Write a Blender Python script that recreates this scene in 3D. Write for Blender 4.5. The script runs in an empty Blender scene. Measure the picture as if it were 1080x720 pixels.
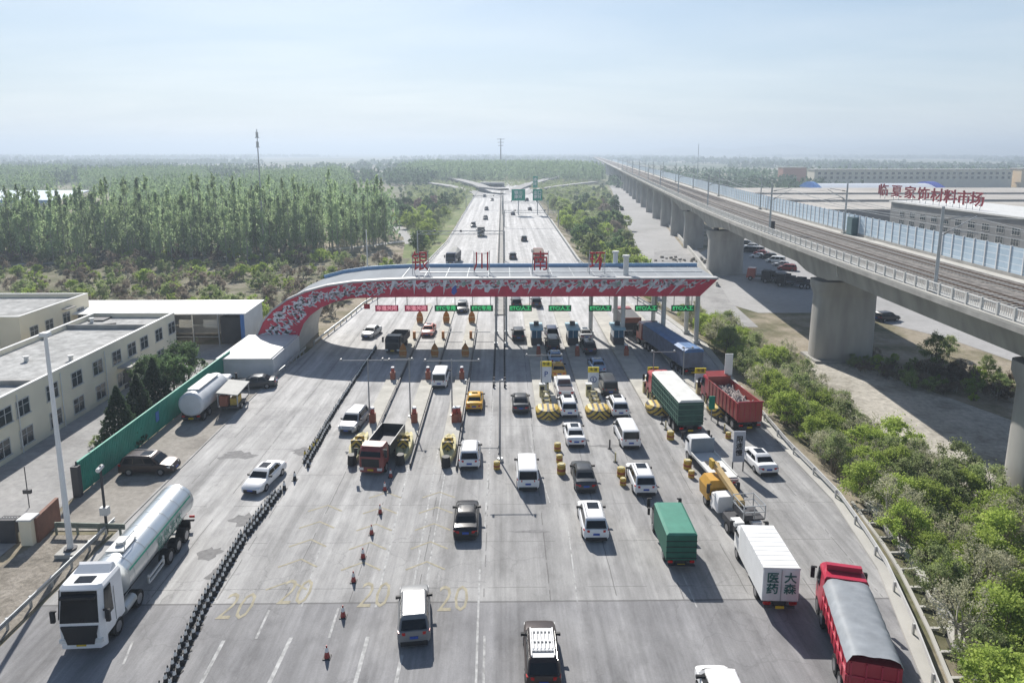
import bpy, bmesh, math, random
import numpy as np
from mathutils import Vector, Matrix
R = math.radians
random.seed(7); rng = np.random.default_rng(11)
SC = bpy.context.scene
COL = SC.collection

# ------------------------------------------------------------------ camera, sky, sun, exposure
CAM_H = 27.4
YC = 283.0                              # row of the optical axis: the photograph is cropped off-centre
PITCH = math.atan((YC - 160) / 720.0)
YAW = math.atan(10 * math.cos(PITCH) / 720.0)
cam_d = bpy.data.cameras.new('camera'); cam = bpy.data.objects.new('camera', cam_d); COL.objects.link(cam)
cam_d.sensor_width = 36; cam_d.lens = 24; cam_d.shift_y = -(360 - YC) / 1080.0; cam_d.clip_start = 0.5; cam_d.clip_end = 30000
cam.location = (0, 0, CAM_H)
cam.rotation_euler = (math.pi / 2 - PITCH, 0, -YAW)
SC.camera = cam

SUN_AZ, SUN_EL = R(-15), R(38)          # measured from +Y towards +X
sdir = Vector((math.sin(SUN_AZ) * math.cos(SUN_EL), math.cos(SUN_AZ) * math.cos(SUN_EL), math.sin(SUN_EL)))
W = bpy.data.worlds.new('World'); SC.world = W; W.use_nodes = True
nt = W.node_tree; nt.nodes.clear()
out = nt.nodes.new('ShaderNodeOutputWorld'); bg = nt.nodes.new('ShaderNodeBackground')
sky = nt.nodes.new('ShaderNodeTexSky'); sky.sky_type = 'NISHITA'; sky.sun_disc = False
sky.sun_elevation = SUN_EL; sky.sun_rotation = SUN_AZ; sky.air_density = 1.0; sky.dust_density = 0.7; sky.ozone_density = 1.5
# thin streaky high cloud, laid out by view direction
tc = nt.nodes.new('ShaderNodeTexCoord'); sep = nt.nodes.new('ShaderNodeSeparateXYZ')
nt.links.new(tc.outputs['Generated'], sep.inputs[0])
def wm(op, a=None, b=None, c=None):
    n = nt.nodes.new('ShaderNodeMath'); n.operation = op
    for i, v in enumerate((a, b, c)):
        if v is None: continue
        if isinstance(v, (int, float)): n.inputs[i].default_value = v
        else: nt.links.new(v, n.inputs[i])
    return n.outputs[0]
den = wm('ADD', sep.outputs[2], 0.12)
cx = wm('DIVIDE', sep.outputs[0], den); cy = wm('DIVIDE', sep.outputs[1], den)
comb = nt.nodes.new('ShaderNodeCombineXYZ'); nt.links.new(wm('MULTIPLY', cx, 0.55), comb.inputs[0]); nt.links.new(wm('MULTIPLY', cy, 1.15), comb.inputs[1])
cn = nt.nodes.new('ShaderNodeTexNoise'); cn.inputs['Scale'].default_value = 1.15; cn.inputs['Detail'].default_value = 7; cn.inputs['Roughness'].default_value = 0.55; cn.inputs['Distortion'].default_value = .35
nt.links.new(comb.outputs[0], cn.inputs['Vector'])
cr = nt.nodes.new('ShaderNodeMapRange'); cr.inputs['From Min'].default_value = .36; cr.inputs['From Max'].default_value = .72; cr.inputs['To Min'].default_value = 0; cr.inputs['To Max'].default_value = 0.6; cr.clamp = True
nt.links.new(cn.outputs[0], cr.inputs[0])
mixw = nt.nodes.new('ShaderNodeMix'); mixw.data_type = 'RGBA'
elev = wm('SUBTRACT', 1.0, wm('MULTIPLY', sep.outputs[2], 2.4)); elev = wm('MAXIMUM', elev, 0.0)
low = nt.nodes.new('ShaderNodeMix'); low.data_type = 'RGBA'; nt.links.new(wm('MULTIPLY', sep.outputs[2], 5.0), low.inputs[0]); low.clamp_factor = True; low.inputs[6].default_value = (6.4, 7.2, 7.9, 1); low.inputs[7].default_value = (4.9, 6.4, 8.0, 1)
low2 = nt.nodes.new('ShaderNodeMix'); low2.data_type = 'RGBA'; nt.links.new(cr.outputs[0], low2.inputs[0]); nt.links.new(low.outputs[2], low2.inputs[6]); low2.inputs[7].default_value = (8.2, 8.8, 9.3, 1)
nt.links.new(low2.outputs[2], mixw.inputs[7])
nt.links.new(wm('MULTIPLY', elev, .88), mixw.inputs[0]); nt.links.new(sky.outputs[0], mixw.inputs[6])
nt.links.new(mixw.outputs[2], bg.inputs[0]); bg.inputs[1].default_value = 0.07
nt.links.new(bg.outputs[0], out.inputs[0])
sl = bpy.data.lights.new('sun', 'SUN'); sl.energy = 4.8; sl.angle = R(0.5); sl.color = (1, .955, .89)
so = bpy.data.objects.new('sun', sl); COL.objects.link(so); so.rotation_euler = sdir.to_track_quat('Z', 'Y').to_euler()
SC.view_settings.view_transform = 'Standard'; SC.view_settings.look = 'None'; SC.view_settings.gamma = 1
SC.view_settings.exposure = 0.6
SC.cycles.max_bounces = 6; SC.cycles.diffuse_bounces = 3; SC.cycles.glossy_bounces = 2; SC.cycles.transmission_bounces = 4
SC.cycles.transparent_max_bounces = 6; SC.cycles.volume_bounces = 0
SC.cycles.use_denoising = True

# ------------------------------------------------------------------ survey: photo point -> place on the ground
def ray(px, py):
    x = (px - 540) / 720.0; y = -(py - YC) / 720.0
    d = (x, math.cos(PITCH) + y * math.sin(PITCH), -math.sin(PITCH) + y * math.cos(PITCH))
    c, s = math.cos(YAW), math.sin(YAW)
    return (d[0] * c + d[1] * s, -d[0] * s + d[1] * c, d[2])
def G(px, py, z=0.0):
    d = ray(px, py); t = (z - CAM_H) / d[2]
    return (d[0] * t, d[1] * t)
def GY(px, py, yy):
    d = ray(px, py); t = yy / d[1]
    return (d[0] * t, CAM_H + d[2] * t)

# ------------------------------------------------------------------ materials
MATS = {}
def mat(name, col, rough=.7, metal=0.0, var=.12, scale=1.5, spec=.3, bump=0.0, trans=0.0, emit=0.0, coords='Object', objrand=0.0, stretch=None, detail=4):
    if name in MATS: return MATS[name]
    m = bpy.data.materials.new(name); m.use_nodes = True; n = m.node_tree; b = n.nodes['Principled BSDF']
    b.inputs['Roughness'].default_value = rough; b.inputs['Metallic'].default_value = metal
    b.inputs['Specular IOR Level'].default_value = spec
    t = n.nodes.new('ShaderNodeTexCoord'); no = n.nodes.new('ShaderNodeTexNoise'); no.inputs['Scale'].default_value = scale; no.inputs['Detail'].default_value = detail
    if stretch:
        mp = n.nodes.new('ShaderNodeMapping'); mp.inputs['Scale'].default_value = stretch
        n.links.new(t.outputs[coords], mp.inputs[0]); n.links.new(mp.outputs[0], no.inputs['Vector'])
    else: n.links.new(t.outputs[coords], no.inputs['Vector'])
    mr = n.nodes.new('ShaderNodeMapRange'); mr.inputs[1].default_value = .25; mr.inputs[2].default_value = .75; mr.inputs[3].default_value = 1 - var; mr.inputs[4].default_value = 1 + var
    n.links.new(no.outputs[0], mr.inputs[0])
    fac = mr.outputs[0]
    if objrand:
        oi = n.nodes.new('ShaderNodeObjectInfo'); r2 = n.nodes.new('ShaderNodeMapRange'); r2.inputs[3].default_value = 1 - objrand; r2.inputs[4].default_value = 1 + objrand
        n.links.new(oi.outputs['Random'], r2.inputs[0]); mu = n.nodes.new('ShaderNodeMath'); mu.operation = 'MULTIPLY'
        n.links.new(fac, mu.inputs[0]); n.links.new(r2.outputs[0], mu.inputs[1]); fac = mu.outputs[0]
    vm = n.nodes.new('ShaderNodeVectorMath'); vm.operation = 'SCALE'; vm.inputs[0].default_value = col[:3]
    n.links.new(fac, vm.inputs['Scale']); n.links.new(vm.outputs[0], b.inputs['Base Color'])
    if bump:
        bp = n.nodes.new('ShaderNodeBump'); bp.inputs['Strength'].default_value = bump; bp.inputs['Distance'].default_value = .05
        n.links.new(no.outputs[0], bp.inputs['Height']); n.links.new(bp.outputs[0], b.inputs['Normal'])
    if emit:
        n.links.new(vm.outputs[0], b.inputs['Emission Color']); b.inputs['Emission Strength'].default_value = emit
    if trans:
        tr = n.nodes.new('ShaderNodeBsdfTranslucent'); mx = n.nodes.new('ShaderNodeMixShader'); mx.inputs[0].default_value = trans
        n.links.new(vm.outputs[0], tr.inputs[0]); n.links.new(b.outputs[0], mx.inputs[1]); n.links.new(tr.outputs[0], mx.inputs[2])
        n.links.new(mx.outputs[0], n.nodes['Material Output'].inputs[0])
    MATS[name] = m; return m
def ramp_mat(name, stops, scale, detail=6, rough=.95, stretch=None, second=None, bump=.0, amp=1.0):
    """ground-like material: noise -> colour ramp, with a second finer noise multiplied in"""
    m = bpy.data.materials.new(name); m.use_nodes = True; n = m.node_tree; b = n.nodes['Principled BSDF']; b.inputs['Roughness'].default_value = rough; b.inputs['Specular IOR Level'].default_value = .15
    t = n.nodes.new('ShaderNodeTexCoord'); mp = n.nodes.new('ShaderNodeMapping'); mp.inputs['Scale'].default_value = stretch or (1, 1, 1)
    n.links.new(t.outputs['Object'], mp.inputs[0])
    no = n.nodes.new('ShaderNodeTexNoise'); no.inputs['Scale'].default_value = scale; no.inputs['Detail'].default_value = detail; no.inputs['Roughness'].default_value = .6
    n.links.new(mp.outputs[0], no.inputs['Vector'])
    r = n.nodes.new('ShaderNodeValToRGB'); e = r.color_ramp.elements
    while len(e) < len(stops): e.new(.5)
    for el, (p, c) in zip(e, stops): el.position = p; el.color = (*c, 1)
    n.links.new(no.outputs[0], r.inputs[0])
    n2 = n.nodes.new('ShaderNodeTexNoise'); n2.inputs['Scale'].default_value = second or 1.3; n2.inputs['Detail'].default_value = 8; n2.inputs['Roughness'].default_value = .7
    n.links.new(t.outputs['Object'], n2.inputs['Vector'])
    mr = n.nodes.new('ShaderNodeMapRange'); mr.inputs[1].default_value = .3; mr.inputs[2].default_value = .7; mr.inputs[3].default_value = 1 - .38 * amp; mr.inputs[4].default_value = 1 + .3 * amp
    n.links.new(n2.outputs[0], mr.inputs[0])
    vm = n.nodes.new('ShaderNodeVectorMath'); vm.operation = 'SCALE'; n.links.new(r.outputs[0], vm.inputs[0]); n.links.new(mr.outputs[0], vm.inputs['Scale'])
    n.links.new(vm.outputs[0], b.inputs['Base Color']); MATS[name] = m
    if bump:
        bp = n.nodes.new('ShaderNodeBump'); bp.inputs['Strength'].default_value = bump; bp.inputs['Distance'].default_value = .15
        n.links.new(n2.outputs[0], bp.inputs['Height']); n.links.new(bp.outputs[0], b.inputs['Normal'])
    return m

M_white = mat('white_paint', (.78, .78, .77), .45, var=.06); M_offw = mat('off_white', (.62, .62, .6), .6, var=.12, scale=.6)
M_glass = mat('dark_glass', (.008, .011, .015), .09, spec=.28, var=.3)
M_tyre = mat('tyre_rubber', (.02, .02, .02), .85); M_rim = mat('rim_alloy', (.3, .3, .31), .35, .6)
M_black = mat('black_plastic', (.025, .025, .027), .6); M_dark = mat('dark_steel', (.07, .07, .075), .6, .3)
M_steel = mat('galvanised_steel', (.42, .44, .45), .45, .5, var=.15); M_redl = mat('red_lens', (.45, .01, .01), .25); M_clear = mat('clear_lens', (.7, .7, .68), .15, spec=.6)
M_plate = mat('blue_plate', (.03, .08, .35), .5); M_yplate = mat('yellow_plate', (.6, .42, .02), .5)
M_paint = mat('paint_placeholder', (.7, .7, .7), .3)
M_conc = mat('concrete', (.42, .41, .38), .9, var=.16, scale=.35, detail=8); M_concd = mat('weathered_concrete', (.33, .32, .3), .9, var=.28, scale=.5, stretch=(1, 1, .25), detail=8)
M_yellow = mat('safety_yellow', (.5, .34, .06), .6, var=.25, scale=3); M_orange = mat('orange_brown_plastic', (.42, .17, .04), .7, var=.25, scale=3)
M_red = mat('sign_red', (.5, .02, .04), .5, var=.2, scale=1); M_cream = mat('cream_render', (.8, .73, .57), .9, var=.09, scale=.4, detail=8)
M_green = mat('sign_green', (.0, .27, .17), .5, var=.1); M_bluep = mat('blue_sheet', (.06, .17, .42), .5, var=.15, scale=.5)
def paint(name, c, rough=.28, metal=.0, var=.05): return mat('paint_' + name, c, rough, metal, var=var, spec=.5)
P_white = paint('white', (.78, .78, .78)); P_black = paint('black', (.015, .015, .018)); P_dgrey = paint('dark_grey', (.06, .065, .07), metal=.3); P_silver = paint('silver', (.40, .41, .42), .42, .15)
P_brown = paint('brown', (.06, .045, .04), metal=.3); P_taxi = paint('taxi_yellow', (.72, .38, .02)); P_navy = paint('navy', (.02, .03, .08)); P_blue = paint('pale_blue', (.28, .38, .52), metal=.3)
P_pink = paint('faded_red', (.6, .2, .16)); P_green = paint('green', (.02, .16, .1)); P_red = paint('truck_red', (.36, .03, .045)); P_redd = paint('dull_red', (.32, .05, .04)); P_teal = paint('green_tarp_truck', (.03, .2, .13))

# ------------------------------------------------------------------ mesh building
class MB:
    def __init__(s): s.v = []; s.f = []; s.mi = []; s.cur = 0
    def add(s, vs, fs):
        o = len(s.v); s.v += [tuple(v) for v in vs]
        for f in fs: s.f.append(tuple(i + o for i in f)); s.mi.append(s.cur)
        return s
    def box(s, x0, x1, y0, y1, z0, z1):
        return s.add([(x0, y0, z0), (x1, y0, z0), (x1, y1, z0), (x0, y1, z0), (x0, y0, z1), (x1, y0, z1), (x1, y1, z1), (x0, y1, z1)],
                     [(3, 2, 1, 0), (4, 5, 6, 7), (0, 1, 5, 4), (1, 2, 6, 5), (2, 3, 7, 6), (3, 0, 4, 7)])
    def hexa(s, b, t):
        return s.add(list(b) + list(t), [(3, 2, 1, 0), (4, 5, 6, 7), (0, 1, 5, 4), (1, 2, 6, 5), (2, 3, 7, 6), (3, 0, 4, 7)])
    def cyl(s, p, q, r0, r1=None, n=8, cap=True):
        p = Vector(p); q = Vector(q); r1 = r0 if r1 is None else r1; d = (q - p).normalized()
        a = d.orthogonal().normalized(); b = d.cross(a); vs = []
        for c, r in ((p, r0), (q, r1)):
            for i in range(n):
                t = 2 * math.pi * i / n; vs.append(c + a * math.cos(t) * r + b * math.sin(t) * r)
        fs = [(i, (i + 1) % n, n + (i + 1) % n, n + i) for i in range(n)]
        if cap: fs += [tuple(range(n - 1, -1, -1)), tuple(range(n, 2 * n))]
        return s.add(vs, fs)
    def tube(s, pts, r, n=6):
        for a, b in zip(pts, pts[1:]): s.cyl(a, b, r, n=n)
        return s
    def loft(s, rings, cap=True):
        n = len(rings[0]); vs = [v for r in rings for v in r]; fs = []
        for k in range(len(rings) - 1):
            for i in range(n):
                j = (i + 1) % n; fs.append((k * n + i, k * n + j, (k + 1) * n + j, (k + 1) * n + i))
        if cap: fs += [tuple(range(n - 1, -1, -1)), tuple(range((len(rings) - 1) * n, len(rings) * n))]
        return s.add(vs, fs)
    def prism(s, poly, z0, z1):
        return s.loft([[(x, y, z0) for x, y in poly], [(x, y, z1) for x, y in poly]])
    def slab(s, a, b, c, d, t=.02):
        a, b, c, d = map(Vector, (a, b, c, d)); n = (b - a).cross(d - a).normalized() * t
        return s.hexa([a, b, c, d], [a + n, b + n, c + n, d + n])
    def mesh(s, name, mats, smooth=False, ang=35):
        m = bpy.data.meshes.new(name); m.from_pydata(s.v, [], s.f)
        mats = mats if isinstance(mats, (list, tuple)) else [mats]
        for k in mats: m.materials.append(k)
        if len(mats) > 1: m.polygons.foreach_set('material_index', s.mi)
        bm = bmesh.new(); bm.from_mesh(m); bmesh.ops.recalc_face_normals(bm, faces=bm.faces); bm.to_mesh(m); bm.free()
        if smooth: m.shade_smooth(); m.set_sharp_from_angle(angle=R(ang))
        m.update(); return m
def ob(name, me, m=None, parent=None, loc=None, rz=0.0, smooth=False, ang=35):
    if isinstance(me, MB): me = me.mesh(name, m, smooth, ang)
    o = bpy.data.objects.new(name, me); COL.objects.link(o)
    if parent is not None: o.parent = parent
    if loc is not None: o.location = loc
    if rz: o.rotation_euler = (0, 0, rz)
    return o
def empty(name, loc=(0, 0, 0), rz=0.0):
    o = bpy.data.objects.new(name, None); o.empty_display_size = .5; COL.objects.link(o); o.location = loc; o.rotation_euler = (0, 0, rz); return o
def tag(o, label=None, cat=None, group=None, kind=None):
    if label: o['label'] = label
    if cat: o['category'] = cat
    if group: o['group'] = group
    if kind: o['kind'] = kind
    return o
def struct(name, mb, m, **k):
    return tag(ob(name, mb, m, **k), kind='structure')
KIDS = {}
def kids_of(root):
    return [c for c in root.children]
def dup(root, loc, rz=0.0, label=None, group=None, pm=None, scale=None):
    """copy a thing with its parts and sub-parts; pm repaints the placeholder slots"""
    def one(o, par):
        c = o.copy(); COL.objects.link(c)
        if par is not None: c.parent = par
        if pm and c.type == 'MESH':
            for sl_ in c.material_slots:
                if sl_.material and sl_.material.name in pm:
                    t = pm[sl_.material.name]; sl_.link = 'OBJECT'; sl_.material = t
        for ch in kc[o.name]: one(ch, c)
        return c
    if root.name not in KIDS:
        kk = {}
        def walk(o):
            kk[o.name] = list(o.children)
            for ch in o.children: walk(ch)
        walk(root); KIDS[root.name] = kk
    kc = KIDS[root.name]
    r = one(root, None); r.location = loc; r.rotation_euler = (0, 0, rz)
    if scale is not None: r.scale = (scale,) * 3 if isinstance(scale, (int, float)) else scale
    if label: r['label'] = label
    if group: r['group'] = group
    return r
PROTOS = []
def proto(name, cat):
    o = empty(name); o['category'] = cat; PROTOS.append(o); return o
def drop_protos():
    for p in PROTOS:
        def kill(o):
            for c in list(o.children): kill(c)
            bpy.data.objects.remove(o)
        kill(p)
def text_mesh(body, size, ext=.03, m=None, name='lettering', bold=0.0, align='CENTER'):
    c = bpy.data.curves.new('t', 'FONT'); c.body = body; c.size = size; c.extrude = ext; c.align_x = align; c.align_y = 'CENTER'; c.offset = bold; c.resolution_u = 2
    o = bpy.data.objects.new('t', c); COL.objects.link(o); bpy.context.view_layer.update()
    me = bpy.data.meshes.new_from_object(o.evaluated_get(bpy.context.evaluated_depsgraph_get())); me.name = name
    bpy.data.objects.remove(o); me.materials.clear(); me.materials.append(m); return me
def text_ob(name, body, size, m, parent, loc, rot=(math.pi / 2, 0, 0), ext=.02, bold=0.0, sx=1.0, sy=1.0):
    o = ob(name, text_mesh(body, size, ext, m, name, bold), parent=parent, loc=loc); o.rotation_euler = rot; o.scale = (sx, sy, 1); return o
def sheet(poly, z):
    return MB().add([(x, y, z) for x, y in poly], [tuple(range(len(poly)))])
def ribbon(pts, w, zoff=0.0):
    """flat strip along 3D centre points"""
    mb = MB(); L = []; P = [Vector(p) for p in pts]
    for i, p in enumerate(P):
        d = (P[min(i + 1, len(P) - 1)] - P[max(i - 1, 0)]); d.z = 0; d.normalize(); nrm = Vector((d.y, -d.x, 0)) * (w / 2)
        L.append((p - nrm + Vector((0, 0, zoff)), p + nrm + Vector((0, 0, zoff))))
    for (a, b), (c, d) in zip(L, L[1:]): mb.add([a, b, d, c], [(0, 1, 2, 3)])
    return mb
# ------------------------------------------------------------------ setting: ground, roads
XR = [(-80, 14), (0, 13), (20, 18.3), (31.4, 22.0), (35.6, 23.4), (42.2, 25.2), (50.6, 26.3), (60, 26.2), (75, 27), (95, 28.5), (112, 27), (130, 24.5), (150, 21), (170, 19), (360, 19.4), (520, 20.5), (12000, 20.5)]
XL = [(-80, -28.3), (84, -28.3), (92, -27.2), (120, -25.4), (154, -19.6), (208, -17.2), (448, -17.8), (12000, -17.8)]
def interp(T, y):
    for (a, va), (b, vb) in zip(T, T[1:]):
        if y <= b: t = max(0, min(1, (y - a) / (b - a))); return va + (vb - va) * t
    return T[-1][1]
def xr(y): return interp(XR, y)
def xl(y): return interp(XL, y)
def gh(x, y):
    o = x - xr(y) - 1.4
    if o > 0:
        t = min(1, o / 6.0); t = t * t * (3 - 2 * t); return -.05 - 2.45 * t
    return -.05
LOW = -2.5
offs = [-14000, -8000, -4000, -2000, -1000, -500, -200, -100, -60, -30, -10, 0, 1.3, 2.6, 4, 5.5, 7.6, 12, 20, 40, 80, 160, 400, 1000, 2000, 4000, 8000, 14000]
ys = [-200, -100, -60, -30, -10, 0] + list(range(5, 180, 5)) + [200, 240, 300, 360, 440, 520, 640, 800, 1100, 1600, 2400, 4000, 7000, 14000]
mb = MB(); n = len(offs)
for y in ys:
    for o in offs:
        x = xr(y) + o; mb.v.append((x, y, gh(x, y)))
for j in range(len(ys) - 1):
    for i in range(n - 1): mb.f.append((j * n + i, j * n + i + 1, (j + 1) * n + i + 1, (j + 1) * n + i)); mb.mi.append(0)

gm = bpy.data.materials.new('earth_and_fields'); gm.use_nodes = True; N = gm.node_tree; B = N.nodes['Principled BSDF']; B.inputs['Roughness'].default_value = 1; B.inputs['Specular IOR Level'].default_value = .1
T = N.nodes.new('ShaderNodeTexCoord')
def nz(scale, detail=6, rough=.6, stretch=None):
    a = N.nodes.new('ShaderNodeTexNoise'); a.inputs['Scale'].default_value = scale; a.inputs['Detail'].default_value = detail; a.inputs['Roughness'].default_value = rough
    if stretch:
        mp = N.nodes.new('ShaderNodeMapping'); mp.inputs['Scale'].default_value = stretch; N.links.new(T.outputs['Object'], mp.inputs[0]); N.links.new(mp.outputs[0], a.inputs['Vector'])
    else: N.links.new(T.outputs['Object'], a.inputs['Vector'])
    return a.outputs[0]
def rp(src, stops):
    r = N.nodes.new('ShaderNodeValToRGB'); e = r.color_ramp.elements
    while len(e) < len(stops): e.new(.5)
    for el, (p, c) in zip(e, stops): el.position = p; el.color = (*c, 1)
    N.links.new(src, r.inputs[0]); return r.outputs[0]
def mr(src, a, b, c, d):
    r = N.nodes.new('ShaderNodeMapRange'); r.inputs[1].default_value = a; r.inputs[2].default_value = b; r.inputs[3].default_value = c; r.inputs[4].default_value = d; N.links.new(src, r.inputs[0]); return r.outputs[0]
def mixc(f, a, b):
    x = N.nodes.new('ShaderNodeMix'); x.data_type = 'RGBA'; N.links.new(f, x.inputs[0])
    for i, v in ((6, a), (7, b)):
        if isinstance(v, tuple): x.inputs[i].default_value = (*v, 1)
        else: N.links.new(v, x.inputs[i])
    return x.outputs[2]
def scl(col, f):
    v = N.nodes.new('ShaderNodeVectorMath'); v.operation = 'SCALE'; N.links.new(col, v.inputs[0]); N.links.new(f, v.inputs['Scale']); return v.outputs[0]
near = rp(nz(.09, 9, .62), [(.34, (.10, .105, .055)), (.45, (.20, .18, .12)), (.55, (.31, .27, .21)), (.7, (.36, .32, .26))])
far = rp(nz(.006, 7, .6, (1, .35, 1)), [(.36, (.07, .1, .05)), (.47, (.14, .16, .09)), (.56, (.26, .24, .18)), (.66, (.38, .36, .32))])
sp = N.nodes.new('ShaderNodeSeparateXYZ'); N.links.new(T.outputs['Object'], sp.inputs[0])
base = mixc(mr(sp.outputs[1], 250, 520, 0, 1), near, far)
base = scl(base, mr(nz(1.4, 8, .75), .3, .7, .7, 1.25))
N.links.new(base, B.inputs['Base Color'])
gr = struct('ground', mb, gm)

# the plaza and motorway carriageways: one sheet, older concrete slabs beyond the joint, darker asphalt before it
rm = bpy.data.materials.new('worn_road_surface'); rm.use_nodes = True; N = rm.node_tree; B = N.nodes['Principled BSDF']; B.inputs['Roughness'].default_value = .82; B.inputs['Specular IOR Level'].default_value = .25
T = N.nodes.new('ShaderNodeTexCoord'); sp = N.nodes.new('ShaderNodeSeparateXYZ'); N.links.new(T.outputs['Object'], sp.inputs[0])
def mth(op, a, b=None, c=None):
    k = N.nodes.new('ShaderNodeMath'); k.operation = op
    for i, v in enumerate((a, b, c)):
        if v is None: continue
        if isinstance(v, (int, float)): k.inputs[i].default_value = v
        else: N.links.new(v, k.inputs[i])
    return k.outputs[0]
asph = rp(nz(.16, 8, .6), [(.3, (.18, .179, .184)), (.5, (.23, .228, .231)), (.7, (.28, .277, .277))])
slab = rp(nz(.12, 8, .62), [(.3, (.255, .252, .25)), (.5, (.315, .311, .305)), (.7, (.375, .37, .36))])
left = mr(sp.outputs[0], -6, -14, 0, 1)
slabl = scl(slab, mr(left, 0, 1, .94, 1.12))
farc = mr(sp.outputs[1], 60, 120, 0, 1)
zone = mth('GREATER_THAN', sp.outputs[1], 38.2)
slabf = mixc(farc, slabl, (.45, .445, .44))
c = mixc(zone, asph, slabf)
# tyre-polished tracks running down each lane
streak = mr(nz(1.0, 5, .6, (.75, .012, 1)), .32, .68, .72, 1.26); c = scl(c, streak)
streak2 = mr(nz(1.0, 4, .6, (3.2, .05, 1)), .3, .7, .93, 1.08); c = scl(c, streak2)
blot = mr(nz(.45, 9, .7, (1, .5, 1)), .5, .74, 1, .66); c = scl(c, blot)
grain = mr(nz(9, 6, .8), .3, .7, .88, 1.12); c = scl(c, grain)
mott = mr(nz(.9, 9, .75, (1, .22, 1)), .35, .65, .84, 1.15); c = scl(c, mott)
stain = mth('MULTIPLY', mr(nz(.55, 7, .7, (1.2, .09, 1)), .56, .66, 0, .42), mr(mth('ABSOLUTE', mth('SUBTRACT', sp.outputs[1], 62)), 8, 40, 1, .25)); c = mixc(stain, c, (.13, .128, .13))
# slab joints
wob = mth('MULTIPLY', nz(.8, 3), .12)
def joint(axis, period, off, w):
    f = mth('FRACT', mth('DIVIDE', mth('ADD', mth('ADD', axis, off), wob), period)); return mth('LESS_THAN', f, w / period)
j = mth('MAXIMUM', joint(sp.outputs[0], 4.15, 1.2, .07), joint(sp.outputs[1], 5.2, 2.0, .05)); j = mth('MULTIPLY', j, zone)
broken = mth('GREATER_THAN', nz(.35, 3), .47); j = mth('MULTIPLY', j, broken)
j2 = mth('MULTIPLY', mth('LESS_THAN', mth('ABSOLUTE', mth('SUBTRACT', sp.outputs[1], mth('ADD', 38.1, wob))), .07), 1)
c = mixc(mth('MULTIPLY', mth('MAXIMUM', j, j2), .6), c, (.09, .088, .085))
# hairline cracks
vo = N.nodes.new('ShaderNodeTexVoronoi'); vo.feature = 'DISTANCE_TO_EDGE'; vo.inputs['Scale'].default_value = .33; vo.inputs['Randomness'].default_value = 1
wv = N.nodes.new('ShaderNodeVectorMath'); wv.operation = 'ADD'; nn = N.nodes.new('ShaderNodeTexNoise'); nn.inputs['Scale'].default_value = 1.1; nn.inputs['Detail'].default_value = 6; N.links.new(T.outputs['Object'], nn.inputs['Vector'])
N.links.new(T.outputs['Object'], wv.inputs[0]); N.links.new(nn.outputs['Color'], wv.inputs[1]); N.links.new(wv.outputs[0], vo.inputs['Vector'])
crk = mth('MULTIPLY', mth('LESS_THAN', vo.outputs[0], .012), mth('GREATER_THAN', nz(.09, 3), .53)); c = mixc(mth('MULTIPLY', crk, .22), c, (.1, .1, .1))
N.links.new(c, B.inputs['Base Color'])
yy = [-80, -30, 0, 10, 20, 30, 41, 50, 60, 75, 84, 92, 95, 112, 120, 130, 154, 170, 208, 280, 360, 448, 520, 640]
mb = MB()
for a, b in zip(yy, yy[1:]): mb.add([(xl(a), a, 0), (xr(a), a, 0), (xr(b), b, 0), (xl(b), b, 0)], [(0, 1, 2, 3)])
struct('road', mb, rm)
# concrete shoulder kerb on the right side
mb = MB()
for a, b in zip(yy[:-4], yy[1:-4]):
    mb.hexa([(xr(a), a, -.3), (xr(a) + .9, a, -.3), (xr(b) + .9, b, -.3), (xr(b), b, -.3)], [(xr(a), a, .12), (xr(a) + .9, a, .12), (xr(b) + .9, b, .12), (xr(b), b, .12)])
struct('kerb', mb, M_conc)
# left apron, yard, lane behind the fence
M_apron = ramp_mat('worn_pavers', [(.3, (.2, .185, .165)), (.5, (.3, .28, .25)), (.7, (.34, .32, .29))], .25, second=2.2, amp=.6)
M_yard = ramp_mat('yard_concrete', [(.3, (.25, .245, .24)), (.5, (.33, .325, .32)), (.7, (.4, .39, .38))], .2, second=1.8, amp=.5)
M_dirt = ramp_mat('dry_rubble_dirt', [(.3, (.16, .145, .12)), (.5, (.26, .235, .2)), (.7, (.34, .31, .27))], .5, second=3.2, bump=.6)
struct('forecourt_pavement', sheet([(-34.2, 46.6), (-28.34, 46.6), (-28.34, 92), (-34.2, 92)], .004), M_apron)
mb = MB(); mb.box(-28.46, -28.28, 47, 92, -.2, .07); struct('kerb', mb, M_concd)
struct('yard', sheet([(-46, 20), (-34.6, 20), (-34.6, 96), (-46, 96)], .0), M_yard)
struct('dirt_verge', sheet([(-34.5, 10), (-28.6, 10), (-28.6, 46), (-33.0, 46), (-35.3, 34)], .012), M_dirt)

M_grass = ramp_mat('rough_grass', [(.3, (.09, .13, .04)), (.48, (.15, .19, .07)), (.6, (.2, .22, .1)), (.75, (.3, .28, .2))], .12, second=1.1)
P_ = [(118, 31), (150, 31), (200, 38), (250, 45), (320, 54), (430, 68), (540, 84), (620, 94)]
g_ = sheet([(xr(y) + 7.5, y) for y, _ in P_] + [(x, y) for y, x in P_[::-1]], LOW + .008); tag(ob('grass_strip', g_, M_grass), kind='structure')
tag(ob('grass_strip', sheet([(xl(y) - .6, y) for y in (150, 175, 208, 300, 448, 600)] + [(-66, 600), (-60, 448), (-42, 300), (-30, 208), (-26, 175), (-24, 150)], -.03), M_grass), kind='structure')
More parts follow.
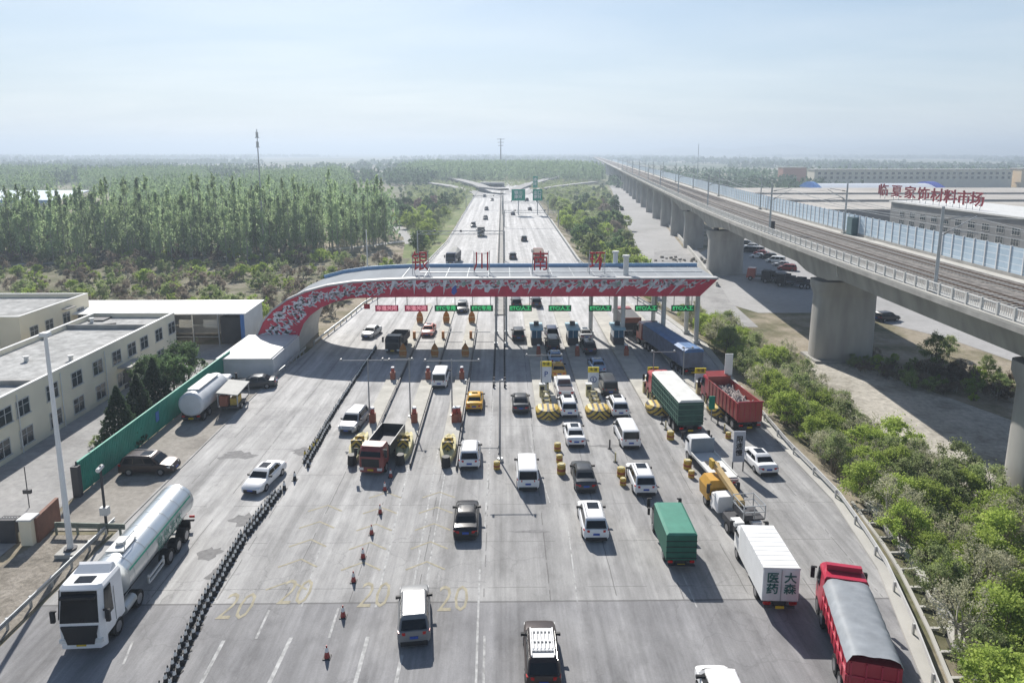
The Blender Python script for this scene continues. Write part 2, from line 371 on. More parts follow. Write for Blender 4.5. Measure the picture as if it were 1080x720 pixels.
# paint on the road
M_line = mat('worn_white_line', (.36, .36, .355), .8, var=.5, scale=2.5, detail=8); M_yline = mat('faded_yellow_line', (.33, .30, .22), .85, var=.3, scale=3, detail=8)
def line_px(pts, w, z=.006, m=None):
    pp = [(*G(*p), 0) for p in pts]; return ribbon(pp, w, z)
mb = MB()
def merge(a, b): a.add(b.v, b.f)
for pts, w in [(((506, 600), (504, 655), (502, 720)), .13), (((511, 670), (510, 722)), .13), (((284, 643), (270, 673)), .14), (((307, 672), (283, 722)), .22), (((236, 675), (211, 722)), .2), (((357, 641), (347, 672)), .14),
               (((388, 671), (374, 722)), .22), (((424, 690), (417, 722)), .2), (((340, 570), (318, 640)), .1), (((520, 420), (511, 560)), .12), (((599, 556), (609, 634)), .09), (((560, 470), (580, 530)), .09), (((130, 700), (140, 676)), .12),
               (((436, 470), (396, 640)), .12), (((463, 470), (432, 640)), .12), (((469, 500), (450, 612)), .1), (((700, 560), (735, 640)), .07), (((735, 455), (752, 500)), .07)]:
    merge(mb, line_px(pts, w))
for yc in range(128, 560, 12):
    for x in (-13.2, -9.4, -5.6, 5.2, 9.0, 12.8): mb.add([(x - .08, yc, .006), (x + .08, yc, .006), (x + .08, yc + 5, .006), (x - .08, yc + 5, .006)], [(0, 1, 2, 3)])
for x in (-2.0, 1.4): mb.add([(x - .1, 130, .006), (x + .1, 130, .006), (x + .1, 600, .006), (x - .1, 600, .006)], [(0, 1, 2, 3)])
mb.add([(-16.2, 210, .006), (-16.0, 210, .006), (-16.0, 600, .006), (-16.2, 600, .006)], [(0, 1, 2, 3)])
mb.add([(17.0, 175, .006), (17.2, 175, .006), (17.8, 600, .006), (17.6, 600, .006)], [(0, 1, 2, 3)])
struct('road_marking', mb, M_line)
mb = MB()
for cx, y0 in ((-5.0, 52), (-9.3, 52), (-13.6, 50)):       # chevrons between the islands
    for k in range(5):
        yb = y0 - 2.4 * k; merge(mb, ribbon([(cx - 1.5, yb - .9, 0), (cx - .2, yb, 0), (cx + 1.1, yb - .9, 0)], .16, .008))
struct('yellow_road_marking', mb, M_yline)
for px, py in ((478, 632), (395, 628), (312, 625), (250, 640)):
    x, y = G(px, py); o = ob('speed_number_marking', text_mesh('20', 1.9, 0.001, M_yline, 'speed_number_marking', -.01), loc=(x, y, .010)); o.scale = (1.05, 1.9, 1); tag(o, kind='structure')
mb = MB()
for px, py, w, l in ((262, 548, 1.4, 1.1), (222, 583, .9, .8), (320, 476, 1.2, .9), (232, 605, .9, 1.2), (250, 480, 1.9, .9), (640, 470, 2.0, .25), (560, 560, 1.8, .2)):
    x, y = G(px, py); mb.add([(x + w * math.cos(t) * random.uniform(.55, 1.15), y + l * math.sin(t) * random.uniform(.5, 1.2), .005) for t in [i * math.pi / 10 for i in range(20)]], [tuple(range(20))])
struct('road_patch', mb, mat('tar_patch', (.2, .197, .195), .9, var=.25, scale=3))

# side road right of the planted strip (drops to the lower level), and roads beyond
M_side = ramp_mat('side_road_concrete', [(.3, (.3, .298, .29)), (.5, (.36, .355, .35)), (.7, (.41, .405, .4))], .05, second=.8, amp=.25)
sr = [(34.5, 118), (38.5, 150), (46, 200), (53, 250), (62, 320), (76, 430), (92, 540), (104, 640)]
mb = MB()
for (a, ya), (b, yb) in zip(sr, sr[1:]):
    mb.add([(a - (6 if ya < 260 else 5.5), ya, LOW + .02), (a + 8.0 + (ya - 118) * .012, ya, LOW + .02), (b + 8.0 + (yb - 118) * .012, yb, LOW + .02), (b - (6 if yb < 260 else 5.5), yb, LOW + .02)], [(0, 1, 2, 3)])
struct('side_road', mb, M_side)
# ------------------------------------------------------------------ railway viaduct
def vx(y):
    if y < 50: return 39.9 + .03 * (y - 50)
    if y < 190: t = y - 50; return 39.9 + .03 * t + .000304 * t * t
    return 50.06 + .115 * (y - 190)
VZ = 14.0
VW = 15.0
def vpt(y, off, z):
    d = (vx(y + 1) - vx(y - 1)) / 2; k = 1 / math.sqrt(1 + d * d)
    return (vx(y) + off * k, y - off * d * k, z)
PIERS = [53.5, 96, 166, 213, 245, 277, 309, 341, 373, 405, 437, 469, 501, 533, 565, 597, 629, 661, 700, 760, 820, 880, 940, 1000]
def depth(y):
    if y > 228: return 2.9
    return 3.35 + 1.7 * max(0, 1 - abs(y - 166) / 17) ** 1.5 + .9 * max(0, min(1, 1.6 - abs(y - 96) / 5)) + 1.3 * max(0, 1 - abs(y - 213) / 15) ** 1.5
VY = [10, 20, 30] + list(range(36, 240, 4)) + list(range(240, 640, 16)) + [700, 800, 950, 1150, 1400, 1800]
via = tag(empty('railway_viaduct', (vx(96) + 7.5, 96, LOW)), 'long grey concrete railway viaduct curving away to the right of the toll plaza', 'viaduct')
def vadd(mb_):  # to local coords of via
    ox, oy, oz = via.location; mb_.v = [(x - ox, y - oy, z - oz) for x, y, z in mb_.v]; return mb_
mb = MB(); rings = []
for y in VY:
    dp = depth(y); prof = [(0, VZ), (0, VZ - .45), (2.3, VZ - .85), (3.1, VZ - dp), (VW - 3.1, VZ - dp), (VW - 2.3, VZ - .85), (VW, VZ - .45), (VW, VZ)]
    rings.append([vpt(y, o, z) for o, z in prof])
mb.loft(rings); ob('box_girder', vadd(mb), M_concd, via, smooth=True, ang=25)
# deck strips: walkways and ballast
mbw = MB(); mbb = MB()
for a, b in zip(VY, VY[1:]):
    for o0, o1, h in ((0, .35, .22), (.35, 2.3, .1), (VW - 2.6, VW, .1)):
        mbw.hexa([vpt(a, o0, VZ - .01), vpt(a, o1, VZ - .01), vpt(b, o1, VZ - .01), vpt(b, o0, VZ - .01)], [vpt(a, o0, VZ + h), vpt(a, o1, VZ + h), vpt(b, o1, VZ + h), vpt(b, o0, VZ + h)])
    mbb.hexa([vpt(a, 2.3, VZ - .01), vpt(a, VW - 2.6, VZ - .01), vpt(b, VW - 2.6, VZ - .01), vpt(b, 2.3, VZ - .01)], [vpt(a, 2.8, VZ + .32), vpt(a, VW - 3.1, VZ + .32), vpt(b, VW - 3.1, VZ + .32), vpt(b, 2.8, VZ + .32)])
ob('walkway', vadd(mbw), M_conc, via)
bm_ = ramp_mat('track_ballast', [(.35, (.13, .12, .11)), (.5, (.21, .195, .18)), (.65, (.27, .25, .23))], 1.2, second=6)
ob('ballast_bed', vadd(mbb), bm_, via)
M_rail = mat('rail_steel', (.22, .17, .14), .4, .7); M_sleeper = mat('sleeper_concrete', (.36, .35, .33), .9)
mbs = MB()
y = 40.0
while y < 330:
    for tcx in (5.0, 9.6): 
        a = vpt(y, tcx - 1.25, VZ + .3); b = vpt(y, tcx + 1.25, VZ + .3); mbs.box(a[0], b[0], y - .13, y + .13, VZ + .3, VZ + .38)
    y += .65 if y < 180 else 1.3
s_ = ob('sleepers', vadd(mbs), M_sleeper, via); tag(s_, kind='stuff')
for tcx in (5.0, 9.6):
    for dx in (-.72, .72):
        mb = MB()
        for a, b in zip(VY, VY[1:]):
            mb.hexa([vpt(a, tcx + dx - .05, VZ + .36), vpt(a, tcx + dx + .05, VZ + .36), vpt(b, tcx + dx + .05, VZ + .36), vpt(b, tcx + dx - .05, VZ + .36)], [vpt(a, tcx + dx - .05, VZ + .53), vpt(a, tcx + dx + .05, VZ + .53), vpt(b, tcx + dx + .05, VZ + .53), vpt(b, tcx + dx - .05, VZ + .53)])
        ob('rail', vadd(mb), M_rail, via)
def pier(y, w, t, big):
    mb = MB(); zt = VZ - depth(y) - (.5 if big else .35); cxv, _, _ = vpt(y, VW / 2, 0)
    def oval(w_, t_, z, cy=0):
        pts = []
        for i in range(24):
            a = 2 * math.pi * i / 24; c_, s_ = math.cos(a), math.sin(a)
            e = .32
            pts.append((cxv + abs(c_) ** (e if big else .5) * math.copysign(w_ / 2, c_), y + cy + abs(s_) ** .55 * math.copysign(t_ / 2, s_), z))
        return pts
    fl = .7 if big else .5
    mb.loft([oval(w, t, LOW - 1), oval(w * .97, t * .97, zt - 2.4), oval(w * .97, t * .97, zt - 2.2), oval(w + fl, t + .6, zt - .9), oval(w + fl, t + .6, zt)])
    p = ob('pier', vadd(mb), M_concd, via, smooth=True, ang=30)
    mb = MB()
    for dx in (-w * .3, w * .3):
        mb = MB(); mb.box(cxv + dx - .5, cxv + dx + .5, y - .5, y + .5, zt, VZ - depth(y) + .02); ob('bearing', vadd(mb), M_dark, p)
    if big:
        mb = MB(); mb.box(cxv - w / 2 - .4, cxv + w / 2 + .4, y - t / 2 - .5, y + t / 2 + .5, LOW - .5, LOW + .35); ob('footing', vadd(mb), M_concd, p)
for i, y in enumerate(PIERS): pier(y, 8.6 if i < 3 else 6.2, 4.0 if i < 3 else 2.6, i < 3)
# drain pipes on the girder
for yv in (88, 120, 143, 190):
    mb = MB(); o = 2.2; mb.tube([vpt(yv, 2.2, VZ - .9), vpt(yv, 2.6, VZ - 2.8)], .07); ob('drain_pipe', vadd(mb), M_offw, via)

def along(name, label, cat, y0, y1, off, builder, step):
    pass
# railing on the near edge
rl = tag(empty('viaduct_railing', (vx(96), 96, VZ)), 'pale concrete and steel railing along the near edge of the viaduct', 'railing')
def loc_to(o, mb_): ox, oy, oz = o.location; mb_.v = [(x - ox, y - oy, z - oz) for x, y, z in mb_.v]; return mb_
mb = MB()
for a, b in zip(VY, VY[1:]):
    for z in (.35, 1.15):
        mb.hexa([vpt(a, .45, VZ + z), vpt(a, .55, VZ + z), vpt(b, .55, VZ + z), vpt(b, .45, VZ + z)], [vpt(a, .45, VZ + z + .08), vpt(a, .55, VZ + z + .08), vpt(b, .55, VZ + z + .08), vpt(b, .45, VZ + z + .08)])
ob('handrail', loc_to(rl, mb), M_offw, rl)
M_bal = mat('pale_balusters', (.58, .57, .54), .8)
y = 40.0; k = 0; rest = MB()
while y < 500:
    mb = MB() if k < 95 else rest
    p = vpt(y, .5, 0); mb.box(p[0] - .1, p[0] + .1, y - .09, y + .09, VZ + .1, VZ + 1.3)
    if k < 95:
        for q in range(1, 8):
            p2 = vpt(y + q * .25, .5, 0); mb.box(p2[0] - .025, p2[0] + .025, y + q * .25 - .03, y + q * .25 + .03, VZ + .4, VZ + 1.16)
        ob('post_and_balusters', loc_to(rl, mb), M_bal, rl)
    y += 2.0; k += 1
tag(ob('far_posts', loc_to(rl, rest), M_bal, rl), kind='stuff')
# noise barrier on the far edge
nb = tag(empty('noise_barrier', (vx(96) + VW, 96, VZ)), 'pale blue panelled noise barrier along the far edge of the viaduct', 'noise barrier')
pm_ = bpy.data.materials.new('barrier_panel_blue'); pm_.use_nodes = True; N = pm_.node_tree; B = N.nodes['Principled BSDF']; B.inputs['Roughness'].default_value = .4
T = N.nodes.new('ShaderNodeTexCoord'); sp = N.nodes.new('ShaderNodeSeparateXYZ'); N.links.new(T.outputs['Object'], sp.inputs[0])
band = mth('LESS_THAN', mth('FRACT', mth('DIVIDE', sp.outputs[2], .72)), .14)
c = rp(nz(.4, 5), [(.3, (.34, .44, .53)), (.5, (.42, .53, .62)), (.7, (.5, .61, .7))]); c = mixc(band, c, (.62, .68, .73)); N.links.new(c, B.inputs['Base Color']); MATS['barrier_panel_blue'] = pm_
mb = MB(); mbl = MB()
for a, b in zip(VY, VY[1:]):
    if a > 900: break
    mb.hexa([vpt(a, VW - .75, VZ + .5), vpt(a, VW - .65, VZ + .5), vpt(b, VW - .65, VZ + .5), vpt(b, VW - .75, VZ + .5)], [vpt(a, VW - .75, VZ + 3.3), vpt(a, VW - .65, VZ + 3.3), vpt(b, VW - .65, VZ + 3.3), vpt(b, VW - .75, VZ + 3.3)])
    mbl.hexa([vpt(a, VW - .85, VZ + .1), vpt(a, VW - .55, VZ + .1), vpt(b, VW - .55, VZ + .1), vpt(b, VW - .85, VZ + .1)], [vpt(a, VW - .85, VZ + .5), vpt(a, VW - .55, VZ + .5), vpt(b, VW - .55, VZ + .5), vpt(b, VW - .85, VZ + .5)])
ob('panels', loc_to(nb, mb), pm_, nb); ob('plinth', loc_to(nb, mbl), M_concd, nb)
y = 52.0; k = 0; rest = MB()
while y < 640:
    mb = MB() if k < 95 else rest
    p = vpt(y, VW - .7, 0); mb.box(p[0] - .14, p[0] + .14, p[1] - .06, p[1] + .06, VZ + .1, VZ + 3.42)
    if k < 95: ob('post', loc_to(nb, mb), M_white, nb)
    y += 2.1 if k < 95 else 4.2; k += 1
tag(ob('far_posts', loc_to(nb, rest), M_white, nb), kind='stuff')
# catenary masts
def mast(y, side, first):
    off = 1.25 if side < 0 else VW - 1.7; p = vpt(y, off, VZ + .1)
    e = empty('catenary_mast', p)
    mb = MB(); mb.cyl((0, 0, 0), (0, 0, 8.2), .17, .13, 8); ob('pole', mb, M_steel, e, smooth=True)
    mb = MB(); mb.box(-.35, .35, -.35, .35, 0, .35); ob('base', mb, M_conc, e)
    mb = MB(); s = -side; mb.tube([(0, 0, 6.9), (s * 2.9, 0, 7.4)], .045); mb.tube([(0, 0, 5.4), (s * 3.3, 0, 7.3)], .045); mb.tube([(s * 1.0, 0, 5.9), (s * 3.6, 0, 5.6)], .04)
    ob('cantilever_arm', mb, M_steel, e)
    mb = MB(); mb.cyl((s * .35, 0, 5.6), (s * .8, 0, 5.9), .1); mb.cyl((s * .35, 0, 6.96), (s * .8, 0, 7.03), .1); ob('insulator', mb, M_concd, e)
    return e
wh = ['by the noise barrier', 'by the near railing']
names = {64: 'first', 112: 'second', 160: 'third', 208: 'fourth', 256: 'fifth', 304: 'sixth', 352: 'seventh', 400: 'eighth', 448: 'ninth', 496: 'tenth', 560: 'eleventh'}
for y in names:
    for side in (-1, 1):
        e = mast(y, side, False)
        tag(e, f"grey catenary mast {'standing along the near railing' if side < 0 else 'standing along the blue noise barrier'}, {names[y]} from the camera along the viaduct", 'catenary mast', 'catenary masts along the railway')
for tcx in (5.0, 9.6):
    for z, nm, lab in ((5.6, 'contact_wire', 'thin straight contact wire'), (6.9, 'messenger_wire', 'thin sagging upper wire')):
        mb = MB(); pts = []; ymast = [16] + sorted(names) + [620]
        for a, b in zip(ymast, ymast[1:]):
            for q in range(6):
                t = q / 6; yy_ = a + (b - a) * t; sag = 0 if z < 6 else 1.1 * 4 * t * (1 - t); pts.append(Vector(vpt(yy_, tcx, VZ + .2 + z - sag)))
        org = pts[0].copy(); mb.tube([p - org for p in pts], .035, 4)
        tag(ob(nm, mb, M_steel, loc=org), f"{lab} hanging over the {'near' if tcx < 7 else 'far'} railway track", 'wire')
mb = MB(); mb.box(-.45, .45, -.9, .9, 0, 2.9); e = empty('equipment_cabinet', vpt(110, VW - 1.3, VZ + .1)); ob('box', mb, mat('dark_teal', (.09, .14, .15), .5), e); mb = MB(); mb.box(-.5, -.45, -.75, .75, .2, 2.7); ob('door', mb, mat('dark_teal2', (.12, .18, .19), .5), e)
tag(e, 'dark teal equipment cabinet set between the blue noise barrier panels', 'cabinet')
e = empty('track_equipment_box', vpt(113, 2.0, VZ + .1)); mb = MB(); mb.box(-.3, .3, -.3, .3, .3, 1.9); ob('box', mb, M_dark, e); mb = MB(); mb.box(-.1, .1, -.1, .1, 0, .3); ob('leg', mb, M_dark, e)
tag(e, 'small black equipment box beside a mast on the near track edge', 'box')

# ------------------------------------------------------------------ toll gate canopy
gate = tag(empty('toll_gate_canopy', (-.4, 92, 0)), 'long toll canopy with red and white fascia arching down to ground at its left end', 'toll canopy')
def gl(mb_): return loc_to(gate, mb_)
outer = [(29.6, 10.15), (-12, 10.15), (-16.5, 10.0), (-20.5, 9.75), (-24.0, 9.25), (-27.0, 8.45), (-29.6, 7.3), (-31.6, 5.9), (-33.0, 4.3), (-33.9, 2.4), (-34.2, 0)]
inner = [(27.2, 7.75), (-12, 7.75), (-17.5, 7.7), (-20.6, 7.6), (-23.0, 7.15), (-25.0, 6.3), (-26.5, 5.2), (-27.5, 4.0), (-28.1, 2.6), (-28.4, 1.2), (-28.4, 0)]
DY = 10.5
M_roof = mat('grey_roof_sheet', (.3, .32, .34), .95, spec=.05, var=.12, scale=.5, stretch=(1, .15, 1), detail=8); M_soff = mat('soffit_grey', (.42, .42, .41), .8, var=.1, scale=.6)
# shell: outer skin + inner skin + ends
mb = MB(); n_ = len(outer)
of = [(x, 92, z) for x, z in outer]; ib = [(x, 92, z) for x, z in inner]
obk = [(x, 92 + DY, z) for x, z in outer]; ibk = [(x, 92 + DY, z) for x, z in inner]
mb.cur = 0; mb.add(of + obk, [(i, i + 1, n_ + i + 1, n_ + i) for i in range(n_ - 1)])
mb.cur = 1; mb.add(ib + ibk, [(i, i + 1, n_ + i + 1, n_ + i) for i in range(n_ - 1)])
mb.add(of + ib, [(i, i + 1, n_ + i + 1, n_ + i) for i in range(n_ - 1)]); mb.add(obk + ibk, [(i, i + 1, n_ + i + 1, n_ + i) for i in range(n_ - 1)])
mb.add([of[0], obk[0], ibk[0], ib[0]], [(0, 1, 2, 3)])
ob('roof_shell', gl(mb), [M_roof, M_soff], gate)
# raised front lip and blue back parapet
mb = MB()
def off_path(P, d):
    res = []
    for i, p in enumerate(P):
        a = Vector(P[max(i - 1, 0)]); b = Vector(P[min(i + 1, len(P) - 1)]); t = (b - a).normalized(); nrm = Vector((t.y, -t.x))
        if nrm.y < 0 and i < 6: nrm = -nrm
        if i >= 6 and nrm.x > 0: nrm = -nrm
        res.append((p[0] + nrm.x * d, p[1] + nrm.y * d))
    return res
o2 = off_path(outer, .22)
rr = []
for (x, z), (x2, z2) in zip(outer, o2): rr.append([(x, 91.7, z - .02), (x2, 91.7, z2), (x2, 93.0, z2), (x, 93.3, z - .02)])
mb.loft(rr); ob('front_lip', gl(mb), mat('lip_white', (.42, .42, .42), .6, var=.15, scale=.8), gate)
mb = MB(); o3 = off_path(outer, .5); rr = []
for (x, z), (x2, z2) in list(zip(outer, o3))[:6]: rr.append([(x, 92 + DY - .25, z), (x2, 92 + DY - .25, z2), (x2, 92 + DY, z2), (x, 92 + DY, z)])
mb.loft(rr); ob('back_parapet', gl(mb), mat('parapet_blue', (.2, .36, .56), .5, var=.1), gate)
# red fascia sheet just in front, white relief on it
fm = bpy.data.materials.new('fascia_mural'); fm.use_nodes = True; N = fm.node_tree; B = N.nodes['Principled BSDF']; B.inputs['Roughness'].default_value = .55
T = N.nodes.new('ShaderNodeTexCoord')
red = rp(nz(.8, 5), [(.3, (.46, .012, .045)), (.7, (.6, .025, .075))])
N.links.new(red, B.inputs['Base Color'])
mb = MB(); ff = [(x, 91.88, z) for x, z in outer]; fi = [(x, 91.88, z) for x, z in inner]; fb = [(x, 91.98, z) for x, z in outer]; fib = [(x, 91.98, z) for x, z in inner]
mb.loft([[a, b, c_, d_] for a, b, c_, d_ in zip(ff, fb, fib, fi)])
fas = ob('fascia', gl(mb), fm, gate)
M_rel = mat('relief_grey_white', (.68, .67, .7), .6, var=.22, scale=1.6, detail=6); M_relg = mat('relief_green', (.25, .36, .3), .6); M_relb = mat('relief_blue', (.06, .1, .4), .6)
# arc-length frame of the fascia: s along, v 0 (bottom/inner) .. 1 (top/outer)
P_o = [Vector(p) for p in outer]; P_i = [Vector(p) for p in inner]; S = [0]
for i in range(1, n_): S.append(S[-1] + ((P_o[i] + P_i[i]) / 2 - (P_o[i - 1] + P_i[i - 1]) / 2).length)
def fp(s, v, yy_):
    s = max(0, min(S[-1] - .01, s)); i = max(k for k in range(n_ - 1) if S[k] <= s); t = (s - S[i]) / (S[i + 1] - S[i])
    o_ = P_o[i].lerp(P_o[i + 1], t); i_ = P_i[i].lerp(P_i[i + 1], t); p = i_.lerp(o_, v); return (p.x, yy_, p.y)
relief = MB(); rnd = random.Random(5)
def blob(pts, yy_=91.86):  # a flat relief shape given in (s, v), with thickness
    c_ = (sum(p[0] for p in pts) / len(pts), sum(p[1] for p in pts) / len(pts)); n2 = len(pts)
    a = [fp(*p, yy_) for p in pts]; b = [fp(*p, 91.885) for p in pts]; ca = fp(*c_, yy_); o = len(relief.v)
    relief.add(a + b + [ca], [(i, (i + 1) % n2, 2 * n2) for i in range(n2)] + [(i, (i + 1) % n2, n2 + (i + 1) % n2, n2 + i) for i in range(n2)])
def swirl(s, v, l, h, k):
    m_ = 9; up = []; dn = []
    for i in range(m_ + 1):
        t = i / m_; w = h * (math.sin(math.pi * t) ** .7) * rnd.uniform(.35, 1.25) + .01
        mid = v + .10 * math.sin(t * 5 + k) + rnd.uniform(-.03, .03); up.append((s + l * t, min(.96, mid + w))); dn.append((s + l * t, max(.02, mid - w * .8)))
    blob(up + dn[::-1], 91.86 - .003 * (k % 5))
lev = 0
s = 1.0; k = 0
while s < S[-1] - .6:
    arch = s > 44
    for q in range(3 if arch else 2):
        vv = rnd.choice([.6, .72, .84]) if not arch else rnd.uniform(.2, .85)
        swirl(s + rnd.uniform(-.3, .5), vv, rnd.uniform(.5, 1.3), rnd.uniform(.03, .075), k); k += 1
    s += rnd.uniform(.3, .45) if s > 4 else .8
for s in (4.6, 8.1, 12.2, 17.0, 21.4, 24.6, 28.8, 32.6, 36.4, 40.5, 43.6):  # upright tapering gaps and figures
    w = rnd.uniform(.18, .34); blob([(s - w, .98), (s + w, .98), (s + w * .5, .5), (s + .05, .12), (s - w * .4, .55)], 91.84)
for s in (6.5, 14.6, 19.2, 26.7, 30.5, 38.5):
    blob([(s - .5, .5), (s - .15, .75), (s + .1, .5), (s + .5, .62), (s + .3, .3), (s - .2, .25)], 91.837)
ob('relief', gl(relief), M_rel, fas)
relief = MB()
for s, v in ((3.4, .42), (18.2, .8), (22.7, .85), (33.8, .8), (29.2, .85), (12.9, .82)): blob([(s - .3, v - .1), (s, v + .14), (s + .3, v), (s + .1, v - .2)], 91.83)
ob('relief_accents', gl(relief), M_relg, fas)
relief = MB(); blob([(34.6, .3), (34.9, .7), (35.3, .55), (35.4, .25), (35.0, .1)], 91.83); ob('relief_emblem', gl(relief), M_relb, fas)
# columns
for x, y in ((17.1, 94.5), (22.9, 94.5), (28.0, 95.5), (17.1, 101), (22.9, 101), (-1.0, 94.5), (.5, 94.5), (-1.0, 101), (.5, 101), (28.0, 101), (13.3, 100.5)):
    mb = MB(); r_ = .33 if x > 5 else .13
    mb.cyl((x, y, 0), (x, y, 7.8), r_, n=12); mb.box(x - r_ - .12, x + r_ + .12, y - r_ - .12, y + r_ + .12, 0, .5)
    ob('column', gl(mb), M_offw if x > 5 else M_steel, gate, smooth=True)
# gutter seams on the roof, vent pipes
mb = MB()
for x in range(-14, 29, 3): mb.box(x - .03, x + .03, 93.4, 102.2, 10.15, 10.19)
mb.box(-12, 29, 97.4, 97.7, 10.15, 10.24); ob('roof_seams', gl(mb), M_steel, gate)
for (px, py, ph) in ((660, 290, 2.6), (649, 280, 2.0)):
    x, y = G(px, py, 10.15); e = empty('roof_vent_pipe', (x, y, 10.15)); mb = MB(); mb.cyl((0, 0, 0), (0, 0, ph), .38, n=12); ob('pipe', mb, M_offw, e, smooth=True); mb = MB(); mb.cyl((0, 0, ph), (0, 0, ph + .25), .55, .5, n=12); ob('cap', mb, M_offw, e, smooth=True)
    tag(e, 'stout white vent pipe on canopy roof, ' + ('the taller one nearer the fascia' if py == 290 else 'the shorter one near the back edge'), 'vent pipe', 'vent pipes on the canopy roof')
# roof letters
M_ltr = mat('letter_red', (.42, .02, .03), .5, var=.2)
for ch, px, lab in (('银', 443, 'leftmost'), ('川', 508, 'second'), ('南', 570, 'third'), ('环', 630, 'rightmost')):
    x, _ = GY(px, 276, 95.9); e = empty('roof_sign_character', (x, 95.9, 10.15))
    text_ob('character', ch, 3.0, M_ltr, e, (0, 0, 1.75), ext=.10, bold=.012, sx=.8)
    mb = MB(); mb.tube([(-1.1, 0, 0), (-1.1, .1, 3.4)], .05); mb.tube([(1.1, 0, 0), (1.1, .1, 3.4)], .05); mb.tube([(-1.1, .15, 1.2), (1.1, .15, 1.2)], .05); mb.tube([(-1.1, .15, 3.0), (1.1, .15, 3.0)], .05); mb.tube([(-1.1, .1, 3.2), (-1.1, 2, 0)], .04); mb.tube([(1.1, .1, 3.2), (1.1, 2, 0)], .04)
    ob('support_frame', mb, M_steel, e)
    tag(e, f'red roof character {ch} on a frame, {lab} of the four on the canopy', 'sign character', 'red characters on the canopy roof')
# lane status signs hung under the canopy
for px, col, body, lab in ((408, 'r', '车道关闭', 'leftmost red'), (439, 'r', '车道关闭', 'second red'), (470.5, 'g', 'ETC专用', 'first green'), (508, 'g', 'ETC专用', 'second green'), (549, 'g', 'ETC/人工', 'third green'), (590.5, 'g', 'ETC/人工', 'fourth green'), (633, 'g', 'ETC/人工', 'fifth green'), (681.5, 'g', 'ETC/人工', 'sixth green'), (720, 'g', 'ETC/人工', 'rightmost green')):
    x, z = GY(px, 325, 93.5); e = empty('lane_sign', (x, 93.5, z))
    mb = MB(); mb.box(-1.6, 1.6, -.12, .12, -.42, .42); ob('panel', mb, mat('led_red', (.75, .02, .10), .5) if col == 'r' else mat('led_green_panel', (.005, .16, .06), .5), e)
    text_ob('lettering', body, .68, mat('led_pink', (.85, .35, .4), .5, emit=.4) if col == 'r' else mat('led_bright_green', (.06, .55, .18), .5, emit=.5), e, (0, -.13, .02), bold=.015, sx=1.05, ext=.01)
    mb = MB(); mb.box(-1.3, -1.22, -.04, .04, .42, 7.75 - z); mb.box(1.22, 1.3, -.04, .04, .42, 7.75 - z); ob('hanger', mb, M_dark, e)
    tag(e, f'{lab} lane sign panel hanging below the canopy front', 'lane sign', 'lane signs below the canopy')
x, z = GY(387, 323, 93.5); e = empty('lane_arrow_sign', (x, 93.5, z)); mb = MB(); mb.box(-.4, .4, -.1, .1, -.35, .35); ob('panel', mb, M_red, e); mb = MB(); mb.box(-.04, .04, -.04, .04, .35, 7.7 - z); ob('hanger', mb, M_dark, e)
tag(e, 'small square red sign hanging left of the other lane signs', 'lane sign')
# white plinth block and rail beside the arch foot
M_blk = mat('white_block_render', (.62, .63, .64), .8, var=.1, scale=.6, detail=6)
e = empty('gate_side_building', (-31.2, 86, 0)); mb = MB()
mb.hexa([(-3.6, -5, 0), (3.0, -5, 0), (3.0, 5.9, 0), (-3.6, 5.9, 0)], [(-3.6, -5, 2.35), (3.0, -5, 2.35), (3.0, 5.9, 2.35), (-3.6, 5.9, 2.35)]); ob('walls', mb, M_blk, e)
mb = MB(); mb.box(-3.9, 2.8, -5.25, 5.85, 2.36, 2.5); ob('roof', mb, M_offw, e)
tag(e, 'low white block building at the foot of the canopy arch', 'building')
# ------------------------------------------------------------------ buildings on the left
def GX(px, py, xx):
    d = ray(px, py); t = xx / d[0]; return (d[1] * t, CAM_H + d[2] * t)
M_pane = mat('window_pane', (.03, .04, .045), .12, spec=.7, var=.4, scale=.7); M_wframe = mat('window_frame', (.5, .5, .48), .6); M_croof = ramp_mat('flat_roof_screed', [(.3, (.3, .3, .29)), (.5, (.4, .4, .39)), (.7, (.46, .46, .45))], .18, second=.9)
def window_x(par, x, y, z, w, h, side=1, sub=2):
    """window set in a wall whose outward normal is +X*side"""
    mb = MB(); d = .06 * side
    def bx(y0, y1, z0, z1, dx=1.0): mb.box(min(x, x + d * dx), max(x, x + d * dx), y0, y1, z0, z1)
    bx(y - w / 2 - .06, y - w / 2 + .02, z - h / 2, z + h / 2); bx(y + w / 2 - .02, y + w / 2 + .06, z - h / 2, z + h / 2)
    bx(y - w / 2 - .06, y + w / 2 + .06, z + h / 2, z + h / 2 + .07); bx(y - w / 2 - .12, y + w / 2 + .12, z - h / 2 - .1, z - h / 2, 2.2)
    for q in range(1, sub): yy_ = y - w / 2 + w * q / sub; bx(yy_ - .03, yy_ + .03, z - h / 2, z + h / 2)
    bx(y - w / 2 + .02, y + w / 2 - .02, z + h * .12, z + h * .12 + .05, .8)
    f_ = ob('window', mb, M_wframe, par); mb = MB(); xa = x + .022 * side; mb.box(min(x - .05 * side, xa), max(x - .05 * side, xa), y - w / 2 + .02, y + w / 2 - .02, z - h / 2, z + h / 2); ob('pane', mb, M_pane, f_)
    return f_
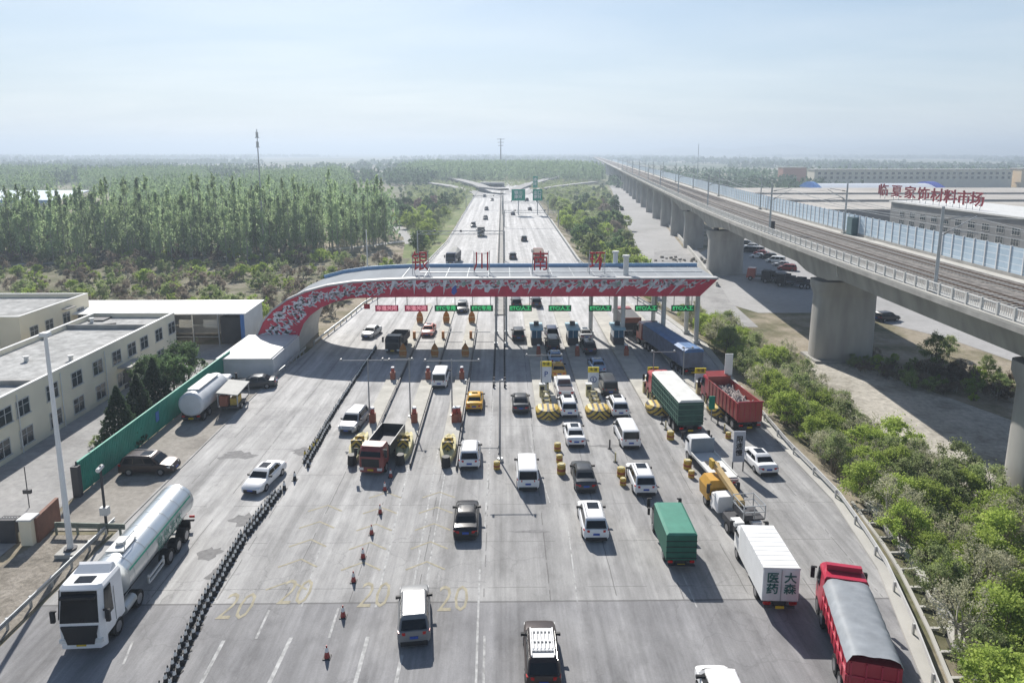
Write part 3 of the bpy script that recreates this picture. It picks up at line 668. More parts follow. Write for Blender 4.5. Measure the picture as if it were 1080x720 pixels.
def window_y(par, x, y, z, w, h, sub=2):
    mb = MB()
    def bx(x0, x1, z0, z1, k=1.0): mb.box(x0, x1, y - .06 * k, y, z0, z1)
    bx(x - w / 2 - .06, x - w / 2 + .02, z - h / 2, z + h / 2); bx(x + w / 2 - .02, x + w / 2 + .06, z - h / 2, z + h / 2); bx(x - w / 2 - .06, x + w / 2 + .06, z + h / 2, z + h / 2 + .07); bx(x - w / 2 - .1, x + w / 2 + .1, z - h / 2 - .1, z - h / 2, 2)
    for q in range(1, sub): xx_ = x - w / 2 + w * q / sub; bx(xx_ - .03, xx_ + .03, z - h / 2, z + h / 2)
    f_ = ob('window', mb, M_wframe, par); mb = MB(); mb.box(x - w / 2 + .02, x + w / 2 - .02, y - .022, y + .05, z - h / 2, z + h / 2); ob('pane', mb, M_pane, f_)
def flat_building(name, x0, x1, y0, y1, h, label, wallm):
    e = empty(name, ((x0 + x1) / 2, (y0 + y1) / 2, 0)); ox, oy = (x0 + x1) / 2, (y0 + y1) / 2
    a, b, c_, d = x0 - ox, x1 - ox, y0 - oy, y1 - oy; t = .28; mb = MB()
    mb.box(a, b, c_, c_ + t, 0, h); mb.box(a, b, d - t, d, 0, h); mb.box(a, a + t, c_ + t, d - t, 0, h); mb.box(b - t, b, c_ + t, d - t, 0, h); ob('wall', mb, wallm, e)
    mb = MB(); mb.box(a + t, b - t, c_ + t, d - t, h - .85, h - .55); r = ob('roof', mb, M_croof, e)
    mb = MB()
    for q in ((a - .05, b + .05, c_ - .05, c_ + t + .05), (a - .05, b + .05, d - t - .05, d + .05), (a - .05, a + t + .05, c_ + t + .05, d - t - .05), (b - t - .05, b + .05, c_ + t + .05, d - t - .05)): mb.box(*q, h + .002, h + .07)
    ob('coping', mb, M_offw, e)
    tag(e, label, 'building'); return e, r
bA, rA = flat_building('office_building', -55.2, -44.4, 30, 90.5, 5.95, 'two-storey cream office building with flat roof beside the green fence', M_cream)
ox, oy = -49.8, 60.25
for px, py in ((5, 441), (24, 430), (55, 414), (81, 400), (103, 388), (123, 378), (139, 369.5), (152, 362.5), (167.5, 355), (181, 348)):
    y, z = GX(px, py, -44.4); window_x(bA, -44.4 - ox, y - oy, 4.15, 1.7, 1.45)
for px, py in ((4, 480), (29, 467), (60, 449), (84, 434), (107, 420), (129, 407), (152, 393), (170, 382)):
    y, z = GX(px, py, -44.4); window_x(bA, -44.4 - ox, y - oy, 1.35, 1.7, 1.5)
y, z = GX(134, 397, -44.4)
mb = MB(); mb.box(-44.4 - ox, -42.9 - ox, y - oy - 1.8, y - oy + 1.8, 2.75, 2.95); ob('door_canopy', mb, M_conc, bA)
mb = MB(); mb.box(-44.39 - ox, -44.3 - ox, y - oy - .7, y - oy + .7, 0, 2.2); ob('door', mb, M_dark, bA)
for py_, hh in ((345, .55), (404, .5)):
    _, y = G(110 if py_ == 345 else 20, py_, 5.6); mb = MB(); mb.box(-54.9 - ox, -44.7 - ox, y - oy - .12, y - oy + .12, 5.4, 5.4 + hh); ob('roof_dividing_wall', mb, M_concd, bA)
for px in (112, 63, 14):
    y, _ = GX(px, 400, -44.4); mb = MB(); mb.cyl((-44.3 - ox, y - oy, 0), (-44.3 - ox, y - oy, 5.6), .06); ob('drain_pipe', mb, M_offw, bA)
for px, py in ((97, 340), (48, 357), (75, 380), (28, 381)):
    x, y = G(px, py, 5.4); mb = MB(); mb.cyl((x - ox, y - oy, 5.4), (x - ox, y - oy, 5.9), .22); mb.cyl((x - ox, y - oy, 5.9), (x - ox, y - oy, 6.0), .34); ob('roof_vent', mb, M_offw, rA)
mb = MB(); mb.box(-54.5 - ox, -52.5 - ox, 88 - oy, 90 - oy, 5.41, 5.6); mb.tube([(-53 - ox, 86 - oy, 5.5), (-51.5 - ox, 85 - oy, 5.7), (-50 - ox, 86.5 - oy, 5.55)], .12); ob('roof_scrap', mb, M_dark, rA)
bB, rB = flat_building('rear_building', -80, -60.6, 84, 98.5, 7.0, 'smaller cream building with flat roof behind the long office building', M_cream)
ox, oy = -70.3, 91.25
for px, py, in ((36, 350), (52, 343), (70, 335), (85, 330)):
    y, z = GX(px, py, -60.6); window_x(bB, -60.6 - ox, y - oy, z, 1.5, 1.5)
window_y(bB, -64 - ox, 84 - oy, 4.3, 1.3, 1.2); window_y(bB, -68 - ox, 84 - oy, 4.3, 1.3, 1.2)
y, z = GX(70, 325, -60.6); mb = MB(); mb.box(-60.6 - ox, -59.8 - ox, y - oy - 1, y - oy + 1, z, z + .12); ob('window_awning', mb, M_concd, bB)
# white shed
e = tag(empty('white_shed', (-50, 98, 0)), 'long open-fronted shed with white sheet roof left of the gate', 'shed')
mb = MB(); mb.hexa([(-13.3, -3.6, 4.75), (13.6, -3.6, 4.75), (13.6, 4.4, 5.0), (-13.3, 4.4, 5.0)], [(-13.3, -3.6, 4.9), (13.6, -3.6, 4.9), (13.6, 4.4, 5.15), (-13.3, 4.4, 5.15)]); ob('roof', mb, mat('white_roof_sheet', (.72, .72, .71), .55, var=.08, scale=.4), e)
mb = MB(); mb.box(-13, 13.3, 4.0, 4.15, 0, 4.95); mb.box(13.15, 13.3, -3.2, 4.0, 0, 4.8); mb.box(-13, 2.0, -1.2, -1.05, 0, 4.8); ob('wall', mb, M_blk, e)
mb = MB()
for x in (2.3, 6.0, 9.6, 13.0): mb.box(x - .08, x + .08, -3.3, -3.14, 0, 4.75)
for z in (1.4, 3.1): mb.box(2.3, 9.6, -3.28, -3.2, z, z + .08)
ob('steel_posts', mb, M_steel, e); mb = MB(); mb.box(9.2, 13.0, -1.6, 3.9, 0, 3.9); ob('painted_interior_shade', mb, M_dark, e); mb = MB(); mb.box(12.9, 13.34, -3.7, -3.35, 0, 4.74); ob('corner_post', mb, M_bluep, e)  # dark box in the open bay stands in for the shade inside
for a_ in (3, 6.5): mb = MB(); mb.box(a_, a_ + 2, -1.0, -.95, 2.2, 3.4); ob('panel', mb, M_offw, e)

# green hoarding fence
e = tag(empty('green_fence', (-34.3, 52, 0)), 'green corrugated sheet fence between the office yard and the forecourt', 'fence')
M_gf = mat('green_sheet', (.035, .26, .19), .55, var=.18, scale=.7); mb = MB(); y = 0.0
for k in range(17):
    mb = MB(); yy_ = y
    while yy_ < y + 1.78: mb.box(-.03, .03, yy_, yy_ + .17, .05, 2.75); mb.box(-.055, .0, yy_ + .17, yy_ + .26, .05, 2.75); yy_ += .26
    ob('sheet_panel', mb, M_gf, e); mb = MB(); mb.box(-.14, -.05, y - .05, y + .05, 0, 2.85); ob('post', mb, M_dark, e); y += 1.84
mb = MB(); mb.box(-.08, .08, 0, y, 2.75, 2.82); ob('top_rail', mb, mat('green_trim', (.12, .4, .3), .5), e); mb = MB(); mb.box(-.28, .28, -.5, -.05, 0, 2.6); ob('end_pillar', mb, M_dark, e)
mb = MB(); yc = 12.6; mb.box(.06, .1, yc - .3, yc + .3, 1.1, 2.1); ob('poster', mb, M_bluep, e)

# lower-left furniture: wall stub, picket fence, rails, masts
x0, y0 = G(38, 572); x1, y1 = G(61, 549)
e = tag(empty('gate_wall', (x0, y0, 0)), 'short brown and beige wall ending beside the concrete lane', 'wall'); dx, dy = x1 - x0, y1 - y0
mb = MB(); mb.hexa([(0, 0, 0), (.25, 0, 0), (dx + .25, dy, 0), (dx, dy, 0)], [(0, 0, 1.9), (.25, 0, 1.9), (dx + .25, dy, 1.9), (dx, dy, 1.9)]); ob('panel', mb, mat('brown_tile', (.2, .1, .07), .7, var=.2), e)
mb = MB(); mb.box(-.75, .05, -.4, .4, 0, 1.9); ob('pillar', mb, M_cream, e); mb = MB(); mb.box(-.85, .15, -.5, .5, 1.9, 2.02); ob('cap', mb, M_offw, e)
e = tag(empty('picket_fence', (x0 - 1.2, y0 + .3, 0)), 'white picket fence on a low wall at the left edge', 'fence')
mb = MB(); mb.box(-9, 0, -.15, .15, 0, .7); ob('low_wall', mb, M_cream, e); mb = MB()
for k in range(44): mb.box(-.1 - k * .2, -.05 - k * .2, -.03, .03, .7, 1.8)
mb.box(-9, 0, -.02, .02, 1.55, 1.62); ob('pickets', mb, M_offw, e)
mb = MB(); mb.box(-1.3, -.1, -.35, .35, 0, 1.75); ob('gate_box', mb, M_dark, e)
def beam(mb, a, b, z, h=.31, t=.07):
    a = Vector((a[0], a[1], 0)); b = Vector((b[0], b[1], 0)); d = (b - a).normalized(); n_ = Vector((d.y, -d.x, 0)) * t
    for z0, z1, k in ((z, z + h * .35, 1.0), (z + h * .35, z + h * .65, .3), (z + h * .65, z + h, 1.0)):
        mb.hexa([a + Vector((0, 0, z0)), a + n_ * k + Vector((0, 0, z0)), b + n_ * k + Vector((0, 0, z0)), b + Vector((0, 0, z0))], [a + Vector((0, 0, z1)), a + n_ * k + Vector((0, 0, z1)), b + n_ * k + Vector((0, 0, z1)), b + Vector((0, 0, z1))])
def guardrail(name, pts, label, step=2.0, zb=.5, m=None, h=.31, rails=1, group=None, zfun=None):
    o = pts[0]; e = empty(name, (o[0], o[1], 0)); L = [(p[0] - o[0], p[1] - o[1]) for p in pts]
    for r_ in range(rails):
        mb = MB()
        for a, b in zip(L, L[1:]): beam(mb, a, b, zb - r_ * .42, h)
        ob('beam', mb, m or M_steel, e)
    tot = 0
    acc = 0.0; nposts = 0; rest = MB()
    for a, b in zip(L, L[1:]):
        d = math.dist(a, b); s_ = (step - acc) % step if acc else 0
        while s_ < d:
            x = a[0] + (b[0] - a[0]) * s_ / d; y = a[1] + (b[1] - a[1]) * s_ / d
            mb = MB() if nposts < 95 else rest; mb.box(x - .14, x - .02, y - .06, y + .06, -.3, zb + h - .04)
            if nposts < 95: ob('post', mb, m or M_steel, e)
            nposts += 1; s_ += step
        acc = (acc + d) % step
    if rest.v: tag(ob('far_posts', rest, m or M_steel, e), kind='stuff')
    return tag(e, label, 'guardrail', group)
M_gr2 = mat('dull_green_steel', (.2, .23, .2), .6, .3, var=.2)
guardrail('guardrail', [(-28.75, 22), (-28.75, 30), (-28.75, 47.0)], 'steel guardrail beside the silver tanker lorry at lower left', 2.0)
guardrail('guardrail', [G(61, 563), G(133, 565)], 'short crosswise dull green guardrail below the small camera pole', 1.6, .55, M_gr2, .42)
guardrail('guardrail', [(-27.9, 78.5), (-27.6, 84), (-27.4, 92)], 'low guardrail at the foot of the canopy arch', 1.6, .5)
guardrail('guardrail', [(-27.0, 95)] + [(xl(y) + .3, y) for y in (110, 120, 130, 140, 154, 175, 208, 260, 330, 420, 500)], 'long steel guardrail along the left edge of the motorway', 3.0, .5)
guardrail('guardrail', [(xr(y) - .1, y) for y in (112, 130, 150, 170, 210, 260, 360, 500)], 'long steel guardrail along the right edge of the motorway', 3.0, .5)
guardrail('guardrail', [(xr(y) + .45, y) for y in (8, 14, 20, 25, 30, 35, 41, 45, 50, 55, 60, 66, 75)], 'curving steel guardrail along the right edge of the plaza', 4.0, .5, mat('pale_rail', (.55, .55, .54), .55, .2), .33)
e = tag(empty('drainage_frame', (22, 28, -.3)), 'pale concrete drain frame with dark openings outside the lower right guardrail', 'drain')
mb = MB(); dd = [(xr(y) + 1.35, y) for y in (14, 20, 25, 30, 35, 38, 41, 44, 47, 50)]
for (a, ya), (b, yb) in zip(dd, dd[1:]):
    for o_, w_ in ((0, .22), (1.15, .75)): mb.hexa([(a + o_ - 22, ya - 28, -.4), (a + o_ + w_ - 22, ya - 28, -.4), (b + o_ + w_ - 22, yb - 28, -.4), (b + o_ - 22, yb - 28, -.4)], [(a + o_ - 22, ya - 28, .38), (a + o_ + w_ - 22, ya - 28, .38), (b + o_ + w_ - 22, yb - 28, .38), (b + o_ - 22, yb - 28, .38)])
ob('side_wall', mb, M_conc, e); mb = MB(); y = 14.5
while y < 50: x = xr(y) + 1.5 - 22; mb.box(x, x + 1.05, y - 28.09, y - 27.91, .2, .36); y += 1.9
ob('cross_bars', mb, M_conc, e); mb = MB()
for (a, ya), (b, yb) in zip(dd, dd[1:]): mb.add([(a + .2 - 22, ya - 28, .05), (a + 1.2 - 22, ya - 28, .05), (b + 1.2 - 22, yb - 28, .05), (b + .2 - 22, yb - 28, .05)], [(0, 1, 2, 3)])
ob('channel_floor', mb, mat('channel_dark', (.05, .05, .04), .9), e)  # near-black floor between the cross bars
def mastpole(name, x, y, h, r0, r1, label, cat='mast', z0=0):
    e = empty(name, (x, y, z0)); mb = MB(); mb.cyl((0, 0, 0), (0, 0, h), r0, r1, 12); ob('pole', mb, M_white, e, smooth=True)
    return tag(e, label, cat)
x, y = G(75, 583); e = mastpole('lighting_mast', x, y, 15.6, .2, .11, 'tall white mast on a square footing at lower left', 'mast')
mb = MB(); mb.box(-.7, .7, -.7, .7, 0, .3); ob('footing', mb, M_conc, e); mb = MB(); mb.cyl((0, 0, .3), (0, 0, .42), .42); ob('flange', mb, M_dark, e); mb = MB(); mb.box(-.25, .25, -.25, .25, 15.5, 15.75); ob('head', mb, M_white, e)
x, y = G(113, 561); e = empty('camera_pole', (x, y, 0)); mb = MB(); mb.cyl((0, 0, 0), (0, 0, 5.2), .1, .08); ob('pole', mb, M_dark, e); mb = MB(); mb.cyl((0, .25, 5.05), (0, -.35, 4.95), .16); ob('camera', mb, M_offw, e); mb = MB(); mb.box(-.28, .28, -.2, .2, 1.4, 2.0); ob('control_box', mb, M_offw, e)
tag(e, 'short grey pole with camera head and white box beside the silver tanker', 'camera pole')
x, y = G(31, 535); e = empty('yard_antenna', (x, y, 0)); mb = MB(); mb.cyl((0, 0, 0), (0, 0, 3.4), .035); ob('pole', mb, M_dark, e); mb = MB(); mb.box(-.3, .3, -.1, .1, 1.2, 1.5); ob('bracket', mb, M_dark, e); tag(e, 'thin dark pole above the picket fence end', 'pole')

# ------------------------------------------------------------------ median fence, cone line
e = tag(empty('median_fence', (-.45, 77, 0)), 'twin rows of dark posts with rails fencing the central median', 'fence'); y = 0; k = 0; rest = MB()
mb = MB(); mb.box(-.68, -.62, 36, 433, .75, .82); mb.box(.62, .68, 36, 433, .75, .82); ob('rail', mb, M_dark, e)
while y < 433:
    for s in (-.65, .65):
        mb = MB() if k < 96 else rest; mb.box(s - .11, s + .11, y - .08, y + .08, 0, .5 if y < 36 else 1.0)
        if k < 96: ob('post', mb, M_dark, e)
        k += 1
    y += 1.15 if y < 36 else 3.0
tag(ob('far_posts', rest, M_dark, e), kind='stuff')
mb = MB(); mb.box(-1.0, 1.0, 36, 433, 0, .18); ob('kerb_strip', mb, M_concd, e)
mb = MB(); mb.box(-.03, .05, -18, 0, 0, .12); ob('low_divider', mb, M_dark, e)
M_cone = mat('cone_dark_rubber', (.035, .035, .037), .7, var=.3); M_coneb = mat('cone_white_band', (.75, .75, .73), .5); M_coner = mat('cone_red', (.34, .06, .05), .5); M_coney = mat('cone_yellow', (.6, .45, .05), .5)
def cone_proto(body, band):
    e = proto('traffic_cone', 'cone'); mb = MB(); mb.cyl((0, 0, .03), (0, 0, .72), .16, .035, 8); ob('cone', mb, body, e, smooth=True); mb = MB(); mb.box(-.2, .2, -.2, .2, 0, .04); ob('base', mb, M_black, e)
    mb = MB(); mb.cyl((0, 0, .36), (0, 0, .6), .105, .068, 8); ob('reflective_band', mb, band, e); return e
cB = cone_proto(M_cone, M_coneb); cR = cone_proto(M_coner, M_coneb); cY = cone_proto(M_cone, M_coney)
bl = [(180, 718), (215, 640), (255, 570), (296, 517), (324, 487), (350, 442), (380, 395), (399, 366)]
bp_ = [G(*p) for p in bl]; bp_ = [(-17.2, 24)] + bp_
for i, (a, b) in enumerate(zip(bp_, bp_[1:])):
    if i == 4: continue
    d = math.dist(a, b); nseg = int(d / .5)
    for q in range(nseg):
        t = q / nseg
        for s in (-.2, .2):
            x = a[0] + (b[0] - a[0]) * t + s + random.uniform(-.04, .04); y = a[1] + (b[1] - a[1]) * t + random.uniform(-.06, .06) + (s * .6)
            if i >= 5 and s > 0 and y > 66: continue
            dup(cB, (x, y, 0), random.uniform(0, 6), 'black cone with white band in the ' + ('left' if s < 0 else 'right') + ' file of the line ' + ('at the bottom edge' if y < 34 else 'beside the tanker lorry' if y < 45 else 'just below the gap' if y < 54 else 'just above the gap' if y < 62 else 'beside the silver SUV' if y < 74 else 'in the canopy shade'), 'black cones in the dense line', scale=.9)
for k, (px, py) in enumerate(((300, 516), (311, 506), (325, 492), (322, 483), (327, 478), (331, 474), (335, 470))):
    x, y = G(px, py); dup(cY if k > 2 else cB, (x, y, 0), 0, 'yellow-banded cone in the short line above the gap' if k > 2 else ['black cone alone at the lower end of the gap', 'black cone alone in the middle of the gap', 'black cone alone at the upper end of the gap'][k], 'cones around the gap in the line', scale=1.1)
for k, (px, py) in enumerate(((345, 693), (362, 650), (373, 613), (383, 588), (392, 563), (401, 541), (406, 517), (412, 503))):
    x, y = G(px, py); dup(cR, (x, y, 0), 0, f"red and white cone, {['first', 'second', 'third', 'fourth', 'fifth', 'sixth', 'seventh', 'eighth'][k]} from the bottom of the single file", 'red cones in single file', scale=1.05)

# ------------------------------------------------------------------ toll islands
M_isl = mat('island_concrete', (.44, .425, .38), .9, var=.2, scale=.8, detail=8)
M_str = bpy.data.materials.new('yellow_black_chevron'); M_str.use_nodes = True; N = M_str.node_tree; B = N.nodes['Principled BSDF']; B.inputs['Roughness'].default_value = .6
T = N.nodes.new('ShaderNodeTexCoord'); sp = N.nodes.new('ShaderNodeSeparateXYZ'); N.links.new(T.outputs['Object'], sp.inputs[0])
f_ = mth('LESS_THAN', mth('FRACT', mth('MULTIPLY', mth('ADD', mth('ABSOLUTE', sp.outputs[0]), sp.outputs[2]), 1.9)), .42)
N.links.new(mixc(f_, (.52, .36, .06), (.06, .055, .05)), B.inputs['Base Color'])
M_cr = mat('cream_island_paint', (.52, .47, .27), .8, var=.25, scale=2.2, detail=6)
def island(x, y0, y1, w, label, kind):
    e = tag(empty('toll_island', (x, y0, 0)), label, 'traffic island'); L = y1 - y0; h = w / 2
    mb = MB(); mb.prism([(-h, 2.2), (-h * .7, .9), (0, 0), (h * .7, .9), (h, 2.2), (h, L - 2), (0, L), (-h, L - 2)], 0, .22); ob('kerb', mb, M_isl, e)
    if kind == 'boat':
        mb = MB(); R_ = []
        for yy_, ww, zz in ((.1, .12, .3), (.8, .5, .62), (2.0, .74, .85), (3.6, .7, .95), (5.0, .5, .8), (6.0, .25, .55)):
            R_.append([(-ww, yy_, .2), (-ww * .95, yy_, zz), (-ww * .55, yy_, zz + .02), (0, yy_, zz * .7 if yy_ > .5 else zz), (ww * .55, yy_, zz + .02), (ww * .95, yy_, zz), (ww, yy_, .2)])
        mb.loft(R_); ob('nose', mb, M_cr, e, smooth=True)
        mb = MB(); mb.cyl((0, .0, .1), (0, 0, 1.0), .42, .36, 10); ob('bumper_drum', mb, M_black, e, smooth=True)
        mb = MB(); mb.box(-.5, .5, 1.9, 2.05, .5, 1.5); ob('chevron_board', mb, M_str, e); mb = MB(); mb.box(-.42, .42, 3.3, 3.45, .4, 1.3); ob('chevron_board', mb, M_str, e)
    else:
        mb = MB(); R_ = []
        for z, k in ((.2, 1.0), (.75, 1.02), (1.05, .85), (1.15, .6)):
            R_.append([(math.cos(a) * h * 1.05 * k, 1.7 + math.sin(a) * 1.5 * k, z) for a in [math.pi + i * math.pi / 12 for i in range(13)]] + [(h * 1.05 * k, 2.4, z), (-h * 1.05 * k, 2.4, z)])
        mb.loft(R_); ob('nose', mb, M_str, e)
        for yy_ in (3.0, 4.2, 5.6):
            mb = MB(); mb.box(-.45, -.3, yy_, yy_ + .15, .2, 1.35); mb.box(.3, .45, yy_, yy_ + .15, .2, 1.35); mb.box(-.45, .45, yy_, yy_ + .15, 1.2, 1.35); ob('hoop_guard', mb, M_cr, e)
    return e
ord_ = ['left', 'second', 'third']
LI = [(-13.4, 57), (-9.15, 57), (-5.05, 56.5)]
for (x, y0), nm in zip(LI, ('leftmost cream toll island with boat-shaped nose and black drum', 'middle cream toll island with boat-shaped nose and black drum', 'cream toll island with boat-shaped nose nearest the median fence')):
    island(x, y0, 122, 1.5, nm, 'boat')
RI = [(4.7, 66.3, 2.4), (9.95, 66.3, 2.4), (16.6, 67.3, 2.5), (22.6, 66.8, 1.6)]
for (x, y0, w), nm in zip(RI, ('toll island with yellow-black nose nearest the median on the right', 'toll island with yellow-black nose behind the line of white cars', 'toll island with yellow-black nose beside the dark green stake truck', 'narrow toll island between the green stake truck and the red dump truck')):
    island(x, y0, 122, w, nm, 'dome')
# low dark rails along the left islands
for (x, y0), nm in zip(LI, ('leftmost', 'middle', 'third')):
    e = empty('lane_rail', (x + .95, y0 - .6, 0)); mb = MB(); mb.box(-.05, .05, 0, 48, .25, .4); mb.box(-.04, .04, 0, 48, 0, .08); ob('rail', mb, M_dark, e); mb = MB()
    for k in range(13): mb.box(-.05, .05, k * 4 - .05, k * 4 + .05, 0, .42)
    ob('posts', mb, M_dark, e); tag(e, f'low dark rail along the right side of the {nm} cream toll island', 'rail')
# booths
def booth(x, y, label, roofc, group='toll booths'):
    e = tag(empty('toll_booth', (x, y, .22)), label, 'toll booth', group)
    mb = MB(); mb.box(-.75, .75, -1.5, 1.5, 0, 1.05); ob('lower_wall', mb, M_dark, e)
    mb = MB(); mb.box(-.7, .7, -1.45, 1.45, 1.05, 2.2); ob('window', mb, mat('booth_glass', (.05, .13, .2), .15, spec=.7), e)
    mb = MB(); mb.box(-.92, .92, -1.75, 1.75, 2.2, 2.55); ob('roof', mb, roofc, e)
    mb = MB(); mb.box(-.72, -.66, -1.47, -1.4, 1.05, 2.2); mb.box(.66, .72, -1.47, -1.4, 1.05, 2.2); mb.box(-.04, .04, -1.47, -1.4, 1.05, 2.2); ob('mullion', mb, M_offw, e)
    mb = MB(); mb.box(-.35, .35, -.3, .4, 2.56, 3.1); ob('roof_unit', mb, M_dark, e)
    return e
M_br = mat('booth_roof_blue', (.32, .5, .6), .5, var=.15)
for i, (x, lab) in enumerate(((4.8, 'blue-roofed toll booth nearest the median on the right side'), (10.0, 'blue-roofed toll booth second from the median on the right side'), (16.5, 'blue-roofed toll booth beside the tall pair of canopy columns'), (21.9, 'blue-roofed toll booth beside the blue trailer truck'))):
    booth(x, 95.5, lab, M_br)
M_ob = mat('orange_roof', (.45, .17, .08), .6)
# machines, posts and small gear on the islands
def gear(name, x, y, label, cat, kind, group=None, z=.22, s=1.0):
    e = tag(empty(name, (x, y, z)), label, cat, group); e.scale = (s, s, s)
    if kind == 'redpost':
        mb = MB(); mb.box(-.3, .3, -.3, .3, 0, .95); ob('cabinet', mb, mat('rust_red', (.3, .1, .06), .6), e); mb = MB(); mb.cyl((0, 0, .95), (0, 0, 1.5), .24, .2); ob('head', mb, mat('faded_signal_red', (.36, .07, .05), .6), e, smooth=True); mb = MB(); mb.cyl((0, 0, 1.5), (0, 0, 1.62), .26, .2); ob('cap', mb, M_white, e)
    if kind == 'shield':
        mb = MB(); R_ = [[(-.55, 0, .0), (.55, 0, 0), (.45, .3, 0), (-.45, .3, 0)], [(-.7, -.05, .9), (.7, -.05, .9), (.5, .3, .9), (-.5, .3, .9)], [(-.55, 0, 1.8), (.55, 0, 1.8), (.4, .3, 1.8), (-.4, .3, 1.8)], [(-.12, 0, 2.5), (.12, 0, 2.5), (.1, .2, 2.5), (-.1, .2, 2.5)]]
        mb.loft(R_); ob('shield', mb, M_orange, e, smooth=True); mb = MB(); mb.cyl((0, .15, 2.4), (0, .15, 3.0), .05); ob('aerial', mb, M_dark, e); mb = MB(); mb.box(-.5, .5, -.09, -.06, .2, .32); ob('stripe', mb, M_cr, e); mb = MB(); mb.box(-.55, .55, -.09, -.06, 1.2, 1.32); ob('stripe', mb, M_cr, e)
    if kind == 'barrel':
        mb = MB(); mb.cyl((0, 0, 0), (0, 0, 1.0), .45, .42, 12); ob('drum', mb, M_yellow, e, smooth=True); mb = MB(); mb.cyl((0, 0, .35), (0, 0, .6), .462, .455, 12); ob('band', mb, mat('barrel_band', (.35, .1, .05), .5), e, smooth=True); mb = MB(); mb.cyl((0, 0, 1.0), (0, 0, 1.08), .36, .3, 12); ob('lid', mb, M_cr, e)
    if kind == 'machine':
        mb = MB(); mb.box(-.3, .3, -.25, .25, 0, 1.4); ob('cabinet', mb, M_cr, e); mb = MB(); mb.box(-.22, .22, -.27, -.25, .8, 1.2); ob('screen', mb, M_glass, e); mb = MB(); mb.box(-.36, .36, -.32, .3, 1.4, 1.5); ob('hood', mb, M_offw, e)
    if kind == 'barrier':
        mb = MB(); mb.box(-.2, .2, -.2, .2, 0, 1.05); ob('housing', mb, mat('barrier_orange', (.5, .2, .05), .5), e); mb = MB(); mb.box(.2, 2.9, -.04, .04, .85, .97); ob('boom', mb, M_offw, e)
    return e
isn = ['leftmost cream island', 'middle cream island', 'cream island nearest the median']
for (x, y0), nm in zip(LI, isn):
    gear('lane_terminal', x + .1, 66.2, f'rust red terminal with red rounded head on the {nm}', 'terminal', 'redpost')
    gear('lane_terminal', x + .05, 79.6, f'red-topped terminal near the shadow edge on the {nm}', 'terminal', 'redpost', s=.95)
    gear('crash_shield', x, 88.5, f'orange-brown crash shield in the canopy shade on the {nm}', 'crash shield', 'shield', s=.75)
    gear('crash_shield', x + .05, 107, f'orange-brown crash shield beyond the canopy on the {nm}', 'crash shield', 'shield', s=.8)
    gear('boom_barrier', x + .3, 98, f'orange boom barrier on the {nm}', 'barrier', 'barrier')
gear('lane_terminal', -4.55, 66.3, 'second rust red terminal beside its twin nearest the median', 'terminal', 'redpost')
rn = ['island nearest the median', 'island behind the white cars', 'island beside the green stake truck', 'narrow island by the red dump truck']
for (x, y0, w), nm in zip(RI, rn):
    gear('pay_machine', x - .3, y0 + 7.2, f'cream pay machine on the {nm}', 'machine', 'machine')
    gear('ticket_machine', x + .35, y0 + 9.5, f'small cream ticket machine farther up the {nm}', 'machine', 'machine', s=.85)
    gear('boom_barrier', x - .2, 98.5, f'orange boom barrier on the right-hand {nm}', 'barrier', 'barrier')
    gear('lane_terminal', x + .1, 89, f'red-topped terminal in the shade on the {nm}', 'terminal', 'redpost', s=.95)
for px, py, s, lab in ((524, 494, 1.0, 'yellow crash drum at the near end of the median'), (580, 443, 1.2, 'yellow crash drum below the nose nearest the median'), (630, 438, 1.2, 'yellow crash drum below the second yellow-black nose'), (707, 463, 1.2, 'yellow crash drum right of the white van in the queue'),
                       (588, 475, 1.1, 'small crash drum above two others left of the dark grey sedan'), (590, 487, 1.0, 'middle crash drum left of the dark grey sedan'), (592, 499, 1.3, 'lowest crash drum left of the dark grey sedan'),
                       (655, 502, 1.2, 'yellow crash drum left of the white car near the centre'), (657, 511, .9, 'smaller crash drum below one left of the white car'), (725, 494, 1.2, 'yellow crash drum left of the white flatbed truck'), (729, 503, .9, 'smaller crash drum below one left of the flatbed'), (768, 462, .9, 'drum on the line between green stake truck and red dump truck')):
    x, y = G(px, py); gear('crash_drum', x, y, lab, 'crash drum', 'barrel', z=0, s=s * .66)
for k, (px, py) in enumerate(((643, 473), (649, 487), (698, 447), (702, 453), (757, 448), (764, 456), (750, 468))):
    x, y = G(px, py); e = empty('lane_post', (x, y, 0)); mb = MB(); mb.cyl((0, 0, 0), (0, 0, .9), .07); ob('post', mb, M_cr if k % 2 else M_cone, e); mb = MB(); mb.cyl((0, 0, 0), (0, 0, .06), .2); ob('foot', mb, M_black, e)
    tag(e, ['dark lane post left of the white van', 'cream lane post below a dark one left of the white van', 'dark lane post above the drum beside the stake truck', 'cream lane post just above the drum beside the stake truck', 'dark lane post above the red dump truck rear line', 'cream lane post between the two right trucks', 'dark lane post by the flatbed headboard'][k], 'post')
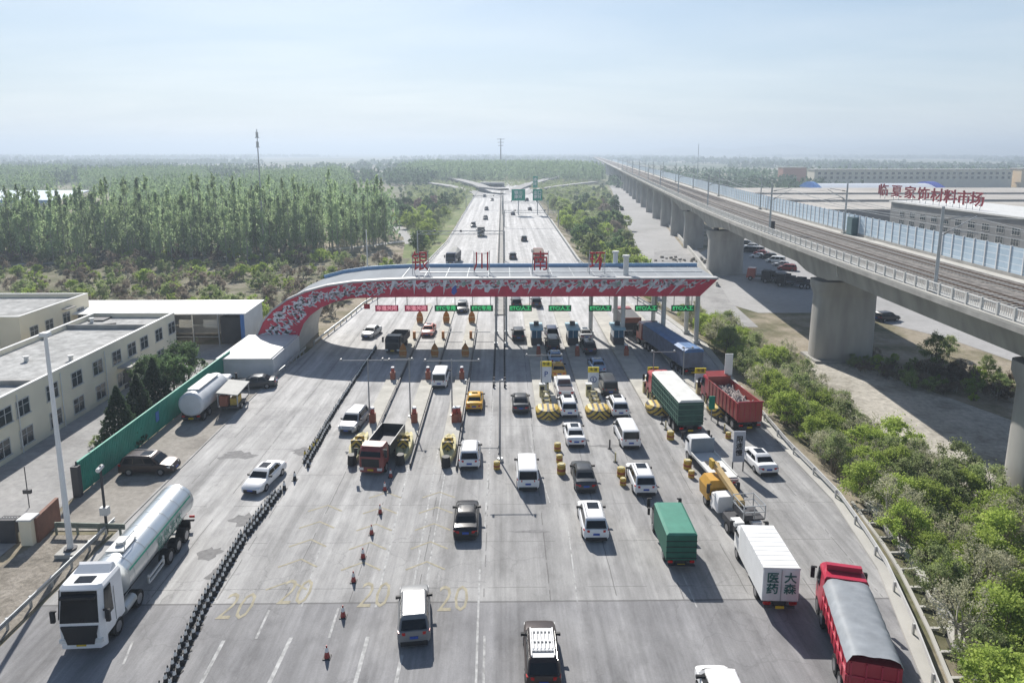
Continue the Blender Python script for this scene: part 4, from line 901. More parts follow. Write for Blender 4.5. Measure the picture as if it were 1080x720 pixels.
# panel signs on the right islands
M_sp = mat('sign_panel_white', (.62, .66, .74), .5, var=.1)
for (px, py), x_, lab, c1 in (((576, 381), 5.0, 'nearest the median', .12), ((626, 387), 10.4, 'second from the median', 0), ((689, 387), 17.2, 'beside the green stake truck cab', 0), ((739, 388), 23.3, 'right of the green stake truck', 0)):
    yy_ = 75.0; x, z = GY(px, py, yy_); e = empty('lane_information_sign', (x, yy_, .2)); z -= .2
    mb = MB(); mb.box(-.62, .62, -.06, .06, z - 2.5, z - .62); ob('panel', mb, M_sp, e); mb = MB(); mb.box(-.63, .63, -.065, .065, z - .61, z); ob('header', mb, mat('sign_yellow', (.72, .58, .03), .5), e)
    mb = MB(); mb.box(-.12, .12, .0, .12, 0, z - .6); ob('post', mb, M_steel, e)
    text_ob('symbol', 'P' if c1 else '①', .9, mat('sign_blue_ink', (.03, .08, .3), .5), e, (0, -.075, z - 1.5), bold=.01); text_ob('header_lettering', '车道', .42, M_black, e, (0, -.075, z - .3))
    tag(e, f'white lane sign with yellow header, the one {lab}', 'sign', 'lane information signs on the islands')
x, y = G(766, 425); e = empty('white_banner_sign', (x, y, 0)); mb = MB(); mb.box(-.1, .1, -.06, .06, 0, 5.6); ob('post', mb, M_steel, e); mb = MB(); mb.box(-.42, .42, -.16, -.07, 3.3, 5.7); ob('panel', mb, M_white, e); tag(e, 'tall narrow white sign panel on a post beside the trees', 'sign')
x, y = G(778, 497); e = empty('weight_board', (x, y, 0)); mb = MB(); mb.box(-.5, .5, -.05, .05, .9, 3.7); ob('panel', mb, mat('board_grey', (.42, .44, .5), .5), e); mb = MB(); mb.box(-.5, -.42, 0, .1, 0, .9); mb.box(.42, .5, 0, .1, 0, .9); ob('leg', mb, M_dark, e)
text_ob('lettering', '限\n速\n慢', .62, M_black, e, (0, -.06, 2.35), bold=.01); tag(e, 'grey upright notice board between the red dump truck and the white flatbed', 'sign')
x, y = G(750, 443); e = empty('green_post_sign', (x, y, 0)); mb = MB(); mb.box(-.3, .3, -.05, .05, 1.2, 2.6); ob('panel', mb, M_green, e); mb = MB(); mb.cyl((0, 0, 0), (0, 0, 1.2), .06); ob('post', mb, M_steel, e); tag(e, 'small green sign just right of the green stake truck', 'sign')
M_pole = mat('dull_pole_grey', (.27, .28, .29), .6, .2)
# T-shaped lane camera poles
for k, (px, py, h, a0, a1, lab) in enumerate(((390, 442, 6.5, -2.9, 2.4, 'on the leftmost cream island'), (433, 441, 6.5, -2.9, .5, 'on the middle cream island'), (477, 440, 6.3, -2.9, 3.0, 'on the cream island nearest the median'), (527.5, 486, 7.6, -3.2, .4, 'at the near end of the median'),
                                              (571, 418, 5.0, -1.9, 2.4, 'on the first right-hand island'), (688, 418, 5.4, -.4, 2.5, 'on the island beside the green stake truck'), (720, 403, 4.4, -.3, 1.2, 'beside the green stake truck cab'))):
    x, y = G(px, py); e = empty('lane_camera_pole', (x, y, 0)); mb = MB(); mb.cyl((0, 0, 0), (0, 0, h), .08, .055); ob('pole', mb, M_pole, e); mb = MB(); mb.cyl((a0, 0, h - .15), (a1, 0, h - .15), .045); ob('arm', mb, M_pole, e)
    for q, xx in enumerate((a0 + .2, a1 - .2)): mb = MB(); mb.box(xx - .07, xx + .07, -.2, .14, h - .1, h + .05); ob('camera', mb, M_pole, e)
    mb = MB(); mb.cyl((0, 0, 0), (0, 0, .3), .3, .26); ob('base', mb, M_steel, e); tag(e, f'slim grey pole with a camera arm {lab}', 'camera pole', 'lane camera poles')
# ------------------------------------------------------------------ vehicles (local: +Y forward, base at ground)
def wheel_parts(root, x, y, r=.33, w=.23, dual=False):
    s = 1 if x > 0 else -1; mb = MB(); ww = w * (2.1 if dual else 1)
    mb.cyl((x, y, r), (x - s * ww, y, r), r, n=14); t = ob('wheel', mb, M_tyre, root, smooth=True)
    mb = MB(); mb.cyl((x + s * .012, y, r), (x - s * .05, y, r), r * .6, n=10); ob('rim', mb, M_rim, t); return t
CAR = {
 'sedan': dict(L=4.75, W=1.83, H=1.46, gc=.17, body=[(-2.37, .60, .86), (-2.30, .80, .95), (-2.1, .98, .99), (-1.45, 1.02, 1), (-.9, .95, 1), (.2, .93, 1), (1.0, .93, 1), (1.35, .90, .99), (1.9, .82, .96), (2.2, .72, .90), (2.36, .55, .8)], cab=(-1.75, 1.15), roof=(-.95, .35), tail=.82, head=.66),
 'suv': dict(L=4.65, W=1.88, H=1.68, gc=.2, body=[(-2.32, .75, .88), (-2.26, 1.0, .96), (-2.0, 1.08, .99), (-1.2, 1.08, 1), (0, 1.05, 1), (.9, 1.05, 1), (1.25, 1.03, .99), (1.8, .97, .96), (2.15, .86, .91), (2.32, .6, .82)], cab=(-2.18, 1.25), roof=(-1.78, .5), tail=1.0, head=.8),
 'mpv': dict(L=4.95, W=1.85, H=1.86, gc=.18, body=[(-2.47, .8, .92), (-2.43, 1.05, .97), (-2.2, 1.1, 1), (0, 1.06, 1), (1.1, 1.06, 1), (1.6, 1.02, .99), (2.1, .93, .95), (2.35, .82, .9), (2.47, .6, .82)], cab=(-2.38, 1.75), roof=(-2.18, .9), tail=1.05, head=.8),
}
def car_proto(kind, sunroof=True, rails=False):
    c = CAR[kind]; e = proto({'sedan': 'sedan_car', 'suv': 'suv_car', 'mpv': 'van_car'}[kind], 'car' if kind != 'mpv' else 'van'); hw = c['W'] / 2; gc = c['gc']
    rings = []
    for y, zt, wf in c['body']:
        w = hw * wf; zb = gc + (.1 if abs(y) > c['L'] / 2 - .2 else 0); h = zt - zb
        half = [(w * .84, zb), (w * .985, zb + h * .22), (w, zb + h * .6), (w * .965, zt - h * .13), (w * .86, zt - .01), (w * .45, zt + .02)]
        rings.append([(x, y, z) for x, z in half] + [(-x, y, z) for x, z in half[::-1]])
    mb = MB(); mb.loft(rings)
    y0, y1 = c['cab']; r0, r1 = c['roof']; zb = (1.0 if kind != 'sedan' else .93) - .04; H = c['H']; wb = hw * .90; wr = hw * .70 if kind == 'sedan' else hw * .74
    if kind == 'mpv': wr = hw * .82
    def ringz(w, a, b, z, cr): return [(w, a, z), (w, b, z), (w * cr, b + .05, z), (0, b + .09, z), (-w * cr, b + .05, z), (-w, b, z), (-w, a, z), (-w * cr, a - .04, z), (0, a - .06, z), (w * cr, a - .04, z)]
    mb.loft([ringz(wb, y0, y1, zb, .8), ringz(wr + .02, r0 - .03, r1 + .06, H - .1, .8), ringz(wr - .07, r0 + .1, r1 - .1, H - .02, .7), ringz(wr * .5, r0 + .3, r1 - .3, H, .6)])
    ob('body', mb, M_paint, e, smooth=True, ang=32)
    def P(s, side_y, z, ty):  # point on the cabin face
        k = (z - zb) / (H - .1 - zb); w = wb + (wr + .02 - wb) * k
        a = y0 + (r0 - .03 - y0) * k; b = y1 + (r1 + .06 - y1) * k; return w, a, b
    zl, zh = zb + .10, H - .17
    w0, a0, b0 = P(0, 0, zl, 0); w1, a1, b1 = P(0, 0, zh, 0); o = .10
    mb = MB(); mb.slab((-w0 * .9, b0 + o, zl), (w0 * .9, b0 + o, zl), (w1 * .9, b1 + o, zh), (-w1 * .9, b1 + o, zh), .02); ob('windscreen', mb, M_glass, e)
    mb = MB(); mb.slab((-w0 * .88, a0 - .072, zl), (w0 * .88, a0 - .072, zl), (w1 * .88, a1 - .072, zh), (-w1 * .88, a1 - .072, zh), .02); ob('rear_window', mb, M_glass, e)
    for s in (1, -1):
        def sp_(t, z, ww, aa, bb): return (s * (ww + .004), aa + (bb - aa) * t, z)
        for t0, t1 in ((.06, .32), (.35, .63), (.66, .94)) if kind != 'sedan' else ((.10, .46), (.50, .9)):
            q = [sp_(t0, zl, w0, a0, b0), sp_(t1, zl, w0, a0, b0), sp_(t1, zh, w1, a1, b1), sp_(t0, zh, w1, a1, b1)]
            if s < 0: q = q[::-1]
            mb = MB(); mb.slab(*q, .012); ob('side_window', mb, M_glass, e)
        m_ = MB(); m_.hexa([(s * wb, y1 - .5, zb + .05), (s * (hw + .16), y1 - .52, zb + .02), (s * (hw + .16), y1 - .38, zb + .02), (s * wb, y1 - .35, zb + .05)], [(s * wb, y1 - .5, zb + .16), (s * (hw + .16), y1 - .52, zb + .19), (s * (hw + .16), y1 - .38, zb + .19), (s * wb, y1 - .35, zb + .16)]); ob('mirror', m_, M_black, e)
        L2 = c['L'] / 2; bz = c['body'][1]; mb = MB(); xt = hw * c['body'][1][2]
        mb.hexa([(s * (xt - .42), -L2 + .0, c['tail'] - .17), (s * (xt - .03), -L2 + .06, c['tail'] - .17), (s * (xt + .015), -L2 + .3, c['tail'] - .13), (s * (xt - .42), -L2 + .2, c['tail'] - .13)], [(s * (xt - .42), -L2 + .03, c['tail'] - .02), (s * (xt - .03), -L2 + .09, c['tail'] - .02), (s * (xt + .015), -L2 + .32, c['tail'] - .02), (s * (xt - .42), -L2 + .2, c['tail'] - .02)]); ob('tail_light', mb, M_redl, e)
        xh = hw * c['body'][-2][2]
        mb = MB(); mb.hexa([(s * (xh - .4), L2 - .02, c['head'] - .15), (s * (xh + .02), L2 - .2, c['head'] - .15), (s * (xh + .02), L2 - .45, c['head'] - .1), (s * (xh - .4), L2 - .3, c['head'] - .1)], [(s * (xh - .4), L2 - .05, c['head'] - .02), (s * (xh + .02), L2 - .22, c['head'] - .0), (s * (xh + .03), L2 - .45, c['head'] + .02), (s * (xh - .4), L2 - .3, c['head'])]); ob('headlight', mb, M_clear, e)
    for x, y in ((hw + .01, c['L'] * .29), (-hw - .01, c['L'] * .29), (hw + .01, -c['L'] * .29), (-hw - .01, -c['L'] * .29)): wheel_parts(e, x, y, .34 if kind != 'sedan' else .32)
    L2 = c['L'] / 2; mb = MB(); mb.box(-hw * .8, hw * .8, -L2 - .015, -L2 + .25, gc - .01, gc + .26); ob('rear_bumper', mb, M_black, e)
    mb = MB(); mb.box(-hw * .62, hw * .62, L2 - .25, L2 + .012, gc + .08, gc + .36); ob('grille', mb, M_black, e)
    mb = MB(); mb.box(-.23, .23, -L2 - .035, -L2 + .02, .6 if kind == 'sedan' else .62, .74 if kind == 'sedan' else .76); ob('number_plate', mb, M_plate, e); mb = MB(); mb.box(-.23, .23, L2 - .02, L2 + .03, .42, .54); ob('number_plate', mb, M_plate, e)
    if sunroof: mb = MB(); mb.box(-wr * .6, wr * .6, r1 - 1.05, r1 - .15, H - .03, H + .008); ob('sunroof', mb, M_glass, e)
    if rails:
        for s in (1, -1): mb = MB(); mb.tube([(s * (wr - .08), r0 + .15, H - .02), (s * (wr - .08), r0 + .25, H + .05), (s * (wr - .08), r1 - .3, H + .05), (s * (wr - .08), r1 - .15, H - .02)], .022, 5); ob('roof_rail', mb, M_rim, e)
    return e
pS = car_proto('sedan', False); pSs = car_proto('sedan', True); pU = car_proto('suv', True, True); pUn = car_proto('suv', False, True); pV = car_proto('mpv', False)
def put(pr, px, py, label, paint_, L=4.7, rz=0.0, face=0, cat=None, z=0, group=None, scale=None):
    x, y = G(px, py, z); h = -rz + 0.0
    cx = x + math.sin(R(rz)) * L / 2; cy = y + math.cos(R(rz)) * L / 2
    o = dup(pr, (cx, cy, z + .006), R(-rz) + (math.pi if face else 0), label, group, {'paint_placeholder': paint_}, scale)
    if cat: o['category'] = cat
    return o
q = 'vehicles queueing at the toll plaza'; P_mgrey = paint('mid_grey', (.2, .205, .21), .35, .1)
cars = [
 (pUn, 437, 684, 'white-roofed silver SUV driving away at bottom centre-left', P_mgrey, -7),
 (pS, 491, 571, 'shiny black sedan driving away left of the median line', P_black, -1),
 (pU, 629, 573, 'white SUV nearest the camera in the centre queue, left of the green truck', P_white, 0),
 (pU, 681.5, 525, 'white SUV with dark sunroof right of the dark grey sedan', P_white, 0),
 (pS, 618.5, 521, 'dark grey sedan between two white cars in the centre', P_dgrey, 0),
 (pV, 557, 518, 'tall white van alone in the lane right of the median', P_white, 0),
 (pV, 665.5, 474, 'white van second in the queue under the second yellow sign', P_white, -1),
 (pSs, 608, 473, 'white sedan following the queue left of the white van', P_white, 0),
 (pU, 655, 442, 'white SUV directly behind the black van in the queue', P_white, -1),
 (pU, 601, 442, 'white SUV directly behind the white pickup in the queue', P_white, -1),
 (pV, 644, 419, 'black van waiting at the edge of the canopy shade', P_dgrey, -1),
 (pSs, 632.5, 395, 'pale blue sedan in the canopy shade behind a black car', P_blue, -2),
 (pSs, 587, 386, 'pale silver-blue sedan in the canopy shade behind the taxi lane', P_blue, -1),
 (pV, 584, 372, 'black van in the shade, third from the booths', P_black, -1),
 (pUn, 583, 359, 'dark navy SUV beside the first blue booth', P_navy, -1),
 (pU, 623, 375, 'dark grey SUV second from the blue booth in its lane', P_dgrey, -2),
 (pSs, 619, 360, 'silver-white sedan beside the second blue booth', P_silver, -2),
 (pS, 549.5, 437, 'dark grey sedan alone at the shadow edge right of the median', P_dgrey, 0),
 (pUn, 547, 361, 'black SUV in bright sun beyond the canopy shade', P_black, 0),
 (pUn, 495, 497, 'silver-white SUV below the yellow taxi, left of the median', P_white, -1),
 (pV, 463, 410, 'white van in the canopy shade left of the yellow taxi', P_white, 1),
 (pSs, 811, 503, 'white hatchback behind the red dump truck', P_white, -4),
]
for pr, px, py, lab, pc, rz in cars:
    r_ = put(pr, px, py, lab, pc, rz=rz, group=q)
    if pc is P_mgrey: mb = MB(); mb.box(-.6, .6, -1.72, .42, 1.655, 1.70); ob('roof_panel', mb, P_white, r_); mb = MB(); mb.box(-.4, .4, -.9, .25, 1.69, 1.712); ob('sunroof', mb, mat('pale_sunroof', (.3, .34, .35), .2), r_)
pT = car_proto('sedan', False); mb = MB(); mb.box(-.3, .3, -.4, -.2, 1.46, 1.6); ob('roof_sign', mb, M_yellow, pT); pT['category'] = 'taxi'
put(pT, 500, 435, 'bright yellow taxi driving away in full sun', P_taxi, group=q); put(pT, 590, 400, 'yellow taxi in the shade just ahead of the white pickup', paint('taxi_amber', (.5, .28, .05)), rz=-1, group=q)
# SUV with roof rack at the bottom
r = put(pUn, 573.5, 733, 'black SUV with silver slatted roof rack at the bottom edge', P_brown, group=q)
mb = MB(); H = 1.68
for k in range(6): xx = -.5 + k * .2; mb.box(xx - .035, xx + .035, -1.25, .15, H + .1, H + .14)
for y in (-1.3, -.6, .15): mb.box(-.62, .62, y - .04, y + .04, H + .06, H + .1)
for s in (-1, 1): mb.box(s * .6 - .03, s * .6 + .03, -1.7, .4, H + .03, H + .11)
ob('roof_rack', mb, M_white, r); mb = MB(); mb.box(-.56, .56, -1.75, .45, H - .01, H + .02); ob('roof_panel', mb, P_silver, r)
# white-roofed vehicle cut by the frame
_x, _y = G(759, 703, 1.86); dup(pV, (_x, _y - 1.0, .006), 0, 'white van cut off by the bottom edge right of centre', q, {'paint_placeholder': P_white})
# oncoming
put(pSs, 264, 523, 'white sedan coming towards the camera beside the cone line', P_white, rz=9, face=1, group='vehicles leaving the toll plaza')
put(pUn, 365, 459, 'silver SUV coming towards the camera left of the red-cab truck', P_silver, rz=8, face=1, group='vehicles leaving the toll plaza')
put(pS, 386, 358, 'silver sedan in bright sun beyond the arch', P_silver, rz=10, face=1, group='vehicles leaving the toll plaza')
put(pSs, 450, 356, 'faded red and white car beyond the canopy shade, coming closer', P_pink, rz=2, face=1, group='vehicles leaving the toll plaza')
put(pUn, 487, 331, 'dark SUV passing right under the green lane signs', P_dgrey, face=1, group='vehicles leaving the toll plaza')
put(pUn, 545, 326, 'black SUV beyond the canopy right of the median', P_black, group='vehicles beyond the toll gate')
put(pUn, 566, 325, 'dark car just beyond the fascia right of the median', P_dgrey, group='vehicles beyond the toll gate')
# parked black suv, sideways
x, y = G(155, 500); dup(pU, (x, y + .6, .01), R(-90 - 0), 'black SUV parked crosswise in front of the green fence', None, {'paint_placeholder': P_brown})
# far highway cars
far = [(513, 222, 'one'), (519, 212, ''), (499, 240, ''), (512, 232, ''), (511, 208, ''), (553, 255, ''), (541, 274, ''), (559, 222, ''), (541, 227, ''), (556, 212, ''), (545, 205, '')]
wd = ['dark car on the far left carriageway by the highest lane position', 'small dark car far up the left carriageway', 'dark car near the left guardrail of the motorway', 'dark car in the middle of the left carriageway', 'tiny dark car just below the ramp junction', 'black car in the middle of the right carriageway', 'black car close behind the canopy next to the median', 'small dark car below the right green sign', 'small dark car below the left green sign', 'tiny dark car between the green signs', 'tiny dark car at the foot of the ramp junction']
for (px, py, _), lab in zip(far, wd): put(random.choice([pS, pUn, pV]), px, py, lab, random.choice([P_black, P_dgrey, P_navy]), face=px < 530, group='cars on the motorway')
for px, py, lab in ((649, 217, 'dark car far up the side road by the viaduct'), (656, 222, 'second dark car on the side road just behind another')): put(pUn, px, py, lab, P_black, z=LOW + .02, rz=9)
x, y = G(935, 338, LOW); dup(pUn, (x, y, LOW), R(-75), 'black car seen beyond the big viaduct pier', None, {'paint_placeholder': P_black})
for k, (px, py, lab) in enumerate(((806, 296, 'dark truck with rusty cab parked below the viaduct girder'), (822, 299, 'dark machine-laden truck in the middle below the girder'), (838, 303, 'dark truck nearest the big pier below the girder'))):
    x, y = G(px, py, LOW); e = tag(empty('parked_lorry', (x, y, LOW + .05), R(62)), lab, 'truck'); m_ = MB(); m_.box(-1.2, 1.2, -4, 1.8, .9, 1.3); [m_.box(-1 + q * .7, -.6 + q * .7, -3.5 + q * 1.1, -1.6 + q * 1.2, 1.3, 2.2 + .3 * (q % 2)) for q in range(3)]; ob('bed', m_, M_dark, e); m_ = MB(); m_.hexa([(-1.15, 2, .6), (1.15, 2, .6), (1.15, 4, .6), (-1.15, 4, .6)], [(-1.1, 2, 2.9), (1.1, 2, 2.9), (1.1, 3.7, 2.9), (-1.1, 3.7, 2.9)]); ob('cab', m_, P_redd if k == 0 else M_black, e)
    for yy_ in (3, -1.5, -2.8):
        for s in (1, -1): wheel_parts(e, s * 1.2, yy_, .5, .3)
# parked row beyond the viaduct
ks = 0
for px, py in ((786, 258), (792, 262), (797, 266), (803, 269), (810, 273), (818, 277), (825, 281), (830, 285), (790, 266), (800, 272)):
    x, y = G(px, py, LOW); dup([pS, pUn, pV][ks % 3], (x, y, LOW), R(60), ['dark', 'white', 'grey', 'red'][ks % 4] + ' car in the packed row beyond the viaduct girder', 'cars packed beyond the viaduct', {'paint_placeholder': [P_dgrey, P_white, P_silver, P_redd][ks % 4]}); ks += 1

# ------------------------------------------------------------------ trucks
def truck_cab(e, y, w, paint_m, h=2.9, l=2.1, z0=.75, sleeper=True):
    """cab with its front face at y; returns rear y"""
    hw = w / 2; mb = MB(); zt = z0 + h - .75
    mb.loft([[(-hw, y - l, z0), (hw, y - l, z0), (hw, y - .3, z0), (hw * .84, y, z0), (-hw * .84, y, z0), (-hw, y - .3, z0)], [(-hw, y - l, z0 + .95), (hw, y - l, z0 + .95), (hw, y - .3, z0 + .95), (hw * .84, y, z0 + .95), (-hw * .84, y, z0 + .95), (-hw, y - .3, z0 + .95)],
             [(-hw * .96, y - l, zt - .15), (hw * .96, y - l, zt - .15), (hw * .94, y - .55, zt - .15), (hw * .78, y - .3, zt - .15), (-hw * .78, y - .3, zt - .15), (-hw * .94, y - .55, zt - .15)], [(-hw * .88, y - l + .05, zt), (hw * .88, y - l + .05, zt), (hw * .84, y - .62, zt), (hw * .7, y - .5, zt), (-hw * .7, y - .5, zt), (-hw * .84, y - .62, zt)]])
    ob('cab', mb, paint_m, e, smooth=True, ang=30)
    mb = MB(); mb.slab((-hw * .83, y + .012, z0 + 1.0), (hw * .83, y + .012, z0 + 1.0), (hw * .76, y - .28, zt - .22), (-hw * .76, y - .28, zt - .22), .03); ob('windscreen', mb, M_glass, e)
    for s in (1, -1):
        q = [(s * (hw + .003), y - 1.15, z0 + 1.02), (s * (hw + .003), y - .25, z0 + 1.02), (s * (hw * .955), y - .5, zt - .3), (s * (hw * .965), y - 1.15, zt - .3)]
        if s < 0: q = q[::-1]
        mb = MB(); mb.slab(*q, .02); ob('side_window', mb, M_glass, e)
        mb = MB(); mb.box(s * hw, s * (hw + .3), y - .2, y - .12, z0 + 1.9 - .3, z0 + 1.9 - .22); mb.box(min(s * (hw + .12), s * (hw + .34)), max(s * (hw + .12), s * (hw + .34)), y - .25, y - .1, z0 + .95, z0 + 1.65); ob('mirror', mb, M_black, e)
        mb = MB(); mb.box(min(s * hw * .55, s * hw * .92), max(s * hw * .55, s * hw * .92), y - .1, y + .05, z0 - .2, z0 + .02); ob('headlight', mb, M_clear, e)
    mb = MB(); mb.prism([(-hw * .98, y - .4), (hw * .98, y - .4), (hw * .98, y - .27), (hw * .83, y + .02), (-hw * .83, y + .02), (-hw * .98, y - .27)], .35, z0 - .002); ob('bumper', mb, paint_m, e); mb = MB(); mb.box(-hw * .7, hw * .7, y - .05, y + .035, z0 + .08, z0 + .8); ob('grille', mb, M_black, e)
    mb = MB(); mb.box(-.26, .26, y + .01, y + .05, .5, .64); ob('number_plate', mb, M_yplate, e)
    return y - l
def chassis(e, y0, y1, w=.9, z=.95): mb = MB(); mb.box(-w / 2, -w / 2 + .14, y0, y1, z - .28, z); mb.box(w / 2 - .14, w / 2, y0, y1, z - .28, z); mb.box(-w / 2, w / 2, y0, y0 + .12, z - .28, z); mb.box(-.35, .35, (y0 + y1) / 2, (y0 + y1) / 2 + .5, z - .25, z - .02); ob('chassis', mb, M_dark, e)
def rear_lights(e, y, w, z=.75):
    for s in (1, -1): mb = MB(); mb.box(min(s * w * .3, s * w * .46), max(s * w * .3, s * w * .46), y - .06, y, z, z + .16); ob('tail_light', mb, M_redl, e)
    mb = MB(); mb.box(-w * .45, w * .45, y - .02, y + .08, z - .25, z - .1); ob('under_run_bar', mb, M_dark, e); mb = MB(); mb.box(-.25, .25, y - .08, y - .02, z - .24, z - .08); ob('number_plate', mb, M_yplate, e)
def axles(e, ys_, w, r=.5, dual=True):
    for i, y in enumerate(ys_):
        for s in (1, -1): wheel_parts(e, s * w / 2, y, r, .28, dual and i > 0)
def truck(name, px, py, rz, face, label, cat, L, z=0, grp=None):
    x, y = G(px, py, z); cx = x + math.sin(R(rz)) * L / 2; cy = y + math.cos(R(rz)) * L / 2
    return tag(empty(name, (cx, cy, z + .006), R(-rz) + (math.pi if face else 0)), label, cat, grp)
# white box truck with characters on the rear doors
e = truck('box_truck', 822, 648, 3, 0, 'white box truck with dark characters on its rear doors', 'truck', 6.6)
truck_cab(e, 3.3, 1.95, P_white, 2.3, 1.6, .7); chassis(e, -3.1, 2.6, .8, .8); axles(e, (2.4, -1.7), 1.95, .4)
mb = MB(); mb.box(-1.08, 1.08, -3.2, 1.55, .85, 3.0); bx_ = ob('cargo_box', mb, M_white, e); mb = MB()
for k in range(9): mb.box(-1.1, 1.1, -2.9 + k * .5, -2.87 + k * .5, 3.0, 3.012)
mb.box(-1.1, 1.1, -3.22, -3.14, 2.9, 3.03); ob('roof_ribs', mb, M_offw, bx_)
for s in (-1, 1): mb = MB(); mb.box(min(s * .02, s * 1.02), max(s * .02, s * 1.02), -3.24, -3.2, .9, 2.92); d_ = ob('rear_door', mb, mat('door_grey_white', (.62, .63, .62), .5), e); text_ob('lettering', '医\n药' if s < 0 else '大\n森', .72, mat('dark_green_ink', (.03, .12, .1), .6), d_, (s * .52, -3.28, 2.0), bold=.004, sx=1.05)
mb = MB(); mb.box(-.03, .03, -3.27, -3.2, .9, 2.92); ob('door_bar', mb, M_steel, e); rear_lights(e, -3.2, 2.0, .62)
for s in (1, -1): mb = MB(); mb.box(min(s * .55, s * 1.0), max(s * .55, s * 1.0), -3.26, -3.2, .66, .8); ob('tail_light', mb, M_redl, e)
# green closed truck
e = truck('green_cargo_truck', 718, 602, 1, 0, 'small truck with teal green closed cargo body', 'truck', 5.6)
truck_cab(e, 2.8, 1.85, P_dgrey, 2.2, 1.5, .6); chassis(e, -2.6, 2.2, .8, .7); axles(e, (2.0, -1.5), 1.85, .36)
mb = MB(); mb.box(-1.0, 1.0, -2.75, 1.35, .75, 2.55); b_ = ob('cargo_body', mb, mat('teal_tarp', (.02, .11, .075), .55, var=.15, scale=1.5), e); mb = MB(); mb.hexa([(-1.02, -2.77, 2.551), (1.02, -2.77, 2.551), (1.02, 1.37, 2.551), (-1.02, 1.37, 2.551)], [(-.85, -2.7, 2.68), (.85, -2.7, 2.68), (.85, 1.3, 2.68), (-.85, 1.3, 2.68)]); ob('roof', mb, mat('teal_roof', (.06, .23, .165), .5, var=.12), b_)
mb = MB()
for k in range(4): mb.box(-1.03, 1.03, -2.78, -2.75, .9 + k * .4, .94 + k * .4)
ob('rear_slats', mb, M_black, b_); rear_lights(e, -2.75, 1.9, .6); mb = MB(); mb.box(-.9, .9, -3.0, -2.8, .45, .5); ob('step', mb, M_dark, e)
for s in (1, -1): mb = MB(); mb.box(min(s * 1.15, s * 1.3), max(s * 1.15, s * 1.3), 2.0, 2.2, 1.3, 1.8); ob('wing_mirror', mb, M_black, e)
# dark green stake truck with white top
e = truck('stake_truck', 728, 461, -4, 0, 'long dark green stake truck with white cover and red cab', 'truck', 11.8)
truck_cab(e, 5.9, 2.45, paint('faded_truck_red', (.5, .1, .1)), 3.0, 2.3, .9); chassis(e, -5.6, 4.5, .9, 1.1); axles(e, (4.9, 3.1, -3.0, -4.3), 2.45, .5)
mb = MB(); mb.box(-1.24, 1.24, -5.85, 3.3, 1.2, 3.55); b_ = ob('stake_body', mb, mat('dark_green_stakes', (.03, .075, .06), .65, var=.3, scale=2), e)
mb = MB(); mb.hexa([(-1.27, -5.87, 3.551), (1.27, -5.87, 3.551), (1.27, 3.32, 3.551), (-1.27, 3.32, 3.551)], [(-1.0, -5.8, 3.75), (1.0, -5.8, 3.75), (1.0, 3.2, 3.75), (-1.0, 3.2, 3.75)]); ob('cover', mb, mat('white_tarp', (.62, .62, .59), .7, var=.14, scale=1.2, bump=.4), b_); mb = MB()
for k in range(16): y = -5.7 + k * .58; mb.box(-1.28, -1.24, y, y + .08, 1.2, 3.5); mb.box(1.24, 1.28, y, y + .08, 1.2, 3.5)
for z in (1.6, 2.2, 2.8, 3.3): mb.box(-1.29, 1.29, -5.89, -5.85, z, z + .06); mb.box(-1.3, -1.28, -5.7, 3.2, z, z + .06)
ob('stakes', mb, mat('mid_green_stakes', (.1, .2, .15), .6), b_); rear_lights(e, -5.85, 2.4, .85)
# red dump truck full of rubble
e = truck('red_dump_truck', 790, 457, -6, 0, 'red dump truck open-topped with grey load near the right edge', 'dump truck', 9.6)
truck_cab(e, 4.8, 2.45, P_red, 3.0, 2.1, .9); chassis(e, -4.4, 3.5, .9, 1.1); axles(e, (3.9, 2.4, -2.2, -3.5), 2.45, .52)
mb = MB()
mb.hexa([(-1.2, -4.7, 1.25), (1.2, -4.7, 1.25), (1.2, 2.6, 1.25), (-1.2, 2.6, 1.25)], [(-1.25, -4.7, 1.35), (1.25, -4.7, 1.35), (1.25, 2.6, 1.35), (-1.25, 2.6, 1.35)])
for s in (1, -1): mb.box(min(s * 1.18, s * 1.27), max(s * 1.18, s * 1.27), -4.7, 2.6, 1.3, 3.1)
mb.box(-1.25, 1.25, -4.8, -4.7, 1.2, 3.3); mb.box(-1.25, 1.25, 2.6, 2.7, 1.3, 3.4); mb.hexa([(-1.2, 2.7, 3.2), (1.2, 2.7, 3.2), (1.1, 3.9, 3.5), (-1.1, 3.9, 3.5)], [(-1.2, 2.7, 3.3), (1.2, 2.7, 3.3), (1.1, 3.9, 3.6), (-1.1, 3.9, 3.6)])
b_ = ob('dump_body', mb, P_redd, e); mb = MB()
for k in range(9): mb.box(-1.31, -1.27, -4.6 + k * .85, -4.5 + k * .85, 1.3, 3.1); mb.box(1.27, 1.31, -4.6 + k * .85, -4.5 + k * .85, 1.3, 3.1)
for k in range(5): mb.box(-1.2 + k * .56, -1.1 + k * .56, -4.84, -4.8, 1.25, 3.25)
mb.box(-1.3, 1.3, -4.85, -4.8, 3.2, 3.32); ob('ribs', mb, P_red, b_)
mb = MB(); n1, n2 = 10, 26; rnd = random.Random(3)
for j in range(n2):
    for i in range(n1): mb.v.append((-1.17 + 2.34 * i / (n1 - 1), -4.68 + 7.26 * j / (n2 - 1), 2.35 + rnd.uniform(-.22, .25)))
for j in range(n2 - 1):
    for i in range(n1 - 1): mb.f.append((j * n1 + i, j * n1 + i + 1, (j + 1) * n1 + i + 1, (j + 1) * n1 + i)); mb.mi.append(0)
